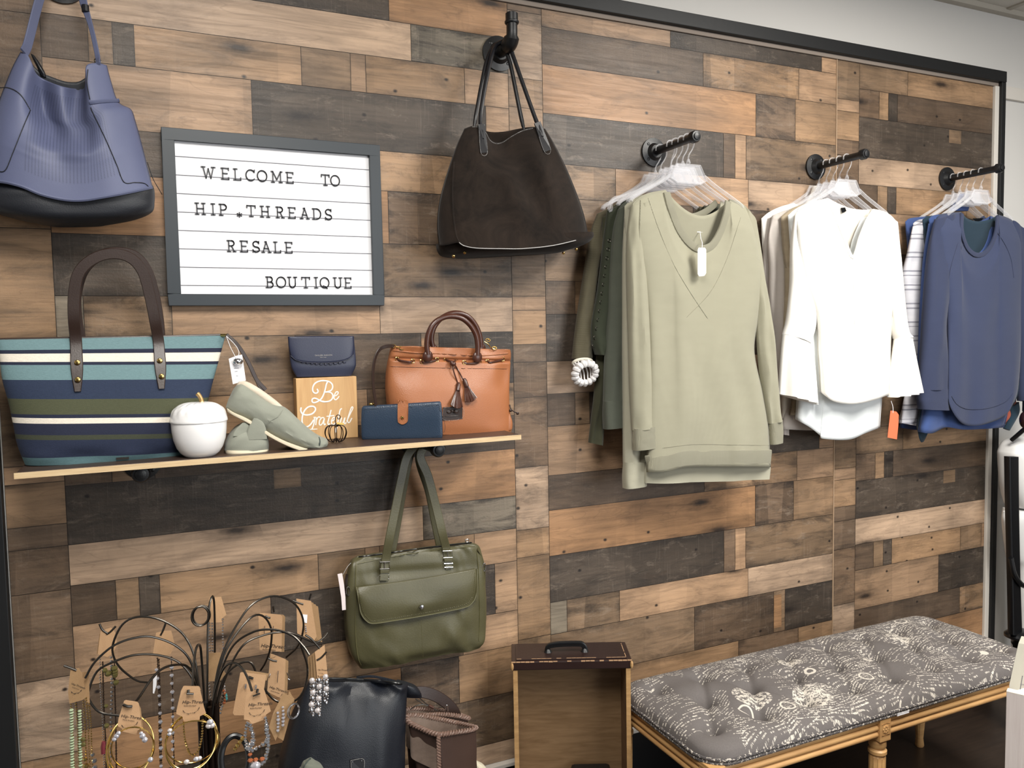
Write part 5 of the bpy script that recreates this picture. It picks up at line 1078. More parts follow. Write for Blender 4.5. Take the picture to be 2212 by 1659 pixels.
    body('collar', WHITE, t, Pl(-.030), [((1757, 402), (1771, 404), .012, .010), ((1752, 418), (1774, 420), .016, .012), ((1742, 436), (1780, 432), .016, .012), ((1730, 446), (1785, 442), .012, .010)], p=2.2, nseg=30, nrow=18); hanger(*R2, -.018, 'clear hanger nearest the flange on the white tops rod', hg, -.04, .95)
white_blouse()
# ------------------------------------------------------------------ blue tops
S1P = dict(shL=[(2024, 470), (2033, 463), (2052, 460), (2076, 458)], neckF=[(2076, 458), (2075, 495), (2084, 530), (2098, 549), (2113, 555), (2128, 549), (2144, 530), (2154, 500), (2157, 464)], shR=[(2157, 464), (2178, 471), (2198, 484), (2212, 500)],
           left=[(2024, 470), (2030, 540), (2040, 620), (2044, 720), (2044, 800), (2044, 848)], right=[(2212, 500), (2215, 580), (2210, 660), (2206, 760), (2200, 840), (2192, 868)],
           hem=[(2044, 848), (2056, 885), (2078, 914), (2105, 920), (2140, 913), (2172, 897), (2192, 868)], neckB=[(2076, 458), (2090, 472), (2112, 478), (2138, 474), (2157, 464)])
def blue_tops():
    g = 'blue tops on the iron rod'; hg = 'clear hangers on the blue tops rod'
    pl = Pl(-.135); t = thing('sweatshirt', 'slate blue raglan sweatshirt with scoop neck and curved hem, foremost of the blue tops', 'sweatshirt', (R3[0], -.135, R3[1]-.1), g)
    sf = torso(t, SLATE, pl, **S1P, folds=.0055, seed=4, lining=TEAL, D=.027)
    sleeve(t, SLATE_D, pl, [((2020, 474), (2062, 462)), ((2010, 530), (2064, 560)), ((2002, 600), (2052, 620)), ((1997, 680), (2040, 680)), ((1992, 760), (2042, 760)), ((1986, 842), (2044, 842))], .030, seed=4)
    sleeve(t, SLATE_D, pl, [((1986, 840), (2044, 840)), ((1985, 862), (2046, 862)), ((1988, 884), (2047, 886))], .026, name='cuff', nrow=12, p=3)
    sleeve(t, SLATE_D, pl, [((2185, 476), (2214, 502)), ((2186, 560), (2226, 570)), ((2192, 640), (2236, 650)), ((2200, 740), (2240, 745)), ((2202, 840), (2242, 842)), ((2204, 866), (2240, 870))], .030, seed=5)
    band(t, SLATE_D, sf, [(2078, 462), (2077, 495), (2086, 529), (2099, 546), (2113, 551), (2128, 546), (2142, 528), (2152, 500), (2155, 468)], .0085, .001, 'collar', n=60, flat=.4)
    q = PlS(pl, (0, .050, 0)); mb = MB(); mb.tube([q(*z) for z in smooth([np.array(z, float) for z in ((2078, 460), (2091, 474), (2112, 480), (2138, 476), (2155, 466))], 30)], .008, n=10, flat=((0, -1, 0), .35)); mb.out('back_collar', SLATE_D, t)
    seam('hem_seam', SLATE_D, t, sf, [(2056, 856), (2066, 872), (2084, 882), (2110, 884), (2140, 880), (2170, 868), (2188, 850)], .0016, .001, n=40)
    for P in ([(2076, 500), (2068, 530), (2056, 570), (2048, 610)], [(2155, 502), (2172, 530), (2184, 560), (2190, 600)]): seam('raglan_seam', SLATE_D, t, sf, P, .0013, .001, n=24)
    mb = MB(); mb.tube([sf(2108+4.5*math.cos(a), 537+5.5*math.sin(a), .012-.0) if False else Pl(-.100)(2108+4.5*math.cos(a), 537+5.5*math.sin(a)) for a in np.linspace(.6, 5.6, 14)], .0016, n=6); mb.tube([Pl(-.100)(2104, 541), Pl(-.100)(2112, 540)], .0012, n=6); mb.out('neck_emblem', M['white_paint'], t)
    slab('neck_label', M['black_plastic'], t, Pl(-.094), [(2101, 472), (2124, 471), (2118, 479), (2113, 487), (2108, 480)], .001, 0)
    hanger(*R3, -.135, 'clear hanger holding the slate blue sweatshirt', hg, 0, .9)
    t = thing('jersey_shirt', 'royal blue top directly behind the slate sweatshirt', 'top', (R3[0], -.105, R3[1]-.1), g)
    torso(t, ROYAL, PlS(Pl(-.135), (0, .030, 0)), **{**S1P, 'hem': [(2000, 935), (2030, 938), (2060, 925), (2100, 930), (2150, 928), (2185, 925)]}, folds=.007, seed=6, D=.02)
    sleeve(t, ROYAL, Pl(-.105), [((2006, 484), (2034, 468)), ((1997, 560), (2024, 560)), ((1990, 660), (2016, 660)), ((1986, 760), (2010, 760)), ((1982, 845), (2006, 850))], .018, seed=2); hanger(*R3, -.105, 'clear hanger over the royal blue top', hg, .05, .9)
    t = thing('jersey_shirt', 'dark teal top whose hem points hang below the blue tops', 'top', (R3[0], -.08, R3[1]-.1), g)
    torso(t, TEAL, PlS(Pl(-.135), (0, .055, 0)), **{**S1P, 'hem': [(2010, 925), (2022, 960), (2040, 930), (2062, 915), (2150, 918), (2190, 905)]}, folds=.006, seed=8, D=.018); hanger(*R3, -.080, 'clear hanger over the dark teal top', hg, -.05, .9)
    k = NT('grey_and_white_stripes'); o = k.obj(); z = k.math('FRACT', k.math('MULTIPLY', k.n('ShaderNodeSeparateXYZ').outputs[2], 17.0)); sp = z.node.inputs[0].links[0].from_node.inputs[0].links[0].from_node; k.l(o, sp.inputs[0])
    z2 = k.math('FRACT', k.math('MULTIPLY', sp.outputs[2], 62.0)); fac = k.math('MULTIPLY', k.math('LESS_THAN', z, .5), k.math('LESS_THAN', z2, .34)); k.l(k.mix(fac, k.mix(k.noise(k.mapv(o, (1, 1, 9)), 6, 2), lin('#d6d5da'), lin('#b4b4bf')), lin('#8a8a96')), k.b.inputs['Base Color']); k.set(Roughness=.9)
    t = thing('striped_blouse', 'grey and white striped blouse with its sleeve out beside the royal blue top', 'blouse', (R3[0], -.055, R3[1]-.1), g)
    torso(t, k.m, PlS(Pl(-.135), (-.015, .080, -.01)), **{**S1P, 'hem': [(1990, 912), (2040, 915), (2100, 912), (2170, 905)]}, folds=.005, seed=11, D=.018)
    sleeve(t, k.m, Pl(-.070), [((1972, 490), (2000, 476)), ((1962, 545), (1994, 545)), ((1949, 600), (1990, 610)), ((1953, 660), (1988, 670)), ((1960, 730), (1986, 740)), ((1972, 800), (1984, 802))], .018, seed=3)
    sleeve(t, k.m, Pl(-.070), [((1955, 850), (1982, 850)), ((1950, 880), (1982, 880)), ((1947, 914), (1980, 920))], .012, seed=3, name='hem_corner', nrow=14); hanger(*R3, -.055, 'clear hanger over the grey striped blouse', hg, .05, .9)
    t = thing('collared_shirt', 'bright blue collared shirt with rust trim at the hem, rearmost of the blue tops', 'shirt', (R3[0], -.03, R3[1]-.1), g)
    torso(t, ROYAL, PlS(Pl(-.135), (-.02, .108, 0)), **{**S1P, 'hem': [(2010, 930), (2060, 935), (2120, 925), (2180, 918)]}, folds=.005, seed=14, D=.014)
    body('collar', ROYAL, t, Pl(-.055), [((2074, 418), (2088, 421), .010, .010), ((2066, 430), (2092, 432), .016, .014), ((2056, 446), (2092, 446), .014, .012), ((2050, 456), (2090, 456), .01, .01)], p=2.4, nseg=30, nrow=16)
    body('rust_hem', ORANGEJ, t, Pl(-.075), [((2168, 880), (2194, 858), .01, .01), ((2170, 900), (2192, 882), .012, .012), ((2172, 916), (2184, 908), .008, .008)], p=2.2, nseg=20, nrow=12)
    body('teal_hem', TEAL, t, Pl(-.085), [((2180, 880), (2200, 868), .01, .01), ((2182, 900), (2200, 892), .01, .01), ((2168, 925), (2180, 930), .008, .008)], p=2.2, nseg=20, nrow=12); hanger(*R3, -.028, 'clear hanger nearest the flange on the blue tops rod', hg, -.04, .9)
blue_tops()
# ------------------------------------------------------------------ things standing low along the wall
RZ = .20
tag((lambda mb: (mb.box((-.05, -.74, 0), (1.07, -.03, RZ)), mb.out('display_riser', M['black_wood'], sm=False, bevel=.004))[1])(MB()), 'low black platform under the jewelry tree, navy bag and brown boots', 'platform')
def zpix(X, Y, Z): return pix((X, Y, Z))
def navy_bag():
    Y = -.28; pl = Pl(Y); t = thing('tote_bag', 'dark navy grained leather tote with folded-in top, standing below the olive bag', 'bag', (.70, Y, RZ))
    yb = pix((.70, Y, RZ+.004))[1]
    rows = [((676, 1466), (880, 1474), .010, .012), ((664, 1478), (880, 1482), .020, .022), ((650, 1505), (877, 1500), .036, .034), ((630, 1550), (873, 1545), .056, .05), ((612, 1610), (871, 1603), .070, .062), ((602, 1680), (869, 1672), .078, .07), ((598, yb-40), (866, yb-40), .080, .075), ((606, yb), (858, yb), .072, .07)]
    fn = lambda u, v, s: (-.026*math.exp(-((u-.35-.9*(v-.02))/.20)**2)*math.exp(-((v-.10)/.13)**2)+.016*math.exp(-((u-.80+.2*v)/.16)**2)*math.exp(-((v-.12)/.15)**2)+.014*math.exp(-((u+.55)/.2)**2)*math.exp(-((v-.12)/.14)**2)-.012*math.exp(-((u+.25-.6*v)/.13)**2)*math.exp(-((v-.2)/.16)**2)+.003*n2(u*4, v*5, 31))
    b = body('body', M['navy_bag'], t, pl, rows, p=3.0, nseg=100, nrow=80, fn=fn); sf = Surf(body.front)
    body('side_fold', M['navy_bag'], t, Pl(-.268), [((858, 1471), (872, 1474), .012, .012), ((866, 1478), (897, 1481), .016, .014), ((870, 1492), (908, 1494), .016, .014), ((872, 1504), (911, 1505), .010, .010)], p=2.4, nseg=30, nrow=16)
    mb = MB(); mb.tube(smooth([np.array(at(*q, Y+.012)) for q in ((770, 1464), (800, 1461), (830, 1466), (862, 1474))], 24), .003, n=8, flat=((0, -1, 0), .5)); mb.out('back_rim', M['navy_bag'], t)
    seam('zip', M['black_plastic'], t, sf, [(706, 1465), (770, 1467), (830, 1472), (868, 1477)], .0022, .001, n=30)
    y1 = 1668
    mb = MB(); P = [sf(757, 1641, .003), sf(786, 1638, .003), sf(787, y1, .003), sf(758, y1+3, .003)]; mb.prism(P, (0, .004, 0)); mb.out('badge', M['black_leather'], t, sm=False)
    dashes('badge_stitching', M['stitch'], t, sf, [(758, 1643), (785, 1640), (786, y1-2)], .0005, .004, step=2.2); dashes('badge_stitching', M['stitch'], t, sf, [(758, 1643), (759, y1)], .0005, .004, step=2.2)
    for q in ((761.5, 1646), (781, 1643.5)): stud('badge_rivet', M['silver'], t, sf(*q, .004), .0012, .001)
    st = [at(*q, -.20) for q in ((905, 1502), (925, 1503), (950, 1512), (975, 1530), (990, 1552), (1000, 1600))]
    ribbon('shoulder_strap', M['strap_brown'], t, [q+np.array([0, .02, 0]) for q in st], .028, .004, (0, -1, .25), n=40)
    c = at(965, 1533, -.21); mb = MB(); mb.tube([c+np.array([.0035*math.cos(a), 0, .012*math.sin(a)]) for a in np.linspace(0, 2*math.pi, 15)[:-1]], .0016, n=6, closed=True); mb.out('ring', M['silver'], t)
    for q in ([(905, 1506), (918, 1518), (930, 1526), (945, 1535)], [(898, 1510), (915, 1521), (930, 1527)], [(886, 1533), (900, 1524), (916, 1522), (930, 1527)]): wire('clasp_wire', M['gun'], t, [at(*p, -.225) for p in q], .0013, n=16)
    mb = MB(); mb.tube([at(926, 1524, -.226), at(936, 1529, -.226)], .0032, n=8); mb.out('clasp', M['cognac'], t)
navy_bag()
def boot(name_label, Yc, ring, L, R_, seam_px, foot):
    """ring = pixel curve of the shaft's rim (front half, back half)"""
    t = thing('braided_boot', name_label, 'boot', foot, 'pair of brown braided-trim boots')
    Fr, Bk = ring; n = 40; F = [at(*q, y) for q, y in zip(smooth([np.array(q[:2], float) for q in Fr], n), np.interp(np.linspace(0, 1, n), np.linspace(0, 1, len(Fr)), [q[2] for q in Fr]))]
    B = [at(*q, y) for q, y in zip(smooth([np.array(q[:2], float) for q in Bk], n), np.interp(np.linspace(0, 1, n), np.linspace(0, 1, len(Bk)), [q[2] for q in Bk]))]
    rim = F+B[::-1][1:-1]; N = len(rim); G = [rim]; c0 = np.mean(rim, axis=0); foot = np.asarray(foot, float)
    cz = RZ+.085
    for k in range(1, 15):
        f = k/14; row = []
        for i, q in enumerate(rim):
            z = q[2]*(1-f)+cz*f; c = c0*(1-f)+np.array([foot[0], foot[1]+.012, 0])*f
            w_ = 1-.10*math.sin(f*math.pi)+.03*f; bulge = .0035*n2(i*.25, f*5, 3+foot[0]*9)
            row.append(np.array([c[0]+(q[0]-c0[0])*(w_+bulge*8), c[1]+(q[1]-c0[1])*(w_+.25*f), z]))
        G.append(row)
    # the foot: heel behind, toe toward the viewer
    base = G[-1]
    for k in range(1, 9):
        f = k/8; row = []
        for i, q in enumerate(base):
            d = np.array(q)-np.array([foot[0], foot[1]+.012, cz]); toe = max(0, -d[1])/.06; e = .09*toe*f**.8
            row.append(np.array([foot[0]+d[0]*(1-.06*f), foot[1]+.012+d[1]-e, cz-(cz-RZ-.012)*f+.0*toe]))
        G.append(row)
    mb = MB(); b = mb.grid(G, closed_u=True); mb.cap(b+(len(G)-1)*N, N, True); mb.out('shaft', M['boot'], t)
    mb = MB(); Gi = [[np.array(q)*1.0+(c0-np.array(q))*np.array([.06, .06, 0])-np.array([0, 0, .055*f]) for q in rim] for f in np.linspace(0.02, 1.6, 8)]; b = mb.grid(Gi, closed_u=True); mb.cap(b+7*N, N); mb.out('lining', M['boot_lining'], t)
    s = G[-1]; mb = MB(); SG = [[np.array([q[0]+(q[0]-foot[0])*.05, q[1]+(q[1]-foot[1])*.05, z]) for q in s] for z in (RZ+.013, RZ+.0005)]; b = mb.grid(SG, closed_u=True); mb.cap(b, N); mb.cap(b+N, N, True); mb.out('sole', M['black_plastic'], t)
    R2_ = [np.array(q) for q in rim]; m_ = 3
    tw = []
    for ph in (0, math.pi):
        P = []; K = N*3
        for j in range(K):
            a = R2_[(j//3) % N]; b2 = R2_[(j//3+1) % N]; q = a+(b2-a)*((j % 3)/3); o = q-c0; o[2] = 0; o /= np.linalg.norm(o)+1e-9
            an = j*.75+ph; P.append(q+o*.0034*math.cos(an)+np.array([0, 0, .0034*math.sin(an)])+o*.001)
        mb = MB(); mb.tube(P, .0032, n=6, closed=True); mb.out('braided_trim', M['boot_trim'], t)
    for ph in (0, math.pi):
        q0 = at(*seam_px[0], Fr[len(Fr)//2][2]-.004); q1 = q0+np.array([-.004, -.012, -.13]); P = []
        for j in range(70):
            f = j/69; q = q0+(q1-q0)*f; an = j*.9+ph; P.append(q+np.array([.003*math.cos(an), -.0025+.001*math.sin(an), 0]))
        mb = MB(); mb.tube(P, .0028, n=6); mb.out('braided_seam', M['boot_trim'], t)
boot('brown leather boot with braided rim, nearer of the two boots beside the navy tote', -.27,
     ([(880, 1546, -.30), (884, 1560, -.315), (910, 1573, -.33), (945, 1586, -.345), (985, 1581, -.335), (1015, 1577, -.32), (1028, 1572, -.30)], [(880, 1546, -.30), (900, 1545, -.262), (940, 1552, -.245), (985, 1562, -.25), (1028, 1572, -.30)]), None, None, [(946, 1590)], (.905, -.30, RZ))
boot('brown leather boot with braided rim, tucked behind the nearer boot against the navy tote', -.2,
     ([(871, 1538, -.20), (884, 1546, -.215), (915, 1545, -.22), (950, 1543, -.22), (985, 1546, -.215), (1012, 1552, -.20)], [(871, 1538, -.20), (886, 1531, -.165), (930, 1533, -.15), (975, 1540, -.155), (1012, 1552, -.20)]), None, None, [(905, 1552)], (.915, -.175, RZ))
def small_cloths():
    pl = Pl(-.12); t = thing('folded_cloth', 'cream cloth with a pointed fold beside the brown boots', 'cloth', (1.02, -.12, RZ)); yb = pix((1.02, -.12, RZ+.002))[1]
    body('cloth', suede('cream_cloth', '#c9bfa2', '#d6cdb4', .95), t, pl, [((1013, 1622), (1017, 1626), .004, .004), ((1006, 1638), (1032, 1645), .012, .012), ((1000, 1660), (1052, 1664), .022, .022), ((994, yb), (1066, yb), .03, .03)], p=2.4, nseg=40, nrow=24, fn=lambda u, v, s: .006*math.sin(u*8)*v)
    pl = Pl(-.47); t = thing('felt_pouch', 'grey-green felt pouch with a pointed top in front of the navy tote', 'pouch', tuple([*at(675, 1659, -.47)[:2], RZ])); x = at(675, 1659, -.47)[0]; yb = pix((x, -.47, RZ+.002))[1]
    body('pouch', suede('grey_green_felt', '#5f6355', '#71756a', .95), t, pl, [((669, 1638), (674, 1638), .004, .004), ((660, 1644), (683, 1645), .010, .010), ((651, 1657), (699, 1660), .018, .018), ((640, 1720), (716, 1722), .028, .028), ((634, yb), (722, yb), .034, .034)], p=2.4, nseg=40, nrow=30)
    seam('edge', M['tab_dark'], t, Surf(body.front), [(671, 1638), (663, 1646), (655, 1659)], .0014, .0006, n=12)
small_cloths()
# ------------------------------------------------------------------ old drawer standing on end
def drawer():
    yaw = -.4205; fl = np.array([1.130, -.150, 0]); ex = np.array([math.cos(yaw), math.sin(yaw), 0]); n = np.array([math.sin(yaw), -math.cos(yaw), 0]); W, D, H = .321, .124, .600; ez = np.array([0, 0, 1.0])
    t = thing('old_drawer', 'old wooden drawer stood on end beside the bench, dark front and handle on top', 'drawer', fl+ex*W/2)
    def bx(mb, x0, x1, d0, d1, z0, z1): # d: 0 at the viewer's side, D at the back
        c = fl+ex*(x0+x1)/2-n*(d0+d1)/2+ez*(z0+z1)/2; mb.obox(c, ex*(x1-x0)/2, n*(d1-d0)/2, ez*(z1-z0)/2)
    mb = MB(); bx(mb, 0, W, 0, D, H-.024, H); mb.out('drawer_front', M['drawer_front'], t, sm=False, bevel=.003)
    mb = MB(); bx(mb, .012, W-.012, .008, D-.008, H, H+.003); mb.out('raised_field', M['drawer_front'], t, sm=False, bevel=.001)
    mb = MB()
    for (a, b, c, d) in ((.014, W-.014, .010, .0116), (W-.0156, W-.014, .010, D-.010)):
        for k in range(22):
            if hsh(k, a*50) < .30: continue
            f0, f1 = k/22, (k+.95)/22; bx(mb, a+(b-a)*(f0 if b-a > .01 else 0), a+(b-a)*(f1 if b-a > .01 else 1), c+(d-c)*(f0 if d-c > .01 else 0), c+(d-c)*(f1 if d-c > .01 else 1), H+.0028, H+.0036)
    for k in range(26):
        if hsh(k, 7) > .35: bx(mb, W*k/26, W*(k+.9)/26, -.0006, .0012, H-.0030+.0012*hsh(k, 2), H+.0004)
    mb.out('worn_edge', M['worn'], t, sm=False)
    for x in (.0015, W-.0015):
        mb = MB(); mb.ball(fl+ex*x+ez*(H-.013)-n*(-.0002), .009, 10, (.5, .5, 1.2)); mb.out('worn_corner', M['drawer_edge'], t)
    for x0, x1 in ((.004, .016), (W-.016, W-.004)):
        mb = MB(); bx(mb, x0, x1, .004, D-.006, .012, H-.024); mb.out('side_board', M['drawer_wood'], t, sm=False, bevel=.001)
        mb = MB(); bx(mb, x0, x1, .0025, .0045, .012, H-.0245); mb.out('worn_edge', M['drawer_edge'], t, sm=False)
    mb = MB(); bx(mb, .016, W-.016, D-.018, D-.012, .012, H-.024); mb.out('drawer_bottom', grainwood('drawer_bottom_ply', '#71532f', '#8b6b45', (3, 3, 26), .5), t, sm=False)
    mb = MB(); bx(mb, .004, W-.004, .004, D-.006, 0, .012); mb.out('back_board', M['drawer_wood'], t, sm=False)
    mb = MB(); q = lambda x, z: fl+ex*x-n*(D*.45)+ez*z
    mb.tube(smooth([q(.098, H+.004), q(.099, H+.012), q(.104, H+.020), q(.135, H+.024), q(.185, H+.024), q(.196, H+.020), q(.201, H+.012), q(.202, H+.004)], 40), .0072, n=10, flat=(n, .8)); mb.out('bail_handle', M['black_plastic'], t)
    for x in (.100, .200):
        mb = MB(); mb.lathe([(.012, 0), (.010, .003), (.005, .010), (.003, .012)], q(x, H+.003), (0, 0, 1), 12); mb.out('handle_mount', M['iron'], t)
    mb = MB(); bx(mb, .16, .27, .03, D-.03, .012, .268); b = tag(mb.out('dark_bottle_box', M['black_plastic'], None, sm=False, bevel=.01), 'black box inside the upended drawer, mostly below view', 'box')
drawer()
# ------------------------------------------------------------------ tufted bench
def fabric_print():
    k = NT('script_print_fabric'); uv = k.uvc()
    base = k.mix(k.noise(k.obj(), 300, 2), lin('#615b59'), lin('#6f6967')); white = lin('#d9d0c2'); ink = None
    for sc, th, seed, rate in ((6.5, .16, 0.0, 190), (9.5, .50, 3.3, 240)):
        v0 = k.mapv(uv, (1, 1, 1), (seed, seed*.7, 0)); vo = k.n('ShaderNodeTexVoronoi', Scale=sc, Randomness=.85); k.l(v0, vo.inputs['Vector'])
        sc_ = k.n('ShaderNodeSeparateColor'); k.l(vo.outputs['Color'], sc_.inputs[0])
        vr = k.n('ShaderNodeVectorRotate', _rotation_type='Z_AXIS'); k.l(v0, vr.inputs['Vector']); k.l(k.math('MULTIPLY', k.math('SUBTRACT', sc_.outputs[0], .5), .9), vr.inputs['Angle'])
        s = k.n('ShaderNodeSeparateXYZ'); k.l(vr.outputs[0], s.inputs[0])
        wob = k.math('MULTIPLY', k.noise(vr.outputs[0], 70, 2), .5); row = k.math('FRACT', k.math('ADD', k.math('MULTIPLY', s.outputs[1], rate*.55), wob))
        rows = k.math('LESS_THAN', k.math('ABSOLUTE', k.math('SUBTRACT', row, .5)), .19)
        cm = k.n('ShaderNodeCombineXYZ'); k.l(k.math('MULTIPLY', s.outputs[0], 1.0), cm.inputs[0]); k.l(k.math('FLOOR', k.math('MULTIPLY', s.outputs[1], rate*.55)), cm.inputs[1])
        wr = k.math('GREATER_THAN', k.noise(k.mapv(cm.outputs[0], (rate*1.5, 3.7, 1)), 1.0, 3, .7), .51)
        words = k.math('GREATER_THAN', k.noise(k.mapv(cm.outputs[0], (24, 1.7, 1)), 1.0, 1), .47)
        on = k.math('GREATER_THAN', sc_.outputs[1], th); q = k.math('MULTIPLY', k.math('MULTIPLY', k.math('MULTIPLY', rows, wr), words), on)
        dense = k.math('MULTIPLY', k.math('GREATER_THAN', sc_.outputs[2], .95), k.math('GREATER_THAN', k.noise(vr.outputs[0], 90, 3, .8), .50)); q = k.math('MAXIMUM', q, k.math('MULTIPLY', dense, k.math('LESS_THAN', vo.outputs['Distance'], .38)))
        ink = q if ink is None else k.math('MAXIMUM', ink, q)
    # ringed seals
    vo = k.n('ShaderNodeTexVoronoi', Scale=9.0); k.l(uv, vo.inputs['Vector']); ring = k.math('MULTIPLY', k.math('LESS_THAN', k.math('ABSOLUTE', k.math('SUBTRACT', vo.outputs['Distance'], .17)), .022), 1.0); s2 = k.n('ShaderNodeSeparateColor'); k.l(vo.outputs['Color'], s2.inputs[0]); ring = k.math('MULTIPLY', ring, k.math('GREATER_THAN', s2.outputs[0], .55)); ink = k.math('MAXIMUM', ink, ring)
    k.l(k.mix(k.math('MULTIPLY', ink, .85), base, white), k.b.inputs['Base Color']); k.set(Roughness=.9); k.b.inputs['Specular IOR Level'].default_value = .2; k.bump(k.noise(k.obj(), 900, 2), .25, .0006); return k.m
def bench():
    X0, X1, Y0, Y1 = 1.455, 2.715, -.565, -.130; ZC, ZT = .436, .474; t = thing('tufted_bench', 'honey wood bench with a tufted grey cushion printed with cream handwriting', 'bench', ((X0+X1)/2, (Y0+Y1)/2, 0))
    LX, LY = X1-X0, Y1-Y0; tuf = []
    for r in range(3):
        yy = Y0+LY*(.22+.28*r); nx = 8 if r % 2 == 0 else 7
        for i in range(nx): tuf.append((X0+LX*((i+.5)/8 if r % 2 == 0 else (i+1)/8), yy))
    creases = [(a, b) for i, a in enumerate(tuf) for b in tuf[i+1:] if .05 < abs(a[0]-b[0]) < .10 and .05 < abs(a[1]-b[1]) < .15]
    NX, NY = 230, 84; G = []
    for j in range(NY):
        row = []
        for i in range(NX):
            a, b = 2*i/(NX-1)-1, 2*j/(NY-1)-1
            # square to rounded rectangle, edges rolled down
            ra, rb = abs(a), abs(b); ea = max(0, (ra*LX/2-(LX/2-.075))/.075); eb = max(0, (rb*LY/2-(LY/2-.075))/.075); e = min(1.0, math.hypot(ea, eb))
            x = (X0+X1)/2+math.copysign(min(ra*LX/2, LX/2), a); y = (Y0+Y1)/2+math.copysign(min(rb*LY/2, LY/2), b)
            if ea > 0 and eb > 0 and math.hypot(ea, eb) > 1:
                s_ = 1/math.hypot(ea, eb); x = (X0+X1)/2+math.copysign(LX/2-.075+.075*ea*s_, a); y = (Y0+Y1)/2+math.copysign(LY/2-.075+.075*eb*s_, b)
            z = ZC+.010+(ZT-ZC-.004)*math.sqrt(max(0, 1-e*e))**.8+.014*(1-b*b)*(1-a**4)
            for tx, ty in tuf:
                d2 = ((x-tx)**2+(y-ty)**2); 
                if d2 < .02: z -= (.026*math.exp(-d2/.0005)+.014*math.exp(-d2/.003))*(1-.6*e)
            for (ax_, ay_), (bx_, by_) in creases:
                if abs(x-(ax_+bx_)/2) < .10 and abs(y-(ay_+by_)/2) < .10:
                    dx, dy = bx_-ax_, by_-ay_; s_ = min(1, max(0, ((x-ax_)*dx+(y-ay_)*dy)/(dx*dx+dy*dy))); d2 = (x-ax_-s_*dx)**2+(y-ay_-s_*dy)**2; z -= .0085*math.exp(-d2/.00012)*(1-.6*e)
            z += .003*n2(x*14, y*14, 41)*(1-e)
            row.append((x, y, z))
        G.append(row)
    mb = MB(); mb.grid(G, uv=lambda u, v: (u*LX*1.0, v*LY*1.0)); cu = mb.out('cushion', fabric_print(), t)
    prm = M['print'] = cu.data.materials[0]
    def rrect(o, n=10, rad=.075):
        P = []
        for cx, cy, a0 in ((X1-rad, Y1-rad, 0), (X0+rad, Y1-rad, 90), (X0+rad, Y0+rad, 180), (X1-rad, Y0+rad, 270)):
            for k in range(n+1): a = math.radians(a0+90*k/n); P.append(np.array([cx+(rad+o)*math.cos(a), cy+(rad+o)*math.sin(a), 0]))
        return P
    pp = NT('dark_piping'); pp.l(pp.mix(pp.math('GREATER_THAN', pp.noise(pp.obj(), 160, 2, .6), .58), lin('#4b4646'), lin('#b9b0a4')), pp.b.inputs['Base Color']); pp.set(Roughness=.85)
    for dz in (.0075, -.001):
        mb = MB(); mb.tube([p+np.array([0, 0, ZC+dz]) for p in rrect(.001)], .0042, n=8, closed=True); mb.out('piping', pp.m, t)
    mb = MB(); P = rrect(-.004); mb.prism([p+np.array([0, 0, ZC-.016]) for p in P], (0, 0, .022)); mb.out('seat_base', M['black_wood'], t, sm=False)
    for i, (tx, ty) in enumerate(tuf):
        zz = min(q[2] for row in G for q in row if abs(q[0]-tx) < .006 and abs(q[1]-ty) < .008); mb = MB(); mb.ball((tx, ty, zz+.001), .0075, 10, (1, 1, .5)); mb.out('tuft_button', prm, t)
    # reeded rails
    ZR0, ZR1 = .378, .432
    def rail(p, q, nrm):
        mb = MB(); p, q, nrm = [np.asarray(x, float) for x in (p, q, nrm)]; prof = []
        for k in range(3):
            zc = ZR0+(ZR1-ZR0)*(k+.5)/3
            for a in np.linspace(-90, 90, 9): prof.append((.009*math.cos(math.radians(a)), zc+(ZR1-ZR0)/6*.94*math.sin(math.radians(a))))
        prof = [(-.02, ZR0)]+prof+[(-.02, ZR1)]; G = [[e+nrm*d+np.array([0, 0, z]) for d, z in prof] for e in (p, q)]; b = mb.grid(G, closed_u=True); n = len(prof); mb.cap(b, n); mb.cap(b+n, n, True); return mb.out('rail', M['bench_wood'], t)
    i = .012; rail((X0+i, Y0+i, 0), (X1-i, Y0+i, 0), (0, -1, 0)); rail((X0+i, Y1-i, 0), (X1-i, Y1-i, 0), (0, 1, 0)); rail((X0+i, Y0+i, 0), (X0+i, Y1-i, 0), (-1, 0, 0)); rail((X1-i, Y0+i, 0), (X1-i, Y1-i, 0), (1, 0, 0))
    XM = on_x = Pl(Y0)(1912, 1580)[0]
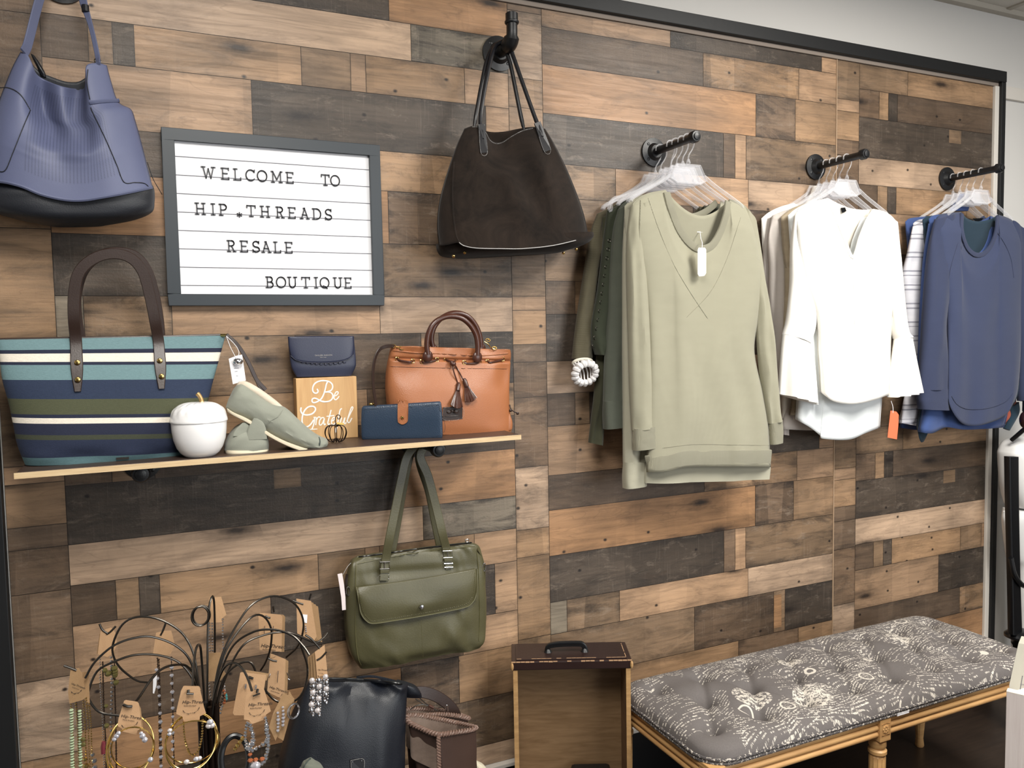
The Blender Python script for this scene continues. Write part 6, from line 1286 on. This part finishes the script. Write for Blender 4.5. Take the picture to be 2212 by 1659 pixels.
    for x in (X0+.024, XM, X1-.024):
        for y in (Y0+.024, Y1-.024):
            s_ = -1 if y < -.3 else 1
            mb = MB(); mb.box((x-.020, y-.026, ZR0-.010), (x+.020, y+.026, ZR1+.001)); mb.out('corner_block', M['bench_wood'], t, sm=False, bevel=.002)
            mb = MB()
            for k in range(8):
                a = 2*math.pi*k/8; mb.ball((x+.008*math.cos(a), y+s_*.0265, (ZR0+ZR1)/2-.003+.008*math.sin(a)), .0042, 8, (1, .5, 1))
            mb.ball((x, y+s_*.027, (ZR0+ZR1)/2-.003), .004, 8, (1, .6, 1)); mb.tube([(x+a*.014, y+s_*.0262, (ZR0+ZR1)/2-.003+b*.016) for a, b in ((-1, -1), (1, -1), (1, 1), (-1, 1))], .0012, n=6, closed=True); mb.out('rosette', M['bench_wood'], t)
            pr = [(.013, 0), (.015, .004), (.012, .03), (.018, .10), (.021, .25), (.0215, .318), (.018, .322), (.024, .328), (.024, .336), (.018, .341), (.0225, .348), (.0225, .362), (.017, .366), (.017, .371)]
            mb = MB(); n = 48; G = []
            for r, h in pr:
                fl = .0016 if .03 < h < .32 else 0; G.append([(x+(r-fl*(.5+.5*math.cos(12*2*math.pi*k/n)))*math.cos(2*math.pi*k/n), y+(r-fl*(.5+.5*math.cos(12*2*math.pi*k/n)))*math.sin(2*math.pi*k/n), h) for k in range(n)])
            b = mb.grid(G, closed_u=True); mb.cap(b, n); mb.cap(b+(len(pr)-1)*n, n, True); mb.out('leg', M['bench_wood'], t)
    q = Pl(Y0-.004)(1952, 1543); mb = MB(); mb.box((q[0]-.025, Y0-.005, ZC-.006), (q[0]+.020, Y0-.0035, ZC+.001)); mb.out('fabric_tag', M['white_paper'], t, sm=False)
bench()
# ------------------------------------------------------------------ at the right edge
def right_edge():
    # white rounded appliance and black stand beyond the trim
    Y = -.13; pl = Pl(Y); t = thing('white_appliance', 'white rounded plastic appliance standing beyond the black post at the wall end', 'appliance', tuple([*at(2215, 1330, Y)[:2], 0])); x = at(2215, 1300, Y)[0]; yb = pix((x, Y, .002))[1]
    W_ = M['white_plastic'] = simple('white_gloss_plastic', '#dedddb', .3)
    body('housing', W_, t, pl, [((2196, 944), (2250, 944), .03, .03), ((2181, 954), (2262, 954), .055, .05), ((2173, 972), (2268, 972), .065, .06), ((2171, 990), (2270, 990), .07, .06), ((2176, 1050), (2268, 1050), .07, .06), ((2186, 1088), (2262, 1088), .065, .06), ((2192, 1096), (2256, 1096), .05, .05)], p=3, nseg=40, nrow=40)
    body('lower_housing', W_, t, pl, [((2180, 1100), (2262, 1100), .05, .05), ((2177, 1130), (2262, 1130), .055, .05), ((2186, 1200), (2258, 1200), .05, .05), ((2196, 1260), (2256, 1260), .045, .045), ((2200, yb), (2256, yb), .05, .05)], p=3, nseg=40, nrow=30)
    body('side_grip', W_, t, Pl(-.17), [((2170, 1106), (2177, 1103), .01, .01), ((2168, 1120), (2178, 1120), .012, .012), ((2172, 1142), (2178, 1142), .01, .01), ((2174, 1156), (2178, 1156), .006, .006)], p=2.4, nseg=20, nrow=16)
    Y = -.26; t = thing('black_stand', 'black upright stand with flared foot at the right end of the bench', 'stand', tuple([*at(2190, 1380, Y)[:2], 0])); f = Pl(Y)
    body('post', M['black_plastic'], t, f, [((2174, 986), (2195, 986), .012, .012), ((2176, 1100), (2196, 1100), .012, .012), ((2180, 1250), (2199, 1250), .012, .012), ((2182, 1370), (2203, 1370), .012, .012)], p=6, nseg=32, nrow=12)
    wire('brace', M['black_plastic'], t, [f(2183, 1205, .014), f(2191, 1240, .018), f(2206, 1262, .02), f(2222, 1268, .02)], .009, n=20)
    c = f(2205, 1378); mb = MB(); mb.lathe([(.02, .03), (.035, .026), (.052, .012), (.052, .004), (.03, -.004), (.03, -.02), (.024, -.03), (.024, -c[2])][::-1], c, (0, 0, 1), 32); mb.out('flared_foot', M['black_plastic'], t)
    t = thing('dark_globe', 'dark glossy round ornament at the right edge above the white appliance', 'ornament', at(2212, 905, -.2)); mb = MB(); mb.ball(at(2216, 907, -.2), .030, 20, (.7, .7, 1.1)); mb.out('globe', simple('dark_red_gloss', '#2b1518', .1), t)
    c = at(2216, 907, -.2); mb = MB(); mb.tube([c+np.array([0, 0, .03]), c+np.array([0, 0, .07])], .012, n=12); mb.tube([c+np.array([0, 0, -.03]), c+np.array([0, .05, -.08])], .008, n=10); mb.out('finial', M['black_plastic'], t)
    # pale cabinet and grey board nearer the viewer
    Y = -.90; f = Pl(Y); a = f(2174, 1494); k = grainwood('white_woodgrain_laminate', '#d8cac6', '#e6dcd8', (40, 40, 2), .5); t = thing('laminate_cabinet', 'pale woodgrain laminate cabinet end in the lower right corner', 'cabinet', (a[0]+.3, Y+.0, 0))
    mb = MB(); yaw = 1.12; ex = np.array([math.cos(-yaw), math.sin(-yaw), 0]); ey = np.array([math.sin(yaw), math.cos(yaw), 0]); o = np.array([a[0], a[1], 0]); H = a[2]
    mb.obox(o+ex*.30+ey*.010+np.array([0, 0, H/2]), ex*.30, ey*.010, np.array([0, 0, H/2])); mb.out('panel', k, t, sm=False, bevel=.001)
    mb = MB(); mb.obox(o+ex*.30+ey*.010+np.array([0, 0, H+.0006]), ex*.30, ey*.0102, np.array([0, 0, .0006])); mb.out('edge_banding', simple('cream_edge_band', '#efe3cd', .5), t, sm=False)
    mb = MB(); mb.obox(o+ex*.30+ey*.16+np.array([0, 0, H/2-.03]), ex*.30, ey*.139, np.array([0, 0, H/2-.03])); mb.out('carcass', k, t, sm=False, bevel=.001)
    g = thing('grey_board', 'grey-green cardboard box leaning on the pale cabinet at the right edge', 'box', o+ex*.12+ey*.08+np.array([0, 0, H-.06])); f2 = Pl(Y+.075)
    P = [f2(2200, 1389), f2(2290, 1404), f2(2290, 1520), f2(2180, 1497), f2(2180, 1480)]; mb = MB(); mb.prism(P, (.05, .025, 0)); mb.out('panel', simple('grey_green_card', '#a9a696', .7), g, sm=False, bevel=.001)
    mb = MB(); mb.tube([f2(2209, 1460, .0008), f2(2203, 1496, .0008)], .0008, n=6); mb.tube([f2(2205, 1478, .0008), f2(2225, 1481, .0008)], .0006, n=6); mb.out('flap_crease', M['sign_groove'], g)
right_edge()
# ------------------------------------------------------------------ wire jewelry tree
def tree():
    YP = -.45; f = Pl(YP); b = f(452, 1600); bx = b[0]; t = thing('jewelry_tree', 'grey wire jewelry tree with arching branches on a dark bundled stem', 'stand', (bx, YP, RZ))
    mb = MB()
    for k in range(9):
        a = 2*math.pi*k/9; mb.tube([np.array([bx+.015*math.cos(a), YP+.015*math.sin(a), z])+np.array([.004*math.cos(a), .004*math.sin(a), 0])*max(0, (z-.75)*8) for z in np.linspace(RZ+.006, .78, 14)], .0048, n=8)
    mb.out('stem', M['dark_wire'], t)
    mb = MB(); mb.lathe([(.0, 0), (.10, 0), (.10, .006), (.03, .012), (.014, .03)], (bx, YP, RZ), (0, 0, 1), 32, closed=True); mb.out('base', M['gun'], t)
    BR = [ # pixel path and how far the tip swings toward (-) or away from (+) the viewer
     ([(440, 1570), (432, 1500), (420, 1420), (400, 1376), (370, 1350), (330, 1334), (290, 1334), (262, 1352), (244, 1392), (246, 1420), (262, 1445), (295, 1470), (318, 1474)], .14),
     ([(440, 1580), (430, 1500), (412, 1430), (380, 1395), (330, 1376), (290, 1378), (245, 1395), (205, 1430), (184, 1465)], -.02),
     ([(442, 1590), (434, 1520), (415, 1465), (385, 1430), (340, 1415), (290, 1415), (245, 1430), (210, 1450), (192, 1490), (192, 1510), (215, 1538), (258, 1546)], .02),
     ([(444, 1600), (436, 1540), (424, 1470), (405, 1440), (380, 1436), (350, 1445), (325, 1470), (305, 1500), (292, 1518)], -.20),
     ([(446, 1600), (442, 1520), (436, 1430), (432, 1395), (424, 1400), (418, 1440), (416, 1482)], -.22),
     ([(447, 1590), (448, 1450), (449, 1360), (452, 1310), (459, 1288), (463, 1310), (464, 1400), (462, 1470)], .10),
     ([(455, 1590), (462, 1500), (475, 1430), (500, 1370), (540, 1310), (580, 1289), (612, 1291), (640, 1308), (655, 1340), (652, 1375), (640, 1400), (618, 1420)], .16),
     ([(455, 1590), (465, 1490), (482, 1420), (510, 1370), (545, 1332), (570, 1332), (586, 1360), (584, 1400), (574, 1430), (563, 1448)], .14),
     ([(456, 1590), (470, 1480), (500, 1400), (545, 1366), (590, 1360), (630, 1372), (655, 1396), (668, 1415)], -.06),
     ([(456, 1595), (478, 1490), (520, 1400), (570, 1372), (620, 1366), (660, 1380), (682, 1388), (698, 1378), (707, 1367)], .06),
     ([(454, 1600), (462, 1510), (480, 1450), (500, 1432), (520, 1440), (535, 1465), (545, 1495)], -.18),
     ([(456, 1600), (475, 1490), (500, 1445), (540, 1430), (560, 1470), (590, 1510), (620, 1518), (645, 1508), (660, 1480), (664, 1440), (650, 1395)], -.05),
    ]
    for i, (P, sw) in enumerate(BR):
        n = len(P); Q = [at(q[0], q[1], YP+sw*(j/(n-1))**1.1) for j, q in enumerate(P)]; wire('branch', M['gun'], t, Q, .0021, n=60, seg=8)
    for P, y in (([(165, 1448), (150, 1442), (138, 1438)], -.47), ([(250, 1353), (238, 1365), (230, 1370)], -.30), ([(215, 1348), (221, 1360), (232, 1368)], -.30), ([(358, 1346), (352, 1362), (347, 1372)], -.31), ([(632, 1297), (645, 1302), (655, 1305)], -.29), ([(573, 1330), (580, 1334), (584, 1334)], -.31), ([(576, 1420), (588, 1426), (598, 1428)], -.31), ([(705, 1408), (694, 1420), (684, 1426)], -.50), ([(690, 1400), (672, 1380), (660, 1372)], -.50), ([(590, 1310), (592, 1322)], -.3), ([(672, 1282), (668, 1295)], -.29)):
        wire('hook', M['gun'], t, [at(*q, y) for q in P], .0021, n=12)
    c = f(432, 1331); 
    for dz in (0, .003): 
        mb = MB(); mb.tube([f(432, 1331)+np.array([.0150*math.cos(a)+dz, dz, .0185*math.sin(a)]) for a in np.linspace(0, 2*math.pi, 25)[:-1]], .0018, n=6, closed=True); mb.out('finial_ring', M['gun'], t)
tree()
JG = 'jewelry cards on the wire tree'
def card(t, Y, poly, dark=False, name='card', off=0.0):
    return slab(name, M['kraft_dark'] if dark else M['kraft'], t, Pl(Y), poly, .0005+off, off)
def print_card(t, Y, x, y, w_px, tilt=0.0, small=True):
    p = Pl(Y); ex = p(x+w_px, y+tilt*w_px)-p(x, y); s = np.linalg.norm(ex); ez = np.array([0, 0, 1.0])
    text_on('lettering', 'Hip-Threads', t, p(x, y, .0008), ex, ez, s*.19, .0001, M['ink'], .35)
    text_on('lettering', 'Resale Boutique', t, p(x+w_px*.1, y+6+tilt*w_px*.1, .0008), ex, ez, s*.072, .0001, M['ink'], .2)
    c = (p(x+w_px*.5, y+8+tilt*w_px*.5, .0008)); mb = MB()
    for k in range(20):
        a = math.pi*(1.08+.84*k/19); r = s*.46; q = c+np.array([r*math.cos(a), 0, r*.8*math.sin(a)]); mb.tube([q, q+np.array([.0012*math.cos(a*9), 0, .0012*math.sin(a*7)])], .00035, n=4)
    mb.out('printed_wreath', M['ink'], t)
def chain(t, Y, P, r, mat, step, name='chain', jit=.4, flat=1.0, seed=1, small=None):
    L = smooth([at(*q, Y if len(q) == 2 else q[2]) for q in [tuple(q) for q in P]] if len(P[0]) == 2 else [at(q[0], q[1], q[2]) for q in P], 200); tot = sum(np.linalg.norm(L[i+1]-L[i]) for i in range(199)); n = max(3, int(tot/step)); mb = MB()
    for i in range(n+1):
        q = L[int(199*i/n)]; rr = r*(1+jit*(hsh(i, seed)-.5)); mb.ball(q, rr, 6, (1, 1, flat))
    if small: mb.tube(L[::4], small, n=5)
    return mb.out(name, mat, t)
BEADG = simple('pale_green_beads', '#9fb08a', .25); BEADB = simple('olive_brown_beads', '#5e5626', .2); BEADR = simple('red_tassel', '#7d2430', .6); AMBER = simple('amber_beads', '#9a4f22', .2); CRYST = simple('clear_crystal', '#d7d5df', .05, .6); PEARL = simple('pale_stone', '#e2d8d6', .15, .45); DKB = simple('dark_bronze_beads', '#3a2a1e', .3, .5); TURQ = simple('turquoise_beads', '#2f8b8b', .3)
def jewelry():
    t = thing('necklace_card', 'kraft card at the far left of the tree with green bead strands and gold chains', 'jewelry', at(165, 1450, -.47), JG)
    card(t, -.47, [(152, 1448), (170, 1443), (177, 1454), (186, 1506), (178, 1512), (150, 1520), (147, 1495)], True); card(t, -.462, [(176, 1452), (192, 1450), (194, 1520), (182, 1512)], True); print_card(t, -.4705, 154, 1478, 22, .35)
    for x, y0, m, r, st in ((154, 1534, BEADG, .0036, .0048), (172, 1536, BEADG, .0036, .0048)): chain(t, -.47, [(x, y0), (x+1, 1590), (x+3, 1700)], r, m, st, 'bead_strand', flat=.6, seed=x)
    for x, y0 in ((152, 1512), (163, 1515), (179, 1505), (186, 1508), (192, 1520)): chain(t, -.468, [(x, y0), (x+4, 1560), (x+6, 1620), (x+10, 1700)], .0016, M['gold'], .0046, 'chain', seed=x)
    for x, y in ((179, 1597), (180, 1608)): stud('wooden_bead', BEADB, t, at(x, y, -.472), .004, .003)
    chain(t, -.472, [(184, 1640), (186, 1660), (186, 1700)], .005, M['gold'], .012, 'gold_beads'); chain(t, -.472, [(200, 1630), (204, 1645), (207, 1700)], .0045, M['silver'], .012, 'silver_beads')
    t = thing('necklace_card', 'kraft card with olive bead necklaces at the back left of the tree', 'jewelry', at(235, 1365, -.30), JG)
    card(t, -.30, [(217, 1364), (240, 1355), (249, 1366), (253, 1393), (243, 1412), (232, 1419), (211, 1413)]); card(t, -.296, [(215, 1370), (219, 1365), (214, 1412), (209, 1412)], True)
    chain(t, -.30, [(216, 1420), (217, 1480), (222, 1560), (226, 1700)], .0016, M['silver'], .005, 'chain'); chain(t, -.30, [(222, 1430), (224, 1520), (228, 1600), (230, 1700)], .0018, DKB, .0055, 'cord', small=.0012)
    chain(t, -.30, [(240, 1420), (242, 1480), (240, 1560), (238, 1700)], .0026, M['silver'], .0085, 'link_chain', seed=4); chain(t, -.30, [(247, 1420), (248, 1490), (250, 1560), (252, 1700)], .0018, DKB, .0055, 'cord', small=.0012)
    chain(t, -.302, [(226, 1448), (226, 1456), (245, 1452), (249, 1460), (246, 1440), (250, 1474)], .0065, BEADB, .014, 'olive_beads'); chain(t, -.302, [(229, 1525), (229, 1535), (233, 1645), (238, 1655)], .005, BEADB, .045, 'olive_beads')
    mb = MB(); mb.tube([at(224, 1602, -.302), at(223, 1612, -.302), at(223, 1628, -.302)], [.0035, .0045, .004], n=8); mb.out('tassel', BEADR, t)
    t = thing('necklace_card', 'kraft card with silver bead necklaces and a white slip at the back of the tree', 'jewelry', at(350, 1370, -.31), JG)
    card(t, -.31, [(337, 1367), (352, 1363), (370, 1362), (378, 1394), (369, 1412), (352, 1418), (330, 1415)])
    for x, y0, s in ((340, 1422, 3), (343, 1425, 8), (370, 1420, 5)): chain(t, -.312, [(x, y0), (x+3, 1500), (x+4, 1580), (x+8, 1700)], .0017, DKB, .006, 'chain', small=.0008, seed=s)
    for P, s in (([(338, 1447), (344, 1505), (347, 1580), (348, 1655)], 2), ([(371, 1424), (371, 1470), (373, 1520), (373, 1600), (372, 1655)], 6)): chain(t, -.314, P, .0036, CRYST, .017, 'crystal_beads', seed=s)
    slab('white_slip', M['white_paper'], t, Pl(-.316), [(331, 1462), (339, 1456), (338, 1480), (333, 1498), (330, 1497)], .0006, 0)
    t = thing('necklace_card', 'kraft card with silver chains hanging from the top of the tree', 'jewelry', at(465, 1295, -.36), JG)
    card(t, -.36, [(452, 1291), (478, 1289), (489, 1328), (478, 1337), (480, 1344), (454, 1345), (447, 1330)])
    for x, s in ((452, 1), (458, 2), (481, 3)): chain(t, -.36, [(x, 1346), (x+1, 1380), (x+2, 1412)] if x < 470 else [(x, 1338), (482, 1390), (484, 1470), (478, 1530)], .0020, M['silver'], .0058, 'chain', seed=s)
    t = thing('necklace_card', 'kraft card lower on the stem with dark chains and turquoise beads', 'jewelry', at(462, 1415, -.38), JG)
    card(t, -.38, [(450, 1411), (476, 1409), (478, 1440), (488, 1455), (476, 1470), (450, 1472)], True)
    for P, s in (([(452, 1475), (456, 1510), (462, 1545)], 1), ([(463, 1474), (468, 1510), (470, 1542)], 2), ([(484, 1470), (486, 1500), (476, 1540)], 3), ([(478, 1472), (482, 1505), (466, 1548)], 4)): chain(t, -.385, P, .0022, M['silver'] if s % 2 else DKB, .006, 'chain', seed=s)
    chain(t, -.388, [(483, 1492), (487, 1505), (484, 1518)], .0032, AMBER, .006, 'amber_beads'); chain(t, -.388, [(488, 1500), (489, 1510)], .003, TURQ, .006, 'turquoise_beads')
    t = thing('earring_card', 'stack of kraft earring cards in the upper middle of the tree', 'jewelry', at(585, 1330, -.31), JG)
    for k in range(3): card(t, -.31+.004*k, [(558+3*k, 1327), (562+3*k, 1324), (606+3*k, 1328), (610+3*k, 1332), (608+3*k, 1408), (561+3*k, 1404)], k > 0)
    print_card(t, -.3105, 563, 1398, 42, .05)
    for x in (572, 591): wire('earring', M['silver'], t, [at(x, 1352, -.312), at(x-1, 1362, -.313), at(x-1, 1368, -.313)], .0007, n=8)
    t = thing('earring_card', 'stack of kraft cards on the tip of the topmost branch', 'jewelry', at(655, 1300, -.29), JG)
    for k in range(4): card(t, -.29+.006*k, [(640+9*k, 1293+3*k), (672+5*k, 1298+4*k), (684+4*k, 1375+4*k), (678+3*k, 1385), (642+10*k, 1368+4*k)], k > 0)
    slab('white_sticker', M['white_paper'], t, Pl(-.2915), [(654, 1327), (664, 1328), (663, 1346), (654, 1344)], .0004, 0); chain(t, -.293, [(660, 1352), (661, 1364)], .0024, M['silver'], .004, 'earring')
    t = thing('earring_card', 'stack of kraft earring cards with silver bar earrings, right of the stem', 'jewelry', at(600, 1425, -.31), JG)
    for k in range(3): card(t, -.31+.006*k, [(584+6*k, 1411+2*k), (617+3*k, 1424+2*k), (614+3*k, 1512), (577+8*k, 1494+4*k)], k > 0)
    for a, b in (((601, 1449), (599, 1474)), ((584, 1455), (581, 1464))): wire('bar_earring', M['silver'], t, [at(*a, -.313), at((a[0]+b[0])/2, (a[1]+b[1])/2, -.314), at(*b, -.313)], .0008, n=8)
    wire('hoop', M['silver'], t, [at(619, 1452, -.30), at(627, 1468, -.30), at(622, 1466, -.30)], .0008, n=12)
    print_card(t, -.3105, 582, 1486, 28, .3)
    t = thing('bracelet_card', 'fan of narrow kraft cards with chunky silver bracelets over the navy tote', 'jewelry', at(690, 1405, -.50), JG)
    for k in range(4): card(t, -.50+.005*k, [(680-5*k, 1408+4*k), (701-8*k, 1393+6*k), (706-9*k, 1440+4*k), (708-9*k, 1462+2*k), (686-7*k, 1475-2*k)], k > 0, off=.0)
    print_card(t, -.5005, 686, 1448, 16, .05)
    for x, s in ((674, 1), (688, 2), (703, 3)):
        for k in range(6 if x < 700 else 4):
            y = 1470+k*13-(8 if x > 700 else 0); mb = MB(); mb.ball(at(x+2*math.sin(k), y, -.508), .0054, 10, (1, .55, 1.05)); mb.out('stone', PEARL if (k+s) % 2 else M['silver'], t)
        chain(t, -.506, [(x-3, 1468), (x-2, 1510), (x+2, 1545 if x < 700 else 1518)], .0028, M['silver'], .0055, 'bracelet_chain', seed=s); chain(t, -.505, [(x+5, 1468), (x+5, 1505), (x+3, 1540 if x < 700 else 1515)], .0022, M['silver'], .005, 'bracelet_chain', seed=s+5)
    t = thing('earring_card', 'wide kraft card standing behind the right-hand front card'.replace('right-hand front', 'silver and amber necklace'), 'jewelry', at(545, 1460, -.52), JG)
    card(t, -.52, [(519, 1453), (522, 1452), (575, 1458), (568, 1505), (560, 1545), (506, 1545), (503, 1540)]); card(t, -.512, [(530, 1447), (580, 1455), (576, 1470), (535, 1462)], True)
    mb = MB(); mb.tube([at(537, 1462, -.522), at(547, 1466, -.524)], .0022, n=8); mb.out('slot', M['gun'], t)
    for x, y in ((531, 1479), (553, 1481)): chain(t, -.523, [(x, y), (x-1, y+6)], .0026, M['silver'], .004, 'earring')
    t = thing('earring_card', 'pair of kraft diamond cards with crystal drop earrings before the navy tote', 'jewelry', at(612, 1500, -.52), JG)
    card(t, -.52, [(612, 1497), (636, 1508), (612, 1560), (595, 1600), (581, 1570), (590, 1540)], True); card(t, -.515, [(625, 1492), (636, 1512), (612, 1600), (596, 1590)], True)
    for x, y in ((600, 1540), (611, 1528)): chain(t, -.524, [(x, y), (x+1, y+18), (x, y+38)], .0030, CRYST, .006, 'drop_earring', seed=x)
    for k in (0, 1):
        c = at(634, 1536, -.525); mb = MB(); mb.tube([c+np.array([(.0115-.002*k)*math.cos(a)+.001*k, .004*math.cos(a), (.0145-.002*k)*math.sin(a)]) for a in np.linspace(0, 2*math.pi, 25)[:-1]], .0011, n=6, closed=True); mb.out('hoop', M['silver'], t)
    def bangle(t, Y, c, rx, rz, r, tilt, mat, k=1.0):
        p = at(*c, Y); mb = MB(); mb.tube([p+np.array([rx*math.cos(a), tilt*math.sin(a+.4), rz*math.sin(a)]) for a in np.linspace(0, 2*math.pi, 49)[:-1]], r, n=8, closed=True); return mb.out('bangle', mat, t)
    t = thing('bangle_card', 'printed kraft card with gold bangles, front left of the tree', 'jewelry', at(285, 1518, -.66), JG)
    card(t, -.66, [(268, 1514), (272, 1512), (297, 1516), (300, 1520), (304, 1555), (306, 1572), (297, 1578), (295, 1587), (265, 1580), (264, 1574), (254, 1568), (256, 1552)]); card(t, -.655, [(298, 1518), (304, 1530), (309, 1572), (300, 1585)], True); print_card(t, -.6605, 261, 1549, 38, .12)
    mb = MB(); mb.tube([at(266, 1522, -.662), at(275, 1526, -.664), at(285, 1526, -.662)], .0022, n=8); mb.out('slot', M['gun'], t)
    for c, rx, rz, tl in (((284, 1612), .032, .042, .012), ((287, 1616), .031, .040, -.014), ((281, 1614), .033, .041, .022)): bangle(t, -.66, c, rx, rz, .0012, tl, M['gold_wire'])
    for q, r in (((252, 1590), .004), ((247, 1597), .0035), ((256, 1584), .0035), ((308, 1590), .0045), ((313, 1598), .0045), ((305, 1584), .003), ((325, 1641), .0042)): mb = MB(); mb.ball(at(*q, -.675), r, 10, (1, .7, 1)); mb.out('crystal', CRYST, t)
    t = thing('bangle_card', 'printed kraft card with a large gold bangle, front centre of the tree', 'jewelry', at(412, 1485, -.67), JG)
    card(t, -.67, [(396, 1482), (429, 1482), (432, 1487), (441, 1528), (445, 1540), (432, 1547), (431, 1558), (397, 1558), (394, 1548), (381, 1542), (381, 1535), (391, 1492)]); card(t, -.665, [(394, 1488), (398, 1481), (431, 1483), (434, 1490)], True); print_card(t, -.6705, 393, 1520, 40, -.02)
    mb = MB(); mb.tube([at(407, 1490, -.673), at(407, 1497, -.675)], .0022, n=8); mb.tube([at(403, 1498, -.675), at(418, 1499, -.674)], .0018, n=8); mb.out('slot', M['gun'], t)
    for c, rx, rz, tl in (((414, 1600), .0395, .0415, .012), ((416, 1603), .040, .040, -.012), ((413, 1603), .0385, .0395, .018)): bangle(t, -.67, c, rx, rz, .0012, tl, M['gold_wire'])
    chain(t, -.675, [(396, 1560), (400, 1600), (412, 1630), (428, 1622), (436, 1590), (438, 1556)], .0019, M['gold'], .0042, 'gold_chain')
    for q, r, m in (((454, 1560), .0055, CRYST), ((458, 1567), .005, PEARL), ((451, 1568), .005, PEARL), ((367, 1578), .0038, PEARL), ((366, 1586), .0035, CRYST), ((424, 1640), .0045, CRYST), ((431, 1638), .004, PEARL), ((403, 1646), .0045, PEARL)): mb = MB(); mb.ball(at(*q, -.685), r, 12, (1, .7, .9)); mb.out('stone', m, t)
    t = thing('necklace_card', 'printed kraft card with silver and amber necklace, front right of the tree', 'jewelry', at(555, 1490, -.63), JG)
    card(t, -.63, [(534, 1496), (565, 1487), (571, 1490), (583, 1528), (585, 1536), (574, 1544), (572, 1554), (544, 1564), (538, 1556), (527, 1554), (527, 1545), (531, 1505)]); print_card(t, -.6305, 536, 1526, 38, -.08)
    mb = MB(); mb.tube([at(557, 1488, -.633), at(555, 1497, -.635)], .0022, n=8); mb.tube([at(546, 1504, -.634), at(562, 1498, -.634)], .0014, n=8); mb.out('slot', M['gun'], t)
    for P, s in (([(534, 1560), (530, 1590), (536, 1620), (548, 1600), (542, 1565)], 1), ([(537, 1562), (545, 1590), (540, 1615)], 2), ([(573, 1550), (577, 1590), (578, 1620), (568, 1645)], 3), ([(575, 1555), (580, 1600), (574, 1640), (560, 1652), (545, 1648)], 4), ([(545, 1620), (562, 1612), (575, 1602)], 5)): chain(t, -.635, P, .0030, M['silver'], .0056, 'bead_chain', seed=s, jit=.8)
    chain(t, -.637, [(540, 1630), (542, 1645), (556, 1640), (566, 1640)], .0048, AMBER, .009, 'amber_beads', flat=.8); mb = MB(); mb.ball(at(552, 1655, -.64), .008, 12, (1.1, .6, 1)); mb.out('crystal', CRYST, t)
    t = thing('bracelet', 'black cuff bracelet with a gold clasp hanging low on the tree', 'jewelry', at(505, 1630, -.55), JG)
    mb = MB(); p = at(508, 1640, -.55); mb.tube([p+np.array([.024*math.cos(a), .016*math.sin(a), .036*math.sin(a)]) for a in np.linspace(0, 2*math.pi, 33)[:-1]], .0055, n=8, closed=True); mb.out('cuff', M['black_plastic'], t); chain(t, -.565, [(508, 1618), (516, 1606), (524, 1595)], .0042, M['gold'], .006, 'gold_clasp')
jewelry()
